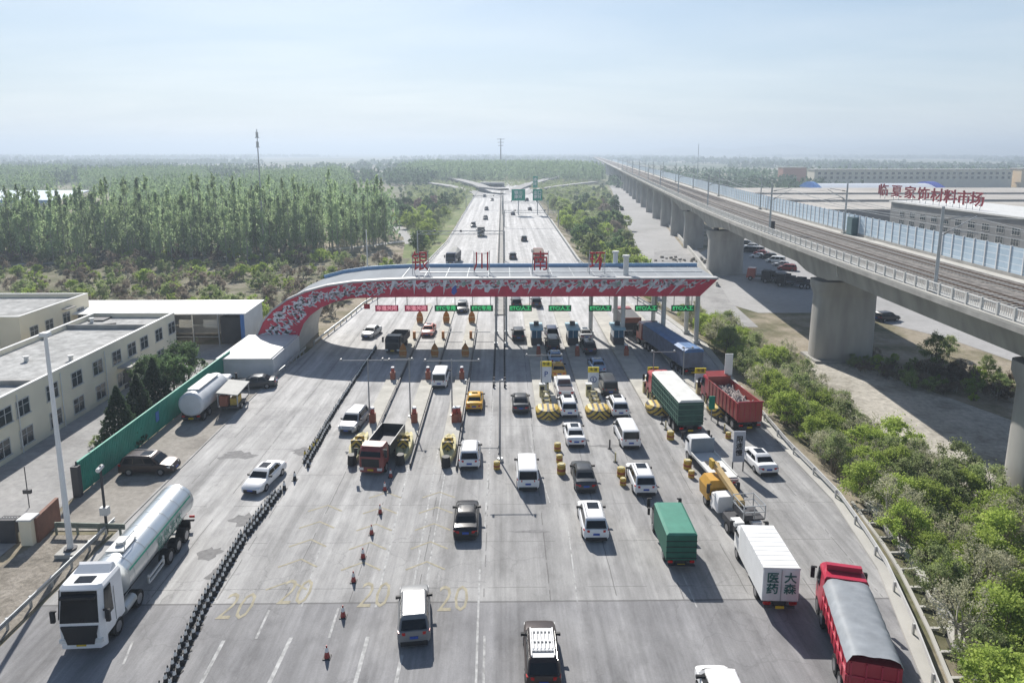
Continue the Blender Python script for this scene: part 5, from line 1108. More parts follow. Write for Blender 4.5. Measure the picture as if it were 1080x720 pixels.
for k in range(30): x, y = rnd.uniform(-1, 1), rnd.uniform(-4.5, 2.3); a = rnd.uniform(0, 3); mb.tube([(x, y, 2.5), (x + math.cos(a) * .3, y + math.sin(a) * .9, 2.6 + rnd.uniform(0, .3))], .05, 4)
ld = ob('rubble_load', mb, mat('rubble', (.36, .32, .3), .95, var=.5, scale=2.2), b_); tag(ld, 'grey rubble and scrap load'); rear_lights(e, -4.8, 2.4, .8)
# blue articulated truck under the trees
e = truck('blue_trailer_truck', 731, 398, -10, 0, 'long articulated truck with blue tarpaulin roof leaving the canopy', 'truck', 16.5)
truck_cab(e, 8.2, 2.45, P_redd, 3.1, 2.2, .9); chassis(e, -8, 7.5, .9, 1.1); axles(e, (7.2, 4.5, 3.3, -4.6, -5.9, -7.2), 2.45, .5)
mb = MB(); mb.box(-1.25, 1.25, -8.2, 5.5, 1.25, 3.4); b_ = ob('trailer_body', mb, mat('trailer_grey_blue', (.12, .14, .2), .6, var=.2), e); mb = MB(); mb.hexa([(-1.3, -8.25, 3.401), (1.3, -8.25, 3.401), (1.3, 5.5, 3.401), (-1.3, 5.5, 3.401)], [(-.7, -8.1, 3.62), (.7, -8.1, 3.62), (.7, 5.4, 3.62), (-.7, 5.4, 3.62)]); ob('tarpaulin', mb, mat('blue_tarp', (.10, .19, .36), .55, var=.2, scale=.8, bump=.4), b_)
mb = MB()
for k in range(12): mb.box(-1.33, 1.33, -8.0 + k * 1.15, -7.95 + k * 1.15, 3.36, 3.42)
mb.box(-1.28, 1.28, -8.24, -8.2, 3.2, 3.35); ob('straps', mb, M_bluep, b_); rear_lights(e, -8.2, 2.4, .8)
# tarped red truck bottom right
e = truck('tarped_red_truck', 912, 748, -4, 0, 'red truck with grey tarpaulin over the load at the lower right corner', 'truck', 11.5)
e.location.x, e.location.y = G(885, 640, 1.0)[0] + 1.3, G(885, 640, 1.0)[1] + 1.2
_a = G(914, 694, 3.1); e.location = (_a[0] + .45 + 4.2 * math.sin(R(15)), _a[1] + 4.05, .006); e.rotation_euler = (0, 0, R(-15))
truck_cab(e, 4.2, 2.45, paint('bright_red', (.42, .03, .06)), 3.0, 2.1, .9); chassis(e, -4.0, 3.2, .9, 1.1); axles(e, (3.3, 2.0, -1.7, -3.0), 2.45, .52)
mb = MB(); mb.box(-1.22, 1.22, -4.2, 1.95, 1.2, 2.75); b_ = ob('dump_body', mb, P_red, e)
mb = MB()
for k in range(8): mb.box(-1.27, -1.22, -4.1 + k * .78, -4.0 + k * .78, 1.2, 2.7); mb.box(1.22, 1.27, -4.1 + k * .78, -4.0 + k * .78, 1.2, 2.7)
mb.box(-1.28, -1.22, -4.2, 1.95, 1.9, 2.0); mb.box(1.22, 1.28, -4.2, 1.95, 1.9, 2.0); [mb.box(x, x + .08, -4.26, -4.2, 1.2, 2.7) for x in (-1.1, -.4, .3, 1.0)]; mb.box(-1.22, 1.22, -4.26, -4.2, 1.9, 2.0); ob('ribs', mb, paint('bright_red', (.42, .03, .06)), b_)
mb = MB(); n1, n2 = 12, 30; rnd = random.Random(8)
for j in range(n2):
    for i in range(n1):
        u = -1 + 2 * i / (n1 - 1); zz = 2.95 + .28 * (1 - u ** 4) + .03 * math.sin(j * 1.7 + i) + rnd.uniform(-.015, .015) - (.25 if abs(u) > .97 else 0)
        mb.v.append((u * 1.3, -4.3 + 6.2 * j / (n2 - 1), zz))
for j in range(n2 - 1):
    for i in range(n1 - 1): mb.f.append((j * n1 + i, j * n1 + i + 1, (j + 1) * n1 + i + 1, (j + 1) * n1 + i)); mb.mi.append(0)
ob('tarpaulin', mb, mat('grey_tarp', (.24, .26, .28), .6, var=.16, scale=1.2, bump=.5), b_, smooth=True, ang=60); rear_lights(e, -4.2, 2.4, .8)
mb = MB(); mb.box(-.95, .95, 2.85, 3.15, 3.2, 3.5); ob('sun_visor', mb, paint('bright_red', (.42, .03, .06)), e)
# white flatbed recovery truck
e = truck('flatbed_truck', 764, 516, -6, 0, 'white flatbed recovery truck with an empty white deck', 'truck', 6.6)
truck_cab(e, 3.3, 2.0, P_white, 2.3, 1.6, .7); chassis(e, -3.1, 2.6, .8, .75); axles(e, (2.4, -1.7), 2.0, .42)
mb = MB(); mb.box(-1.08, 1.08, -3.3, 1.4, .95, 1.05); mb.box(-1.1, -1.02, -3.3, 1.4, 1.05, 1.2); mb.box(1.02, 1.1, -3.3, 1.4, 1.05, 1.2); ob('deck', mb, M_offw, e); mb = MB(); mb.box(-1.05, 1.05, 1.42, 1.5, 1.05, 2.4); ob('headboard', mb, mat('headboard_blue_grey', (.2, .24, .28), .5), e)
for k, (x, y) in enumerate(((-.3, -.6), (.35, -1.9))): mb = MB(); mb.box(x - .25, x + .25, y - .35, y + .35, 1.051, 1.09); ob('deck_opening', mb, M_black, e)
mb = MB(); mb.box(-1.08, 1.08, -3.5, -3.3, .55, .95); ob('tail_beam', mb, mat('pinkish_beam', (.45, .38, .38), .6), e); rear_lights(e, -3.45, 2.0, .6)
# crane truck with yellow drum
e = truck('crane_truck', 789, 572, -6, 0, 'crane lorry with yellow cab body, tan boom and grey work platform', 'crane truck', 6.4)
chassis(e, -3.0, 2.8, .8, .75); axles(e, (2.2, -1.8), 2.0, .42)
truck_cab(e, 1.4, 1.95, P_white, 2.0, 1.5, .6)
mb = MB(); mb.loft([[(-1.05, 1.7, .7), (1.05, 1.7, .7), (1.05, 3.2, .7), (-1.05, 3.2, .7)], [(-1.1, 1.6, 1.7), (1.1, 1.6, 1.7), (1.1, 3.3, 1.7), (-1.1, 3.3, 1.7)], [(-.8, 1.75, 2.25), (.8, 1.75, 2.25), (.8, 3.1, 2.25), (-.8, 3.1, 2.25)]]); ob('yellow_housing', mb, mat('machine_yellow', (.55, .3, .05), .45, var=.12), e)
mb = MB(); mb.hexa([(.0, -1.6, 1.9), (.4, -1.6, 1.9), (.3, 3.3, 2.7), (-.1, 3.3, 2.7)], [(.0, -1.6, 2.25), (.4, -1.6, 2.25), (.3, 3.3, 3.1), (-.1, 3.3, 3.1)]); ob('boom', mb, mat('tan_boom', (.5, .36, .17), .5), e)
mb = MB(); mb.cyl((-.25, 3.2, 2.8), (.45, 3.2, 2.8), .22); mb.box(-.25, .0, 2.9, 3.5, 2.6, 3.3); ob('boom_head', mb, M_yellow, e)
mb = MB(); mb.box(-.3, 1.3, -2.9, -1.1, 1.5, 1.6); mb.box(-.3, .4, -2.9, -1.1, 1.6, 1.9); ob('work_platform', mb, M_dark, e); mb = MB()
for x, y in ((-.3, -2.9), (1.3, -2.9), (-.3, -1.1), (1.3, -1.1), (.5, -1.1), (.5, -2.9)): mb.box(x - .03, x + .03, y - .03, y + .03, 1.6, 2.6)
for z in (2.1, 2.57): mb.box(-.3, 1.3, -2.93, -2.88, z, z + .05); mb.box(-.3, 1.3, -1.12, -1.07, z, z + .05); mb.box(-.33, -.28, -2.9, -1.1, z, z + .05); mb.box(1.28, 1.33, -2.9, -1.1, z, z + .05)
ob('platform_rail', mb, M_steel, e); mb = MB(); mb.box(-1.0, 1.05, -3.2, -1.0, .7, 1.2); ob('rear_deck', mb, M_dark, e); mb = MB(); mb.box(-1.0, -.3, -3.1, -2.3, 1.21, 1.5); mb.box(.3, 1.0, -3.1, -2.6, 1.21, 1.45); ob('tool_box', mb, M_white, e); rear_lights(e, -3.2, 2.0, .6)
mb = MB(); mb.tube([(-.8, 1.0, .9), (-.9, 2.6, 1.2), (.7, 3.4, 1.5)], .08); ob('outrigger', mb, M_steel, e)
# open truck with red cab, facing us
def open_truck(px, py, rz, label, cabm, bedm, L=6.8, z=0, name='open_bed_truck'):
    e = truck(name, px, py, rz, 1, label, 'truck', L, z); h = L / 2
    truck_cab(e, h, 2.2, cabm, 2.5, 1.7, .75); chassis(e, -h + .2, h - .8, .85, .9); axles(e, (h - 1.0, -h + 1.7), 2.2, .45)
    mb = MB(); mb.box(-1.12, 1.12, -h, h - 1.9, 1.0, 1.1)
    for s in (1, -1): mb.box(min(s * 1.06, s * 1.14), max(s * 1.06, s * 1.14), -h, h - 1.9, 1.1, 2.0)
    mb.box(-1.12, 1.12, -h, -h + .08, 1.1, 2.0); mb.box(-1.12, 1.12, h - 1.98, h - 1.9, 1.1, 2.15); ob('bed', mb, bedm, e); mb = MB(); mb.box(-1.04, 1.04, -h + .1, h - 2.0, 1.101, 1.16); ob('bed_floor', mb, M_dark, e); return e
open_truck(391, 502, 8, 'red-cab truck with empty dark open bed coming towards the camera', paint('orange_red', (.22, .045, .04)), P_dgrey)
open_truck(414, 374, 5, 'dark truck with clutter on its bed near the arch, coming closer', P_black, M_dark, 6.0)
# parked tanker by the fence, seen from behind, with a grey flat vehicle beside it
e = tag(empty('parked_tanker', (-32.0, 70.3, .006), 0), 'grey-white cylindrical tanker parked against the green fence', 'tanker')
mb = MB(); R_ = []
for y, r_ in ((-3.4, .3), (-3.38, 1.1), (-3.2, 1.3), (3.2, 1.3), (3.4, 1.1)): R_.append([(math.cos(a) * r_, y, 1.85 + math.sin(a) * r_) for a in [i * math.pi / 10 for i in range(20)]])
mb.loft(R_); ob('tank', mb, mat('tank_grey_white', (.62, .64, .66), .45, var=.12, scale=.8), e, smooth=True); chassis(e, -3.3, 5, .9, .8); axles(e, (3.9, -1.5, -2.7), 2.2, .45); truck_cab(e, 5.6, 2.2, P_white, 2.4, 1.7, .7); rear_lights(e, -3.4, 2.0, .6)
mb = MB(); mb.box(-.6, .6, -2.5, 2.5, 3.15, 3.25); ob('catwalk', mb, M_offw, e)
e = tag(empty('canopy_trailer', (-29.3, 71.3, .006), R(4)), 'small grey-topped work trailer beside the parked tanker', 'trailer')
mb = MB(); mb.hexa([(-1.1, -2.2, 2.3), (1.1, -2.2, 2.0), (1.1, 2.2, 2.0), (-1.1, 2.2, 2.3)], [(-1.1, -2.2, 2.4), (1.1, -2.2, 2.1), (1.1, 2.2, 2.1), (-1.1, 2.2, 2.4)]); ob('top', mb, mat('grey_board', (.36, .36, .34), .7), e)
mb = MB(); mb.box(-1, 1, -2, 2, .6, .75); ob('deck', mb, M_dark, e); mb = MB(); mb.box(-.9, -.1, -1.9, -.8, .76, 1.9); ob('machine', mb, mat('rust_red', (.3, .1, .06), .6), e); mb = MB(); mb.box(.1, .8, -1.6, 0, .76, 1.5); ob('generator', mb, M_yellow, e)
mb = MB(); [mb.box(x - .05, x + .05, y - .05, y + .05, .75, 2.05) for x in (-1, 1) for y in (-2, 2)]; ob('posts', mb, M_steel, e); axles(e, (0.6, -.6), 2.0, .36, False)
x, y = G(256, 425); dup(pS, (-28.0 - 1.2, 77.6, .01), R(100), 'dark car partly hidden beyond the grey-topped trailer', None, {'paint_placeholder': P_dgrey})
# the big silver tanker lorry, facing us
M_tank = mat('polished_tank', (.58, .61, .62), .28, .75, var=.05, scale=.6); L = 12.8
e = tag(empty('tanker_lorry', (-23.6, 34.0 + L / 2, .006), math.pi + R(2.6)), 'long silver tanker lorry with white cab at lower left', 'tanker lorry'); h = L / 2
truck_cab(e, h, 2.5, P_white, 3.7, 2.3, .9)
mb = MB(); mb.hexa([(-1.05, h - 2.2, 3.82), (1.05, h - 2.2, 3.82), (1.0, h - 1.5, 3.82), (-1.0, h - 1.5, 3.82)], [(-.95, h - 2.2, 4.2), (.95, h - 2.2, 4.2), (.85, h - 2.0, 4.15), (-.85, h - 2.0, 4.15)]); ob('roof_deflector', mb, P_white, e)
mb = MB(); mb.box(-.48, .48, h - 1.3, h - .7, 3.842, 3.88); ob('roof_hatch', mb, M_glass, e); mb = MB(); mb.box(-.95, .95, h - .3, h + .02, 3.3, 3.42); ob('sun_visor', mb, M_black, e)
mb = MB(); mb.hexa([(-.72, h - .02, .62), (.72, h - .02, .62), (.72, h + .07, .62), (-.72, h + .07, .62)], [(-1.0, h - .02, 1.72), (1.0, h - .02, 1.72), (1.0, h + .07, 1.72), (-1.0, h + .07, 1.72)]); ob('lower_grille', mb, M_black, e)
for s in (1, -1): mb = MB(); mb.box(min(s * 1.252, s * 1.262), max(s * 1.252, s * 1.262), h - 1.35, h - 1.32, 1.1, 3.2); ob('door_gap', mb, M_black, e)
for s in (1, -1): mb = MB(); mb.slab(*[(s * 1.01, h + .02, 1.92), (s * 1.22, h - .3, 1.92), (s * 1.16, h - .5, 3.1), (s * .92, h - .26, 3.1)][::s], .02); ob('corner_glass', mb, M_glass, e)
chassis(e, -h + .3, h - 1, .9, 1.1); axles(e, (h - 1.5, h - 4.0, -h + 4.4, -h + 3.1, -h + 1.8), 2.5, .52)
mb = MB(); R_ = []; ty0, ty1 = -h + .2, h - 3.2
for y, r_ in ((ty0 - .25, .3), (ty0 - .2, .85), (ty0, 1.22), (ty1, 1.22), (ty1 + .2, .85), (ty1 + .25, .3)): R_.append([(math.cos(a) * r_ * 1.02, y, 2.35 + math.sin(a) * r_) for a in [i * math.pi / 16 for i in range(32)]])
mb.loft(R_); tk = ob('tank', mb, M_tank, e, smooth=True)
for y in [ty0 + .3 + k * 1.7 for k in range(6)]: mb = MB(); mb.cyl((0, y, 2.35), (0, y + .06, 2.35), 1.245, n=32, cap=False); ob('band', mb, M_steel, tk)
for s in (-1, 1): mb = MB(); a0 = .35; mb.slab((s * 1.253 * math.cos(a0), ty0 + .3, 2.35 + 1.23 * math.sin(a0)), (s * 1.253 * math.cos(a0), ty1 - .2, 2.35 + 1.23 * math.sin(a0)), (s * 1.253 * math.cos(a0 + .09), ty1 - .2, 2.35 + 1.23 * math.sin(a0 + .09)), (s * 1.253 * math.cos(a0 + .09), ty0 + .3, 2.35 + 1.23 * math.sin(a0 + .09)), .01); ob('green_stripe', mb, mat('tank_green', (.05, .28, .2), .5), tk)
mb = MB(); mb.box(-.55, .55, ty1 - 2.6, ty1 - .9, 3.55, 3.62); ob('walkway', mb, M_offw, tk); mb = MB(); mb.cyl((0, ty1 - 1.7, 3.62), (0, ty1 - 1.7, 3.85), .28); mb.tube([(-.5, ty1 - 2.4, 3.62), (-.5, ty1 - 2.4, 4.1), (-.5, ty1 - 1.1, 4.1), (-.5, ty1 - 1.1, 3.62)], .03); ob('manhole', mb, M_steel, tk)
for s in (-1, 1):
    t = text_ob('lettering', '易燃液体', .95, mat('tank_ink', (.1, .25, .2), .5), tk, (s * 1.262, -2.2, 2.2), rot=(math.pi / 2, 0, s * math.pi / 2), bold=.0, ext=.004)
    mb = MB(); mb.box(min(s * 1.1, s * 1.2), max(s * 1.1, s * 1.2), -1.2, 1.0, .5, .6); mb.box(min(s * 1.1, s * 1.2), max(s * 1.1, s * 1.2), -1.2, 1.0, .85, .95); mb.box(min(s * 1.1, s * 1.2), max(s * 1.1, s * 1.2), -1.2, -1.1, .5, 1.1); mb.box(min(s * 1.1, s * 1.2), max(s * 1.1, s * 1.2), .9, 1.0, .5, 1.1); ob('side_guard', mb, M_offw, e)
    mb = MB(); mb.cyl((s * .95, h - 3.7, .8), (s * .95, h - 2.5, .8), .33, n=12); ob('fuel_tank', mb, M_steel, e, smooth=True)
rear_lights(e, -h - .05, 2.4, .8); mb = MB(); mb.box(-1.2, 1.2, -h + .9, -h + 1.1, .5, 1.2); ob('mudguard', mb, M_black, e)
# lorries beyond the gate
e = truck('open_lorry', 475, 280, 6, 1, 'dark lorry with pale load just behind the left roof character', 'truck', 9)
truck_cab(e, 4.5, 2.45, P_navy, 2.9, 2.0, .9); chassis(e, -4.4, 3.5, .9, 1.0); axles(e, (3.6, -2.4, -3.6), 2.45, .5); mb = MB(); mb.box(-1.2, 1.2, -4.5, 2.2, 1.1, 2.6); ob('load', mb, M_dark, e); mb = MB(); mb.hexa([(-1.1, -4.4, 2.61), (1.1, -4.4, 2.61), (1.1, 2.0, 2.61), (-1.1, 2.0, 2.61)], [(-.3, -4.2, 3.4), (.8, -4.2, 3.5), (.8, 1.8, 2.9), (-.8, 1.8, 2.8)]); ob('cover', mb, M_conc, e)
e = truck('car_carrier', 569, 280, 0, 0, 'lorry with a rust-brown open load right behind the third roof character', 'truck', 10)
truck_cab(e, 5, 2.45, P_redd, 2.9, 2.0, .9); chassis(e, -4.9, 4, .9, 1.0); axles(e, (4.1, -2.8, -4.0), 2.45, .5); mb = MB(); mb.box(-1.2, 1.2, -5, 2.8, 1.1, 3.2); ob('load', mb, mat('scrap_brown', (.16, .12, .1), .9, var=.5, scale=3), e)
e = truck('small_lorry', 507, 250, 0, 1, 'small dark box lorry on the left carriageway beyond the canopy', 'truck', 6)
truck_cab(e, 3, 2.2, P_dgrey, 2.4, 1.6, .8); chassis(e, -2.9, 2, .8, .9); axles(e, (2.1, -1.8), 2.2, .42); mb = MB(); mb.box(-1.15, 1.15, -3, 1.2, 1.0, 3.0); ob('box', mb, M_dark, e)
e = truck('red_tail_lorry', 658, 348, -2, 0, 'red-backed lorry between the tall canopy columns', 'truck', 8)
e.location.y = 103; e.location.x = 19.3; truck_cab(e, 4, 2.4, P_redd, 2.9, 2.0, .9); chassis(e, -3.9, 3, .9, 1.0); axles(e, (3.1, -2.0, -3.1), 2.4, .5); mb = MB(); mb.box(-1.2, 1.2, -4, 1.8, 1.1, 2.9); ob('load', mb, M_dark, e); mb = MB(); mb.box(-1.25, 1.25, -4.1, -4.0, 2.2, 3.0); ob('tail_board', mb, mat('rust_red', (.3, .1, .06), .6), e)
# white pickup in the queue
e = truck('white_pickup', 597, 421, -1, 0, 'white double-cab pickup with a dark empty bed in the queue', 'pickup', 5.2)
mb = MB(); mb.box(-.92, .92, -2.6, 2.5, .45, 1.0); ob('body', mb, P_white, e); mb = MB(); mb.loft([[(-.88, -.7, .999), (.88, -.7, .999), (.88, 1.5, .999), (-.88, 1.5, .999)], [(-.72, -.5, 1.7), (.72, -.5, 1.7), (.72, .7, 1.7), (-.72, .7, 1.7)]]); ob('cabin', mb, P_white, e)
mb = MB(); mb.slab((.75, -.73, 1.1), (-.75, -.73, 1.1), (-.65, -.55, 1.6), (.65, -.55, 1.6), .02); ob('rear_window', mb, mat('reddish_glass', (.12, .06, .06), .3), e); mb = MB(); mb.slab((-.8, 1.48, 1.05), (.8, 1.48, 1.05), (.68, .78, 1.62), (-.68, .78, 1.62), .02); ob('windscreen', mb, M_glass, e)
mb = MB(); mb.box(-.8, .8, -2.5, -.8, 1.001, 1.03); ob('bed', mb, mat('dark_bed', (.1, .08, .09), .7), e); axles(e, (1.6, -1.5), 1.84, .37, False); rear_lights(e, -2.6, 1.8, .7)
drop_protos()
# ------------------------------------------------------------------ vegetation
def leaf_mat(name, a, b, dry=None, rand=.22):
    m = bpy.data.materials.new(name); m.use_nodes = True; global N, T; N = m.node_tree; B = N.nodes['Principled BSDF']; B.inputs['Roughness'].default_value = .75; B.inputs['Specular IOR Level'].default_value = .2
    T = N.nodes.new('ShaderNodeTexCoord'); c = mixc(mr(nz(.9, 4, .7), .35, .65, 0, 1), a, b)
    if dry: c = mixc(mr(nz(.5, 3), .5, .62, 0, .8), c, dry)
    oi = N.nodes.new('ShaderNodeObjectInfo'); r2 = N.nodes.new('ShaderNodeMapRange'); r2.inputs[3].default_value = 1 - rand; r2.inputs[4].default_value = 1 + rand; N.links.new(oi.outputs['Random'], r2.inputs[0]); c = scl(c, r2.outputs[0])
    N.links.new(c, B.inputs['Base Color']); tr = N.nodes.new('ShaderNodeBsdfTranslucent'); N.links.new(c, tr.inputs[0]); mx = N.nodes.new('ShaderNodeMixShader'); mx.inputs[0].default_value = .5
    N.links.new(B.outputs[0], mx.inputs[1]); N.links.new(tr.outputs[0], mx.inputs[2]); N.links.new(mx.outputs[0], N.nodes['Material Output'].inputs[0]); MATS[name] = m; return m
L_pop = leaf_mat('poplar_leaves', (.22, .32, .16), (.42, .51, .27), rand=.32); L_green = leaf_mat('spring_leaves', (.25, .35, .07), (.42, .50, .13)); L_olive = leaf_mat('olive_leaves', (.23, .30, .11), (.37, .43, .2), (.38, .36, .25))
L_grey = leaf_mat('greyish_twigs_leaves', (.31, .32, .2), (.45, .44, .31), (.42, .39, .31)); L_dark = leaf_mat('conifer_needles', (.03, .055, .028), (.055, .085, .045)); L_pink = leaf_mat('plum_leaves', (.19, .12, .12), (.24, .17, .16)); L_dg = leaf_mat('dark_leaves', (.08, .14, .06), (.14, .21, .09))
L_brown = leaf_mat('bare_brown_twigs', (.2, .165, .13), (.29, .25, .2))
M_bark = mat('bark', (.2, .165, .13), .9, var=.3, scale=3); M_barkp = mat('pale_bark', (.34, .32, .27), .9, var=.25, scale=3)
def quads(P, size, name, m, flat=.0, up=0.0):
    """leaf-sized diamonds at points P (n,3), random facing"""
    n = len(P); d = rng.normal(size=(n, 3)); d[:, 2] *= (1 - flat); d /= np.linalg.norm(d, axis=1)[:, None] + 1e-9
    h = rng.normal(size=(n, 3)); h -= (h * d).sum(1)[:, None] * d; h /= np.linalg.norm(h, axis=1)[:, None] + 1e-9
    if up: h[:, 2] += up * np.sign(h[:, 2] + 1e-6); h -= 0; h /= np.linalg.norm(h, axis=1)[:, None]
    w = np.cross(d, h); s = size * rng.uniform(.6, 1.4, size=(n, 1)); V = np.empty((n, 4, 3), np.float32)
    V[:, 0] = P - h * s; V[:, 1] = P + w * s * .55; V[:, 2] = P + h * s; V[:, 3] = P - w * s * .55
    me = bpy.data.meshes.new(name); me.vertices.add(4 * n); me.vertices.foreach_set('co', V.reshape(-1)); me.loops.add(4 * n); me.loops.foreach_set('vertex_index', np.arange(4 * n, dtype=np.int32)); me.polygons.add(n)
    me.polygons.foreach_set('loop_start', np.arange(0, 4 * n, 4, dtype=np.int32)); me.polygons.foreach_set('loop_total', np.full(n, 4, np.int32)); me.materials.append(m); me.update(calc_edges=True); return me
def clump_points(centres, radii, per):
    out = []
    for c_, r_ in zip(centres, radii):
        p = rng.normal(size=(per, 3)); p /= np.linalg.norm(p, axis=1)[:, None]; p *= (rng.uniform(0, 1, (per, 1)) ** .6) * r_ * rng.uniform(.7, 1.5, 3); p[: per // 6] *= 1.7; out.append(p + c_)
    return np.concatenate(out)
def limbs(mb, base, tips, r, seed):
    rn = random.Random(seed)
    for t in tips:
        b = Vector(base); t = Vector(t); m1 = b.lerp(t, .45) + Vector((rn.uniform(-.15, .15), rn.uniform(-.15, .15), rn.uniform(0, .3)))
        mb.cyl(b, m1, r, r * .6, 5, False); mb.cyl(m1, t, r * .6, r * .15, 5, False)
def broadleaf(h, rad, lm, seed, nclump=46, per=150, leaf=.11, trunkh=.22, sparse=1.0, bark=None, multi=3):
    rn = random.Random(seed); C_ = []; Rr = []
    for i in range(nclump):
        a = rn.uniform(0, 2 * math.pi); zz = rn.uniform(trunkh + .08, .95); env = math.sin(math.pi * min(1, max(.04, (zz - trunkh + .12) / (1.1 - trunkh)))) ** .6
        rr_ = rad * env * math.sqrt(rn.uniform(.15, 1)) * rn.uniform(.7, 1.12); C_.append((rr_ * math.cos(a), rr_ * math.sin(a), zz * h)); Rr.append(rn.uniform(.09, .27) * rad * sparse)
    P = clump_points(C_, Rr, per); crown = quads(P, leaf, 'crown', lm)
    mb = MB(); tips = [Vector(c_) for c_ in rn.sample(C_, min(16, nclump))]
    for k in range(multi): 
        a = k * 2.1; b = Vector((math.cos(a) * .12 * (multi > 1), math.sin(a) * .12 * (multi > 1), -.3)); m1 = Vector((math.cos(a) * rad * .18, math.sin(a) * rad * .18, h * trunkh * 1.5)); mb.cyl(b, m1, .035 * h ** .9, .02 * h ** .9, 6, False)
        limbs(mb, m1, [t for i, t in enumerate(tips) if i % multi == k], .016 * h ** .9, seed + k)
    return crown, mb.mesh('trunk', bark or M_bark)
def poplar(h, rad, lm, seed, n=720, leaf=.3):
    rn = random.Random(seed); C_ = []; Rr = []
    for i in range(30):
        z = rn.uniform(.12, 1.0); env = (min(1, (1.03 - z) * 2.2) ** .8) * min(1, .45 + z * 1.4); a = rn.uniform(0, 6.28); d = rad * env * rn.uniform(.1, .75); C_.append((d * math.cos(a), d * math.sin(a), z * h)); Rr.append(rad * env * rn.uniform(.35, .6) + .12)
    P = clump_points(C_, Rr, n // 30); P[:, 2] += rng.normal(size=len(P)) * .35; crown = quads(P, leaf, 'crown', lm, up=.8)
    mb = MB(); mb.cyl((0, 0, -.3), (0, 0, h * .55), .17, .1, 6, False); mb.cyl((0, 0, h * .55), (rn.uniform(-.2, .2), 0, h * .97), .1, .02, 5, False)
    limbs(mb, (0, 0, h * .2), C_[:5], .05, seed); return crown, mb.mesh('trunk', M_barkp)
def conifer(h, rad, seed):
    rn = random.Random(seed); P = []
    for i in range(5200): z = rn.random() ** 1.35; r_ = rad * (1 - z) ** .85 * (rn.random() ** .3) * (1 + .12 * math.sin(z * 34)); a = rn.uniform(0, 6.28); P.append((r_ * math.cos(a), r_ * math.sin(a), .3 + z * (h - .3)))
    mb = MB(); mb.cyl((0, 0, -.2), (0, 0, h * .95), .12, .02, 6, False); return quads(np.array(P), .10, 'crown', L_dark), mb.mesh('trunk', M_bark)
def plant(name, kind, x, y, s=1.0, label='', cat='tree', group=None, z=None, rz=None, sz=1.0):
    z = gh(x, y) if z is None else z; e = bpy.data.objects.new(name, None); COL.objects.link(e); e.location = (x, y, z - .02); e.rotation_euler = (0, 0, random.uniform(0, 6.28) if rz is None else rz); e.scale = (s, s, s * sz)
    a = bpy.data.objects.new('crown', kind[0]); b = bpy.data.objects.new('trunk', kind[1])
    for o in (a, b): COL.objects.link(o); o.parent = e
    return tag(e, label, cat, group)
# near shrubs and trees right of the plaza
K_green = [broadleaf(4.2, 2.3, L_green, 20 + i, 52, 130, .09) for i in range(3)]
K_grey = [broadleaf(4.4, 2.2, L_grey, 30 + i, 42, 90, .065, sparse=1.05, bark=M_barkp) for i in range(2)]
K_olive = [broadleaf(4.6, 2.3, L_olive, 40 + i, 50, 110, .085) for i in range(3)]
K_small = [broadleaf(1.5, 1.1, L_green, 50 + i, 22, 90, .07, .05) for i in range(2)]
K_brown = [broadleaf(1.8, 1.3, L_brown, 55 + i, 24, 100, .06, .05, bark=M_barkp) for i in range(2)]
K_smallo = [broadleaf(1.6, 1.2, L_olive, 60 + i, 24, 90, .07, .05) for i in range(2)]
pts = []
rn = random.Random(77)
def okr(x, y, d):
    return all((x - a) ** 2 + (y - b) ** 2 > d * d for a, b in pts)
gl_ = {'g': 'fresh green multi-stemmed tree among the trees beside the right guardrail', 'e': 'greyish half-bare tree among the trees beside the right guardrail', 'o': 'olive green bushy tree among the trees beside the right guardrail'}
def near_tree(x, y, k, s):
    kind = {'g': K_green, 'e': K_grey, 'o': K_olive}[k]; pts.append((x, y)); o_ = x - xr(y); zone = 'at the lower right corner' if y < 34 else 'beside the tarped red truck' if y < 42 else 'beside the empty bend of the plaza' if y < 50 else 'across from the white hatchback' if y < 60 else 'across from the red dump truck' if y < 74 else 'across from the blue trailer truck' if y < 92 else 'beside the right end of the canopy'
    plant('roadside_tree', rn.choice(kind), x, y, s, {'g': 'fresh green', 'e': 'greyish half-bare', 'o': 'olive green'}[k] + (' low' if s < .75 else '') + ' tree ' + ('by the guardrail ' if o_ < 6 else 'mid-belt ' if o_ < 12 else 'on the outer side ') + zone, 'tree', 'trees beside the right guardrail')
# planted belt following the right edge of the plaza, widest at the bottom of the frame
tries = 0
while tries < 12000 and len(pts) < 185:
    tries += 1; y = rn.uniform(24, 112); e0 = xr(y) + 2.4; wdt = 17 if y < 44 else (17 - (y - 44) * .42 if y < 70 else 9.5 if y < 92 else 7)
    x = e0 + rn.random() * wdt
    if math.hypot(x - vx(57) - 7, y - 57) < 7: continue
    if not okr(x, y, 1.65 if y < 60 else 1.9): continue
    k = rn.choices('geo', (7, 1, 1) if y < 43 else (4, 3, 3) if y < 60 else (5, 4, 4))[0]
    near_tree(x, y, k, rn.uniform(.65, 1.05) * (1.0 if y > 40 else 1.05))
gs = {'g': 'small bright green bush in the rough ground', 'o': 'small olive bush in the rough ground', 'b': 'low brown leafless bush in the rough ground'}
def bush(x, y, k, s, where):
    kind = {'g': K_small, 'o': K_smallo, 'b': K_brown}[k]; plant('bush', rn.choice(kind), x, y, s, {'g': 'bright green', 'o': 'olive', 'b': 'brown leafless'}[k] + ' bush ' + where, 'bush', 'bushes ' + where)
bp2 = []
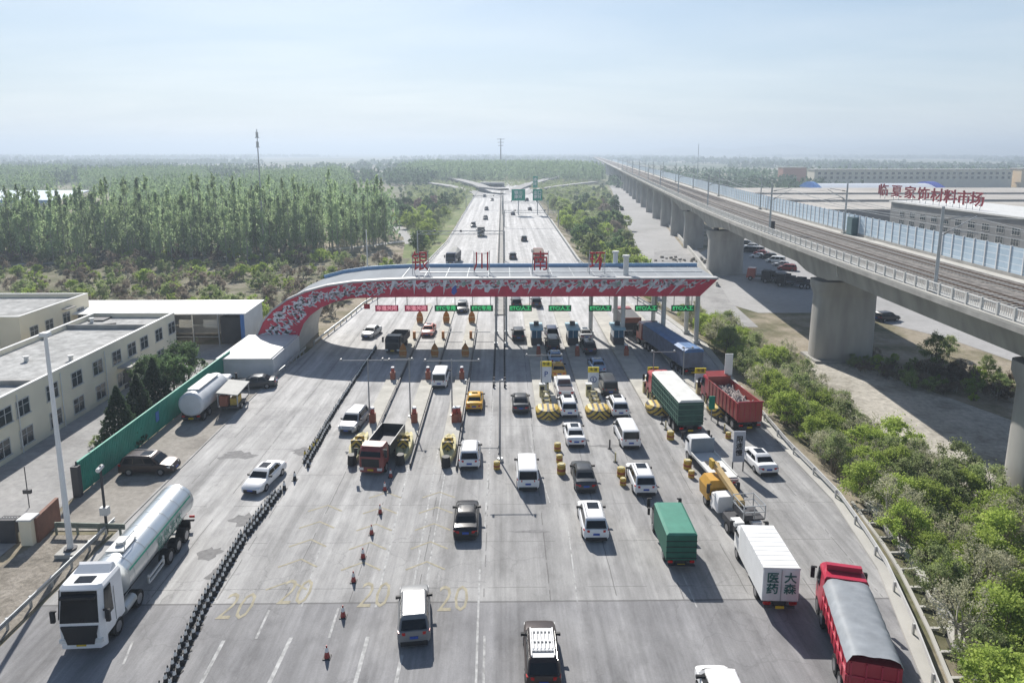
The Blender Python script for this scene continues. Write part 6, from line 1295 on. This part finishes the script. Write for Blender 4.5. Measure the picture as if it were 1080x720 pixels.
for _ in range(5000):     # under and past the viaduct
    if len(bp2) > 60: break
    px, py = rn.uniform(900, 1079), rn.uniform(352, 425); x, y = G(px, py, LOW)
    lo = 372 + (px - 900) * .17; hi = 392 + (px - 900) * .27
    if not (lo < py < hi): continue
    if any((x - a) ** 2 + (y - b) ** 2 < 3 for a, b in bp2): continue
    bp2.append((x, y)); bush(x, y, rn.choices('gob', (2, 5, 5))[0], rn.uniform(.6, 1.3), 'on the rough bank ' + ('just right of the big pier' if px < 950 else 'below the middle of the girder' if px < 1010 else 'near the right frame edge'))
for px, py, s in ((985, 385, 1.0), (1000, 376, .7), (1040, 395, .6)): x, y = G(px, py, LOW); plant('bank_tree', K_olive[0], x, y, s, 'olive tree standing on the rough bank beyond the viaduct', 'tree', 'trees on the rough bank')
# trees by the office building
kc = [conifer(4.3, 1.5, i) for i in range(2)]
for (px, py), lab, s in (((128, 470), 'dark cone-shaped conifer nearest the camera beside the green fence', 1.38), ((148, 449), 'dark cone-shaped conifer in the middle beside the green fence', 1.28), ((165, 433), 'dark cone-shaped conifer farthest along the green fence', 1.38)):
    x, y = G(px, py); plant('conifer', kc[0], min(x, -35.6), y, s, lab, 'tree')
kd = [broadleaf(4.2, 2.0, L_dg, 70 + i, 50, 150, .09) for i in range(2)]
for (x, y), lab, s in (((-37.0, 73.5), 'rounded dark bushy tree behind the parked tanker', 1.25), ((-37.6, 78), 'rounded dark bushy tree nearest the white shed', 1.3), ((-40.3, 75.5), 'rounded dark bushy tree between the office wall and the others', 1.1)): plant('bushy_tree', kd[0], x, y, s, lab, 'tree')
for (px, py) in ((103, 470), (112, 478)): x, y = G(px, py); bush(x, y, 'o', .7, 'at the near end of the conifers')
# bushes on the scrub between gate and forest
sb = []
def wz(x, y):
    return 'in scrub ' + ('behind the rear cream building' if x < -72 else 'behind the white shed' if x < -48 else 'behind the canopy arch' if x < -30 else 'beside the left motorway rail') + (', close up' if y < 130 else ', halfway to the wood' if y < 155 else ', by the wood')
struct('scrub_ground', sheet([(-150, 104), (-70, 104), (-37, 104), (-29, 122), (-24, 150), (-24, 176), (-60, 186), (-150, 172)], .0), ramp_mat('scrub_soil', [(.3, (.09, .10, .05)), (.48, (.15, .145, .09)), (.6, (.22, .2, .15)), (.75, (.33, .3, .25))], .16, second=1.2))
for _ in range(20000):
    if len(sb) > 235: break
    y = rn.uniform(108, 178); x = rn.uniform(-128, xl(y) - 2.5)
    if x > -45 and y < 100: continue
    if not all((x - a) ** 2 + (y - b) ** 2 > 5 for a, b in sb[-120:]): continue
    sb.append((x, y)); bush(x, y, rn.choices('gob', (4, 4, 5))[0], rn.uniform(1.1, 2.4), wz(x, y))
# mid-distance shrubs/trees either side of the motorway
M_g = [broadleaf(6, 3.4, L_green, 80 + i, 40, 60, .24) for i in range(2)]; M_o = [broadleaf(6.5, 3.3, L_olive, 85 + i, 40, 60, .24) for i in range(2)]; M_d = [broadleaf(8, 3.6, L_dg, 88 + i, 44, 60, .26) for i in range(2)]; M_p = [broadleaf(6, 3.4, L_pink, 92, 40, 55, .22)]; M_b = [broadleaf(5.5, 3.0, L_brown, 94, 40, 55, .2, bark=M_barkp)]
sides = []
def mid(x, y, kinds, s, where, grp, zz=None):
    k = rn.choice(kinds); lab = {'g': 'fresh green rounded tree ', 'o': 'olive rounded tree ', 'd': 'dark green rounded tree ', 'p': 'pinkish plum-coloured tree ', 'b': 'bare brownish tree '}[k]
    plant('rounded_tree', rn.choice({'g': M_g, 'o': M_o, 'd': M_d, 'p': M_p, 'b': M_b}[k]), x, y, s, lab + where, 'tree', grp, zz)
for _ in range(6000):     # right strip between motorway and side road
    if len(sides) > 140: break
    y = rn.uniform(118, 560); x0 = xr(y) + 3.5; x1 = interp(sr and [(b, a) for a, b in sr], y) - 6.5
    if x1 <= x0: continue
    x = rn.uniform(x0, x1)
    if not all((x - a) ** 2 + (y - b) ** 2 > 12 for a, b in sides): continue
    t = (x - x0) / (x1 - x0)
    if 190 < y < 330 and .45 < t < .7 and rn.random() < .6: continue
    sides.append((x, y)); mid(x, y, 'gggdo' if t < .55 else 'oggdb', rn.uniform(.6, .95) * (1.15 if y < 380 else .6), 'between motorway and side road, ' + ('just past the canopy' if y < 170 else 'beside the nearest motorway gantry' if y < 260 else 'near the green signs' if y < 380 else 'far off by the ramps'), 'trees between motorway and side road')
for _ in range(9000):     # left of the motorway
    if len(sides) > 288: break
    y = rn.uniform(182, 560); x = rn.uniform(-20 - (y - 175) * .26 if y < 370 else -.15 * y, xl(y) - 5)
    if not all((x - a) ** 2 + (y - b) ** 2 > 19 for a, b in sides[-160:]): continue
    if y < 262 and x < -26 and abs(x + 35 + (y - 230) * .45) < 7: continue
    k = 'ggood' if y < 300 else 'ppgdd' if 300 < y < 400 and -50 < x < -26 else 'gddo'
    sides.append((x, y)); mid(x, y, k, rn.uniform(.55, 1.0) * (1 if y < 350 else .55 if y < 420 else .4), 'left of the motorway, ' + ('nearest the canopy' if y < 230 else 'beside the dirt track' if y < 300 else 'halfway to the ramps' if y < 420 else 'by the ramps'), 'trees left of the motorway')
ms = []
for _ in range(900):
    y = rn.uniform(118, 520); x0 = xr(y) + 3; x1 = interp([(b, a) for a, b in sr], y) - 6.8
    if x1 > x0: ms.append((rn.uniform(x0, x1), y, LOW))
for _ in range(900):
    y = rn.uniform(185, 540); x0 = -20 - (y - 175) * .2 if y < 370 else -.14 * y
    ms.append((rn.uniform(x0, xl(y) - 4.5), y, 0))
mass_later = ms
struct('dirt_track', ribbon([(-75, 330, 0), (-60, 290, 0), (-48, 262, 0), (-36, 243, 0), (-29, 222, 0), (-26, 205, 0)], 7, .02), M_side)
struct('dirt_track', ribbon([(-120, 168, 0), (-85, 176, 0), (-60, 184, 0), (-40, 200, 0), (-30, 212, 0)], 3.4, .03), M_side)

# poplar wood: the nearest 300 as trees, the rest one mass
kp = [poplar(14 + i * 1.1, 1.55 + .12 * (i % 2), L_pop, 100 + i) for i in range(5)]
cand = []
def in_clear(x, y):
    return (x > -20 - (y - 175) * .27 - 2) or (x < -.55 * y - 4 and 203 < y < 395) or (370 < y < 680 and x > -.135 * y)
for row in range(200):
    y = 172 + row * 3.4
    if y > 700: break
    for cidx in range(220):
        x = -8 - cidx * 2.7 + rn.uniform(-.7, .7); yy_ = y + rn.uniform(-1.0, 1.0)
        if x < -.78 * y - 15 or in_clear(x, yy_): continue
        front = 166 + max(0, (x + 70)) * .85
        if yy_ < front: continue
        nzv = math.sin(x * .043 + 1.3) + math.sin(yy_ * .031 + x * .011)
        if yy_ > 250 and nzv < -.55: continue
        if yy_ > 400 and nzv < .25: continue
        if rn.random() < .2: continue
        cand.append((x, yy_))
cand.sort(key=lambda p: p[1] + max(0, -p[0] - 110) * .5)
for x, y in cand[:292]: plant('poplar_tree', rn.choice(kp), x, y, rn.uniform(.68, 1.12), 'slender grey-green poplar in the dense front rows of the wood', 'tree', 'poplars in the front of the wood', 0, sz=rn.uniform(.85, 1.18))
def mass(name, P3, hh, rr, per, leaf, m, label, cat, uprightness=.6):
    """one mesh of many tree crowns"""
    out = []
    P3 = np.array(P3); n = len(P3); k = per; u = rng.uniform(.08, 1, (n, k, 1)); env = np.minimum(1, (1.04 - u) * 2.0) ** .8; a = rng.uniform(0, 2 * np.pi, (n, k, 1)); H_ = (hh * rng.uniform(.75, 1.15, (n, 1, 1))); r_ = rr * env * np.sqrt(rng.uniform(0, 1, (n, k, 1)))
    q_ = np.concatenate([P3[:, None, 0:1] + r_ * np.cos(a), P3[:, None, 1:2] + r_ * np.sin(a), P3[:, None, 2:3] + u * H_], 2).reshape(-1, 3)
    o = ob(name, quads(q_, leaf, name, m, up=uprightness)); return tag(o, label, cat, kind='stuff')
mass('roadside_shrubbery', mass_later, 1.9, 1.7, 60, .22, L_olive, 'low olive and green shrubbery filling the verges of the motorway', 'shrubbery', .1)
rest = cand[292:]; rn.shuffle(rest); rest = rest[:3600]
mass('poplar_wood', [(x, y, 0) for x, y in rest], 14.5, 1.6, 42, .62, leaf_mat('poplar_mass_leaves', (.16, .25, .13), (.3, .39, .21)), 'deep grey-green poplar wood receding behind its front rows', 'wood')
# poplars closing the view beyond the ramps
far_p = []
for _ in range(2600):
    y = rn.uniform(640, 900); x = rn.uniform(-100, 100)
    if abs(x - 4) < 1 or (x > 34 + (y - 600) * .02 and False): continue
    far_p.append((x, y, 0))
mass('distant_poplar_belt', far_p, 16, 2.0, 26, .95, MATS['poplar_mass_leaves'], 'belt of poplars closing the view beyond the motorway ramps', 'wood')
def belt(name, x0, x1, y0, y1, n, hh, rr, m, label, per=16, leaf=1.5, cond=None):
    P = []
    for _ in range(n * 4):
        if len(P) >= n: break
        x, y = rn.uniform(x0, x1), rn.uniform(y0, y1)
        if cond and not cond(x, y): continue
        P.append((x, y, LOW if x > 40 else 0))
    mass(name, P, hh, rr, per, leaf, m, label, 'wood', .3)
dl = leaf_mat('distant_leaves', (.07, .12, .065), (.12, .18, .1))
wave = lambda f, p, t: (lambda x, y: math.sin(x * f + p) + math.sin(y * f * 1.7 + x * f * .4) > t)
belt('distant_trees', -620, -60, 520, 900, 1500, 12, 3.2, dl, 'patchy woods far left behind the poplars', cond=wave(.014, 1, .1))
belt('distant_trees', 130, 700, 640, 800, 700, 12, 3.2, dl, 'tree line beyond the railway and the market roofs', per=18)
belt('distant_trees', 95, 260, 480, 640, 260, 9, 3.5, dl, 'low trees just beyond the noise barrier', per=18)
belt('distant_trees', -1500, 1900, 950, 1700, 2600, 10, 6, dl, 'scattered tree belts across the far fields', per=12, leaf=3.0, cond=wave(.0085, 2, .35))
belt('distant_trees', -3400, 4200, 1800, 4200, 3200, 11, 13, dl, 'faint tree belts near the horizon', per=10, leaf=6.5, cond=wave(.0036, .6, .3))

M_ramp = mat('ramp_asphalt', (.3, .295, .285), .9, var=.12, scale=.05)
# ------------------------------------------------------------------ ramps and overpass where the motorway ends
def raised(pts, w, name='ramp_road'):
    w = w * .72
    mb = ribbon(pts, w, .0); n0 = len(mb.v); mb.v += [(x, y, z - 1.1) for x, y, z in mb.v[:]]; base = len(mb.f)
    for f in mb.f[:base]: a, b, c_, d = f; mb.f.append((a + n0, b + n0, c_ + n0, d + n0)); mb.mi.append(0); mb.f.append((a, d, d + n0, a + n0)); mb.mi.append(0); mb.f.append((b, c_, c_ + n0, b + n0)); mb.mi.append(0)
    return struct(name, mb, M_ramp)
def rp_(*a): return [(*G(px, py, z), z) for px, py, z in a]
raised(rp_((507, 207, .1), (503, 203, .4), (487, 198.5, 1.6), (471, 195, 2.4), (448, 192, 2.6)), 10)
raised(rp_((531, 199, 3.6), (511, 197, 3.6), (504, 194.2, 3.4), (488, 190, 3.0), (472, 186.5, 2.6), (462, 184, 2.2)), 11)
raised(rp_((440, 187, 2), (460, 181.5, 2), (476, 178.3, 2), (486, 177, 2)), 14)
raised(rp_((538, 203, .1), (546, 198, 1.0), (556, 194.3, 1.6), (570, 190.5, 2.2), (590, 185.2, 2.8), (604, 181.5, 3), (616, 179.5, 2.6)), 11)
raised(rp_((552, 205, .1), (562, 199.8, .8), (585, 196.3, 1.8), (613, 193, 2.6), (628, 191.5, 2.8)), 8)
e = tag(empty('overpass', (-8, 545, 0)), 'low dark-mouthed overpass across the far end of the motorway', 'overpass'); mb = MB(); mb.box(-10, 9.4, -4.6, 4.6, 2.3, 3.5); ob('deck', mb, M_conc, e)
for a_, b_ in ((-10, -7.5), (7.6, 9.4)): mb = MB(); mb.box(a_, b_, -4, 4, 0, 2.3); ob('abutment', mb, M_concd, e)
mb = MB(); mb.box(-7.5, 7.6, 3.6, 3.9, 0, 2.3); ob('painted_opening_shade', mb, M_dark, e)  # dark sheet across the opening, paints the shade under the deck
gp = []
for _ in range(1500):
    a_, b_ = rn.uniform(440, 620), rn.uniform(181, 203); x, y = G(a_, b_)
    if xl(y) - 1 < x < xr(y) + 2 and y < 545: continue
    gp.append((x, y, -.5))
mass('ramp_shrubbery', gp, 2.6, 2.6, 22, .55, L_olive, 'low shrubs and small trees between the motorway ramps', 'shrubbery', .1)
# overhead direction signs
def gsign(x0, z0, x1, z1, y, lines, label):
    cx, cz = (x0 + x1) / 2, (z0 + z1) / 2; w, h_ = x1 - x0, z0 - z1; e = empty('direction_sign', (cx, y, cz)); mb = MB(); mb.box(-w / 2, w / 2, -.12, .12, -h_ / 2, h_ / 2); ob('panel', mb, mat('motorway_green', (.0, .3, .2), .5, var=.1), e)
    text_ob('lettering', lines, h_ * .36, M_white, e, (0, -.14, 0), bold=.03); mb = MB(); mb.box(-.2, .2, 0, .25, -cz, h_ / 2); ob('post', mb, M_steel, e); return tag(e, label, 'road sign')
gsign(3.9, 11.2, 9.9, 6.2, 300, '银川\n南环', 'large green direction sign on the left over the right carriageway'); gsign(13.2, 11.2, 17.4, 6.2, 300, '出口\n南环', 'green direction sign on the right over the right carriageway')
x0_, z0_ = GY(562, 186, 420); x1_, z1_ = GY(567, 198, 420); gsign(x0_, z0_, x1_, z1_, 420, '南\n环', 'small tall green sign farther up the road above the others')
def gantry(x0, x1, y, z, label):
    e = empty('sign_gantry', ((x0 + x1) / 2, y, 0)); w = (x1 - x0) / 2; mb = MB(); mb.cyl((-w, 0, 0), (-w, 0, z), .16); mb.cyl((w, 0, 0), (w, 0, z), .16); ob('post', mb, M_steel, e)
    mb = MB(); mb.tube([(-w, 0, z), (w, 0, z)], .09); mb.tube([(-w, 0, z - .8), (w, 0, z - .8)], .09); n_q = int(w)
    for k in range(n_q): a = -w + 2 * w * k / n_q; b = a + 2 * w / n_q; mb.tube([(a, 0, z - .8), (b, 0, z)], .05, 4)
    ob('truss_beam', mb, M_steel, e); mb = MB(); [mb.box(x - .25, x + .25, -.3, .3, z - .2, z + .3) for x in (-w * .6, 0, w * .5)]; ob('camera', mb, M_dark, e); return tag(e, label, 'gantry')
gantry(-21.6, .4, 172, 7.6, 'slim steel gantry across the left carriageway just beyond the canopy'); gantry(.6, 20.6, 252, 6.0, 'thin steel gantry across the right carriageway'); gantry(-17.6, 0, 330, 6.5, 'thin distant gantry across the left carriageway'); gantry(-.2, 20, 300, 5.9, 'gantry beam carrying the green direction signs')
# far masts
x, y = G(279, 272); e = empty('lattice_mast', (x, y, 0)); mb = MB(); mb.cyl((0, 0, 0), (0, 0, 33), .3, .1, 8); ob('pole', mb, M_steel, e); mb = MB(); [mb.cyl((0, 0, z), (0, 0, z + .2), .5, n=10) for z in (30.8, 28.4)]; [mb.box(-.3, .3, -.12, .12, z, z + 1.3) for z in (31, 28.6)]; ob('antenna_platform', mb, M_offw, e); tag(e, 'tall slim telecom mast rising above the poplar wood', 'mast')
x, y = G(388, 292); mastpole('lamp_mast', x, y, 10.5, .14, .1, 'white lamp mast behind the canopy by the scrub', 'mast')
e = empty('power_tower', (-2.3, 900, 0)); mb = MB(); mb.cyl((0, 0, 0), (0, 0, 44), 1.1, .5, 6); ob('pole', mb, M_dark, e); mb = MB(); [mb.box(-w, w, -.2, .2, z, z + .6) for z, w in ((43, 5), (39, 4), (35, 3.4))]; ob('cross_arms', mb, M_dark, e); tag(e, 'dark power tower on the horizon above the motorway', 'power tower')
for k, (px, top, yd) in enumerate(((737, 152, 700), (762, 185, 330))):
    x, z = GY(px, top, yd); e = empty('slender_tower', (x, yd, LOW)); mb = MB(); mb.cyl((0, 0, 0), (0, 0, z - LOW), .5 if k == 0 else .2, .2 if k == 0 else .12, 6); ob('pole', mb, M_steel, e); tag(e, ['distant slender tower beyond the railway on the horizon', 'thin pole behind the pale blue noise barrier'][k], 'tower')

# ------------------------------------------------------------------ right side: market buildings and roads
M_bg = mat('warehouse_grey', (.2, .2, .2), .8, var=.15, scale=.2, detail=6); M_beige = mat('beige_roof_sheet', (.4, .37, .33), .8, var=.22, scale=.05, stretch=(1, 1, 1), detail=9)
def GZ(px, py, z): return G(px, py, z)
MZ = 9.5; fx0 = GZ(926, 213, MZ); fx1 = GZ(1080, 233, MZ); FX = 140.5
e = tag(empty('market_building', (FX, 215, LOW)), 'long grey three-storey market building carrying red roof characters', 'building')
y0b, y1b = 120, GZ(926, 213, MZ)[1]
HB = MZ - LOW; mb = MB(); mb.box(0, 26, y0b - 215, y1b - 215, 0, HB); ob('wall', mb, M_bg, e); mb = MB(); mb.box(-.6, 26.4, y0b - 215.4, y1b - 214.6, HB, HB + .5); ob('cornice', mb, M_offw, e)
mb = MB(); mb.box(-3.2, 0, y0b - 215, y1b - 222, 3.6, 3.9); ob('canopy', mb, M_conc, e)
yw = y0b + 4
while yw < y1b - 3:
    for z in (8.3, 5.3): window_x(e, -.0, yw - 215, z, 3.0, 1.9, side=-1, sub=3)
    yw += 6.0
tt = '西夏装饰材料市场'
for k, ch in enumerate('西夏家装饰材料市场'[0:0] + '临夏家饰材料市场'): 
    px = 931 + k * 14.2; py = 206 + k * .95; d = ray(px, py); t = (FX + 2) / d[0]; yy_ = d[1] * t; z = CAM_H + d[2] * t
    c_ = empty('market_roof_character', (FX + 2, yy_, MZ + .5)); text_ob('character', ch, 4.6, M_ltr, c_, (0, 0, 3.0), rot=(math.pi / 2, 0, -math.pi / 2 + .35), bold=.07, ext=.15)
    mb = MB(); mb.tube([(0, -1.6, 0), (0, -1.6, 4.6)], .09); mb.tube([(0, 1.6, 0), (0, 1.6, 4.6)], .09); mb.tube([(0, -1.6, 1.2), (0, 1.6, 1.2)], .08); ob('frame', mb, M_steel, c_)
    tag(c_, f"red character {ch} standing on the market building roof, {['first', 'second', 'third', 'fourth', 'fifth', 'sixth', 'seventh', 'eighth'][k]} from the far end", 'sign character', 'red characters on the market roof')
def hall(name, P, z, th, m, label, eave=LOW):
    e = tag(empty(name, (P[0][0], P[0][1], eave)), label, 'building'); o = e.location; L = [(x - o.x, y - o.y) for x, y in P]
    mb = MB(); mb.prism(L, 0, z - eave - th); ob('wall', mb, M_bg, e); mb = MB(); n_l = len(L); mb.prism([(x * 1.004, y * 1.004) for x, y in L], z - eave - th, z - eave); ob('roof', mb, m, e); return e
hall('warehouse', [(168, 150), (330, 150), (330, 255), (168, 255)], 8.0, .6, M_beige, 'broad beige-roofed warehouse behind the market building')
hall('warehouse', [(96, 262), (136, 262), (250, 262), (250, 300), (110, 300)], 5.5, .5, M_beige, 'beige-roofed hall just beyond the noise barrier')
hall('warehouse', [(112, 308), (300, 308), (300, 345), (118, 345)], 6.0, .5, M_beige, 'second beige-roofed hall behind the nearer one')
hall('warehouse', [(122, 352), (330, 352), (330, 400), (130, 400)], 6.5, .5, M_beige, 'third beige-roofed hall farther back')
hall('warehouse', [(345, 250), (560, 250), (560, 330), (345, 330)], 6.5, .5, mat('roof_grey2', (.35, .34, .33), .8, var=.2, scale=.1), 'grey-roofed hall at the far right edge')
mb = MB(); yb0, yb1 = 415, 470; e = tag(empty('blue_roof_hall', (150, 418, LOW)), 'long low hall with curved white and blue roof behind the beige roofs', 'building')
R_ = []
for x in (40, 116): R_.append([(x, -8, 0)] + [(x, -8 + 26 * i / 8, 8.0 + 2.6 * math.sin(math.pi * i / 8)) for i in range(9)] + [(x, 18, 0)])
mb.loft(R_); ob('vault', mb, mat('pale_vault', (.55, .58, .62), .5, var=.1), e, smooth=True)
mb = MB(); R_ = []
for x in (39.6, 42): R_.append([(x, -8.3, 8)] + [(x, -8.3 + 26.6 * i / 8, 8.4 + 3.3 * math.sin(math.pi * i / 8)) for i in range(9)] + [(x, 18.3, 8)])
mb.loft(R_); ob('blue_end', mb, M_bluep, e); mb = MB(); R_ = []
for x in (112, 117): R_.append([(x, -8.3, 8)] + [(x, -8.3 + 26.6 * i / 8, 8.4 + 3.3 * math.sin(math.pi * i / 8)) for i in range(9)] + [(x, 18.3, 8)])
mb.loft(R_); ob('blue_end', mb, mat('deep_blue', (.04, .07, .35), .5), e)
mb = MB(); mb.box(-60, 39, -6, 6, 6.0, 6.6); mb.box(-60, 39, -5.5, 5.5, 0, 6.0); ob('blue_annex', mb, M_bluep, e)
# long row of flats behind
M_row = mat('row_cream', (.7, .64, .53), .9, var=.1, scale=.05)
def row(x0, x1, y, h, label, m, gap=None):
    e = tag(empty('row_building', (x0, y, LOW)), label, 'building'); w = x1 - x0; mb = MB(); mb.box(0, w, 0, 14, 0, h); ob('wall', mb, m, e); mb = MB(); mb.box(-.5, w + .5, -.5, 14.5, h, h + .7); ob('roof', mb, M_conc, e)
    k = 0; x = 3.0
    while x < w - 3 and k < 96:
        for z in (h - 2.6, h - 6.2):
            mb = MB(); mb.box(x, x + 2.2, -.25, -.05, z - .9, z + .9); ob('window', mb, M_pane, e); k += 1
        x += 5.2
row(262, 430, 575, 14.5, 'long cream row building with two lines of windows behind the beige halls', M_row); row(434, 468, 570, 15.5, 'taller yellowish end block between two row buildings', mat('row_yellow', (.8, .62, .4), .9)); row(472, 680, 566, 14.5, 'cream row building at the far right behind the market', M_row)
e = tag(empty('red_brick_block', (262, 640, LOW)), 'small reddish block among the trees behind the row building', 'building'); mb = MB(); mb.box(0, 22, 0, 12, 0, 15); ob('wall', mb, mat('brick_red', (.4, .22, .17), .9), e); mb = MB(); mb.box(-.4, 22.4, -.4, 12.4, 15, 15.6); ob('roof', mb, M_conc, e)
# blue-roofed shed at the far left
e = tag(empty('blue_roof_shed', (-260, 330, 0)), 'low white shed with blue eaves at the left edge behind the trees', 'building'); mb = MB(); mb.hexa([(-80, -20, 5.6), (60, -20, 5.6), (36, 45, 6.2), (-80, 45, 6.2)], [(-80, -20, 6.0), (60, -20, 6.0), (36, 45, 6.8), (-80, 45, 6.8)]); ob('roof', mb, mat('pale_blue_roof', (.5, .58, .64), .5, var=.1, scale=.05), e); mb = MB(); mb.box(-80, 60.3, -20.4, -20.05, 4.6, 6.05); ob('eaves', mb, mat('eaves_blue', (.2, .36, .5), .5), e); mb = MB(); mb.box(-78, 56, -18, -16, 0, 5.5); ob('wall', mb, M_offw, e)
# road surfaces on the lower level at the right
def sh(name, pxs, m, zz): struct(name, sheet([G(*p, LOW) for p in pxs], LOW + zz), m)
sh('lower_road', [(735, 268), (790, 243), (960, 320), (1100, 366), (1100, 392), (1000, 357), (930, 340), (880, 330), (800, 330), (760, 318)], M_side, .03)
sh('concrete_yard', [(690, 262), (735, 262), (770, 318), (800, 345), (740, 345), (690, 300)], M_yard, .045)
M_shore = ramp_mat('dry_beige_earth', [(.3, (.26, .24, .2)), (.5, (.42, .395, .345)), (.7, (.5, .465, .41))], .22, second=1.6, bump=.3)
sh('bare_earth', [(850, 375), (905, 385), (1100, 455), (1100, 620), (1000, 560), (930, 470), (850, 420)], M_shore, .025)
for k, (px, py, w, l, hgt) in enumerate(((700, 305, 5, 3, 1.2), (760, 300, 6, 2.5, .8))): pass
e = tag(empty('roadside_rubble', (*G(735, 275, LOW), LOW)), 'heap of pale rubble and brush beside the second pier', 'rubble', kind='stuff'); mb = MB(); rnd = random.Random(2)
for k in range(60):
    x, y, s = rnd.gauss(0, 5), rnd.gauss(0, 2.4), rnd.uniform(.2, .7); mb.hexa([(x - s, y - s, -.1), (x + s, y - s * .8, -.1), (x + s * .9, y + s, -.1), (x - s * .8, y + s, -.1)], [(x - s * .6, y - s * .5, s * .8), (x + s * .5, y - s * .6, s), (x + s * .4, y + s * .5, s * .7), (x - s * .5, y + s * .6, s * .9)])
ob('stones', mb, M_dirt, e)
# retaining wall between piers and side road
mb = MB(); P_ = [G(640 + 40, 205, LOW), G(700, 238, LOW), G(727, 275, LOW)]
e = tag(empty('side_road_wall', (P_[0][0], P_[0][1], LOW)), 'low concrete wall between the side road and the viaduct piers', 'wall')
for a, b in (((sr[i][0] + 9 + (sr[i][1] - 118) * .012, sr[i][1]), (sr[i + 1][0] + 9 + (sr[i + 1][1] - 118) * .012, sr[i + 1][1])) for i in range(1, len(sr) - 1)):
    ax, ay, bx2, by2 = a[0] - P_[0][0], a[1] - P_[0][1], b[0] - P_[0][0], b[1] - P_[0][1]; mb.hexa([(ax, ay, 0), (ax + .5, ay, 0), (bx2 + .5, by2, 0), (bx2, by2, 0)], [(ax, ay, 1.1), (ax + .5, ay, 1.1), (bx2 + .5, by2, 1.1), (bx2, by2, 1.1)])
ob('wall', mb, M_conc, e)
# low far hills on the right horizon
mb = MB(); n_h = 60; rnd = random.Random(4)
for i in range(n_h + 1):
    x = 300 + 6500 * i / n_h; y = 5600; h_ = 6 + 62 * max(0, min(1, (x - 500) / 1400)) * (1 + .25 * math.sin(i * .7) + .12 * math.sin(i * 1.9)); mb.v += [(x, y, -5), (x, y + 500, h_), (x, y + 1200, -5)]
for i in range(n_h):
    for k in (0, 1): mb.f.append((3 * i + k, 3 * i + 3 + k, 3 * i + 4 + k, 3 * i + 1 + k)); mb.mi.append(0)
struct('hills', mb, gm)

# ------------------------------------------------------------------ the air
HZ = 5.6e-4
hm = bpy.data.materials.new('air'); hm.use_nodes = True; N = hm.node_tree; N.nodes.clear(); o_ = N.nodes.new('ShaderNodeOutputMaterial'); pv = N.nodes.new('ShaderNodeVolumePrincipled'); pv.inputs['Color'].default_value = (.60, .70, .82, 1); pv.inputs['Density'].default_value = HZ; pv.inputs['Anisotropy'].default_value = .3
N.links.new(pv.outputs[0], o_.inputs['Volume'])
mb = MB(); mb.box(-13900, 13900, -180, 13950, -8.5, 84); tag(ob('haze', mb, hm), kind='stuff')
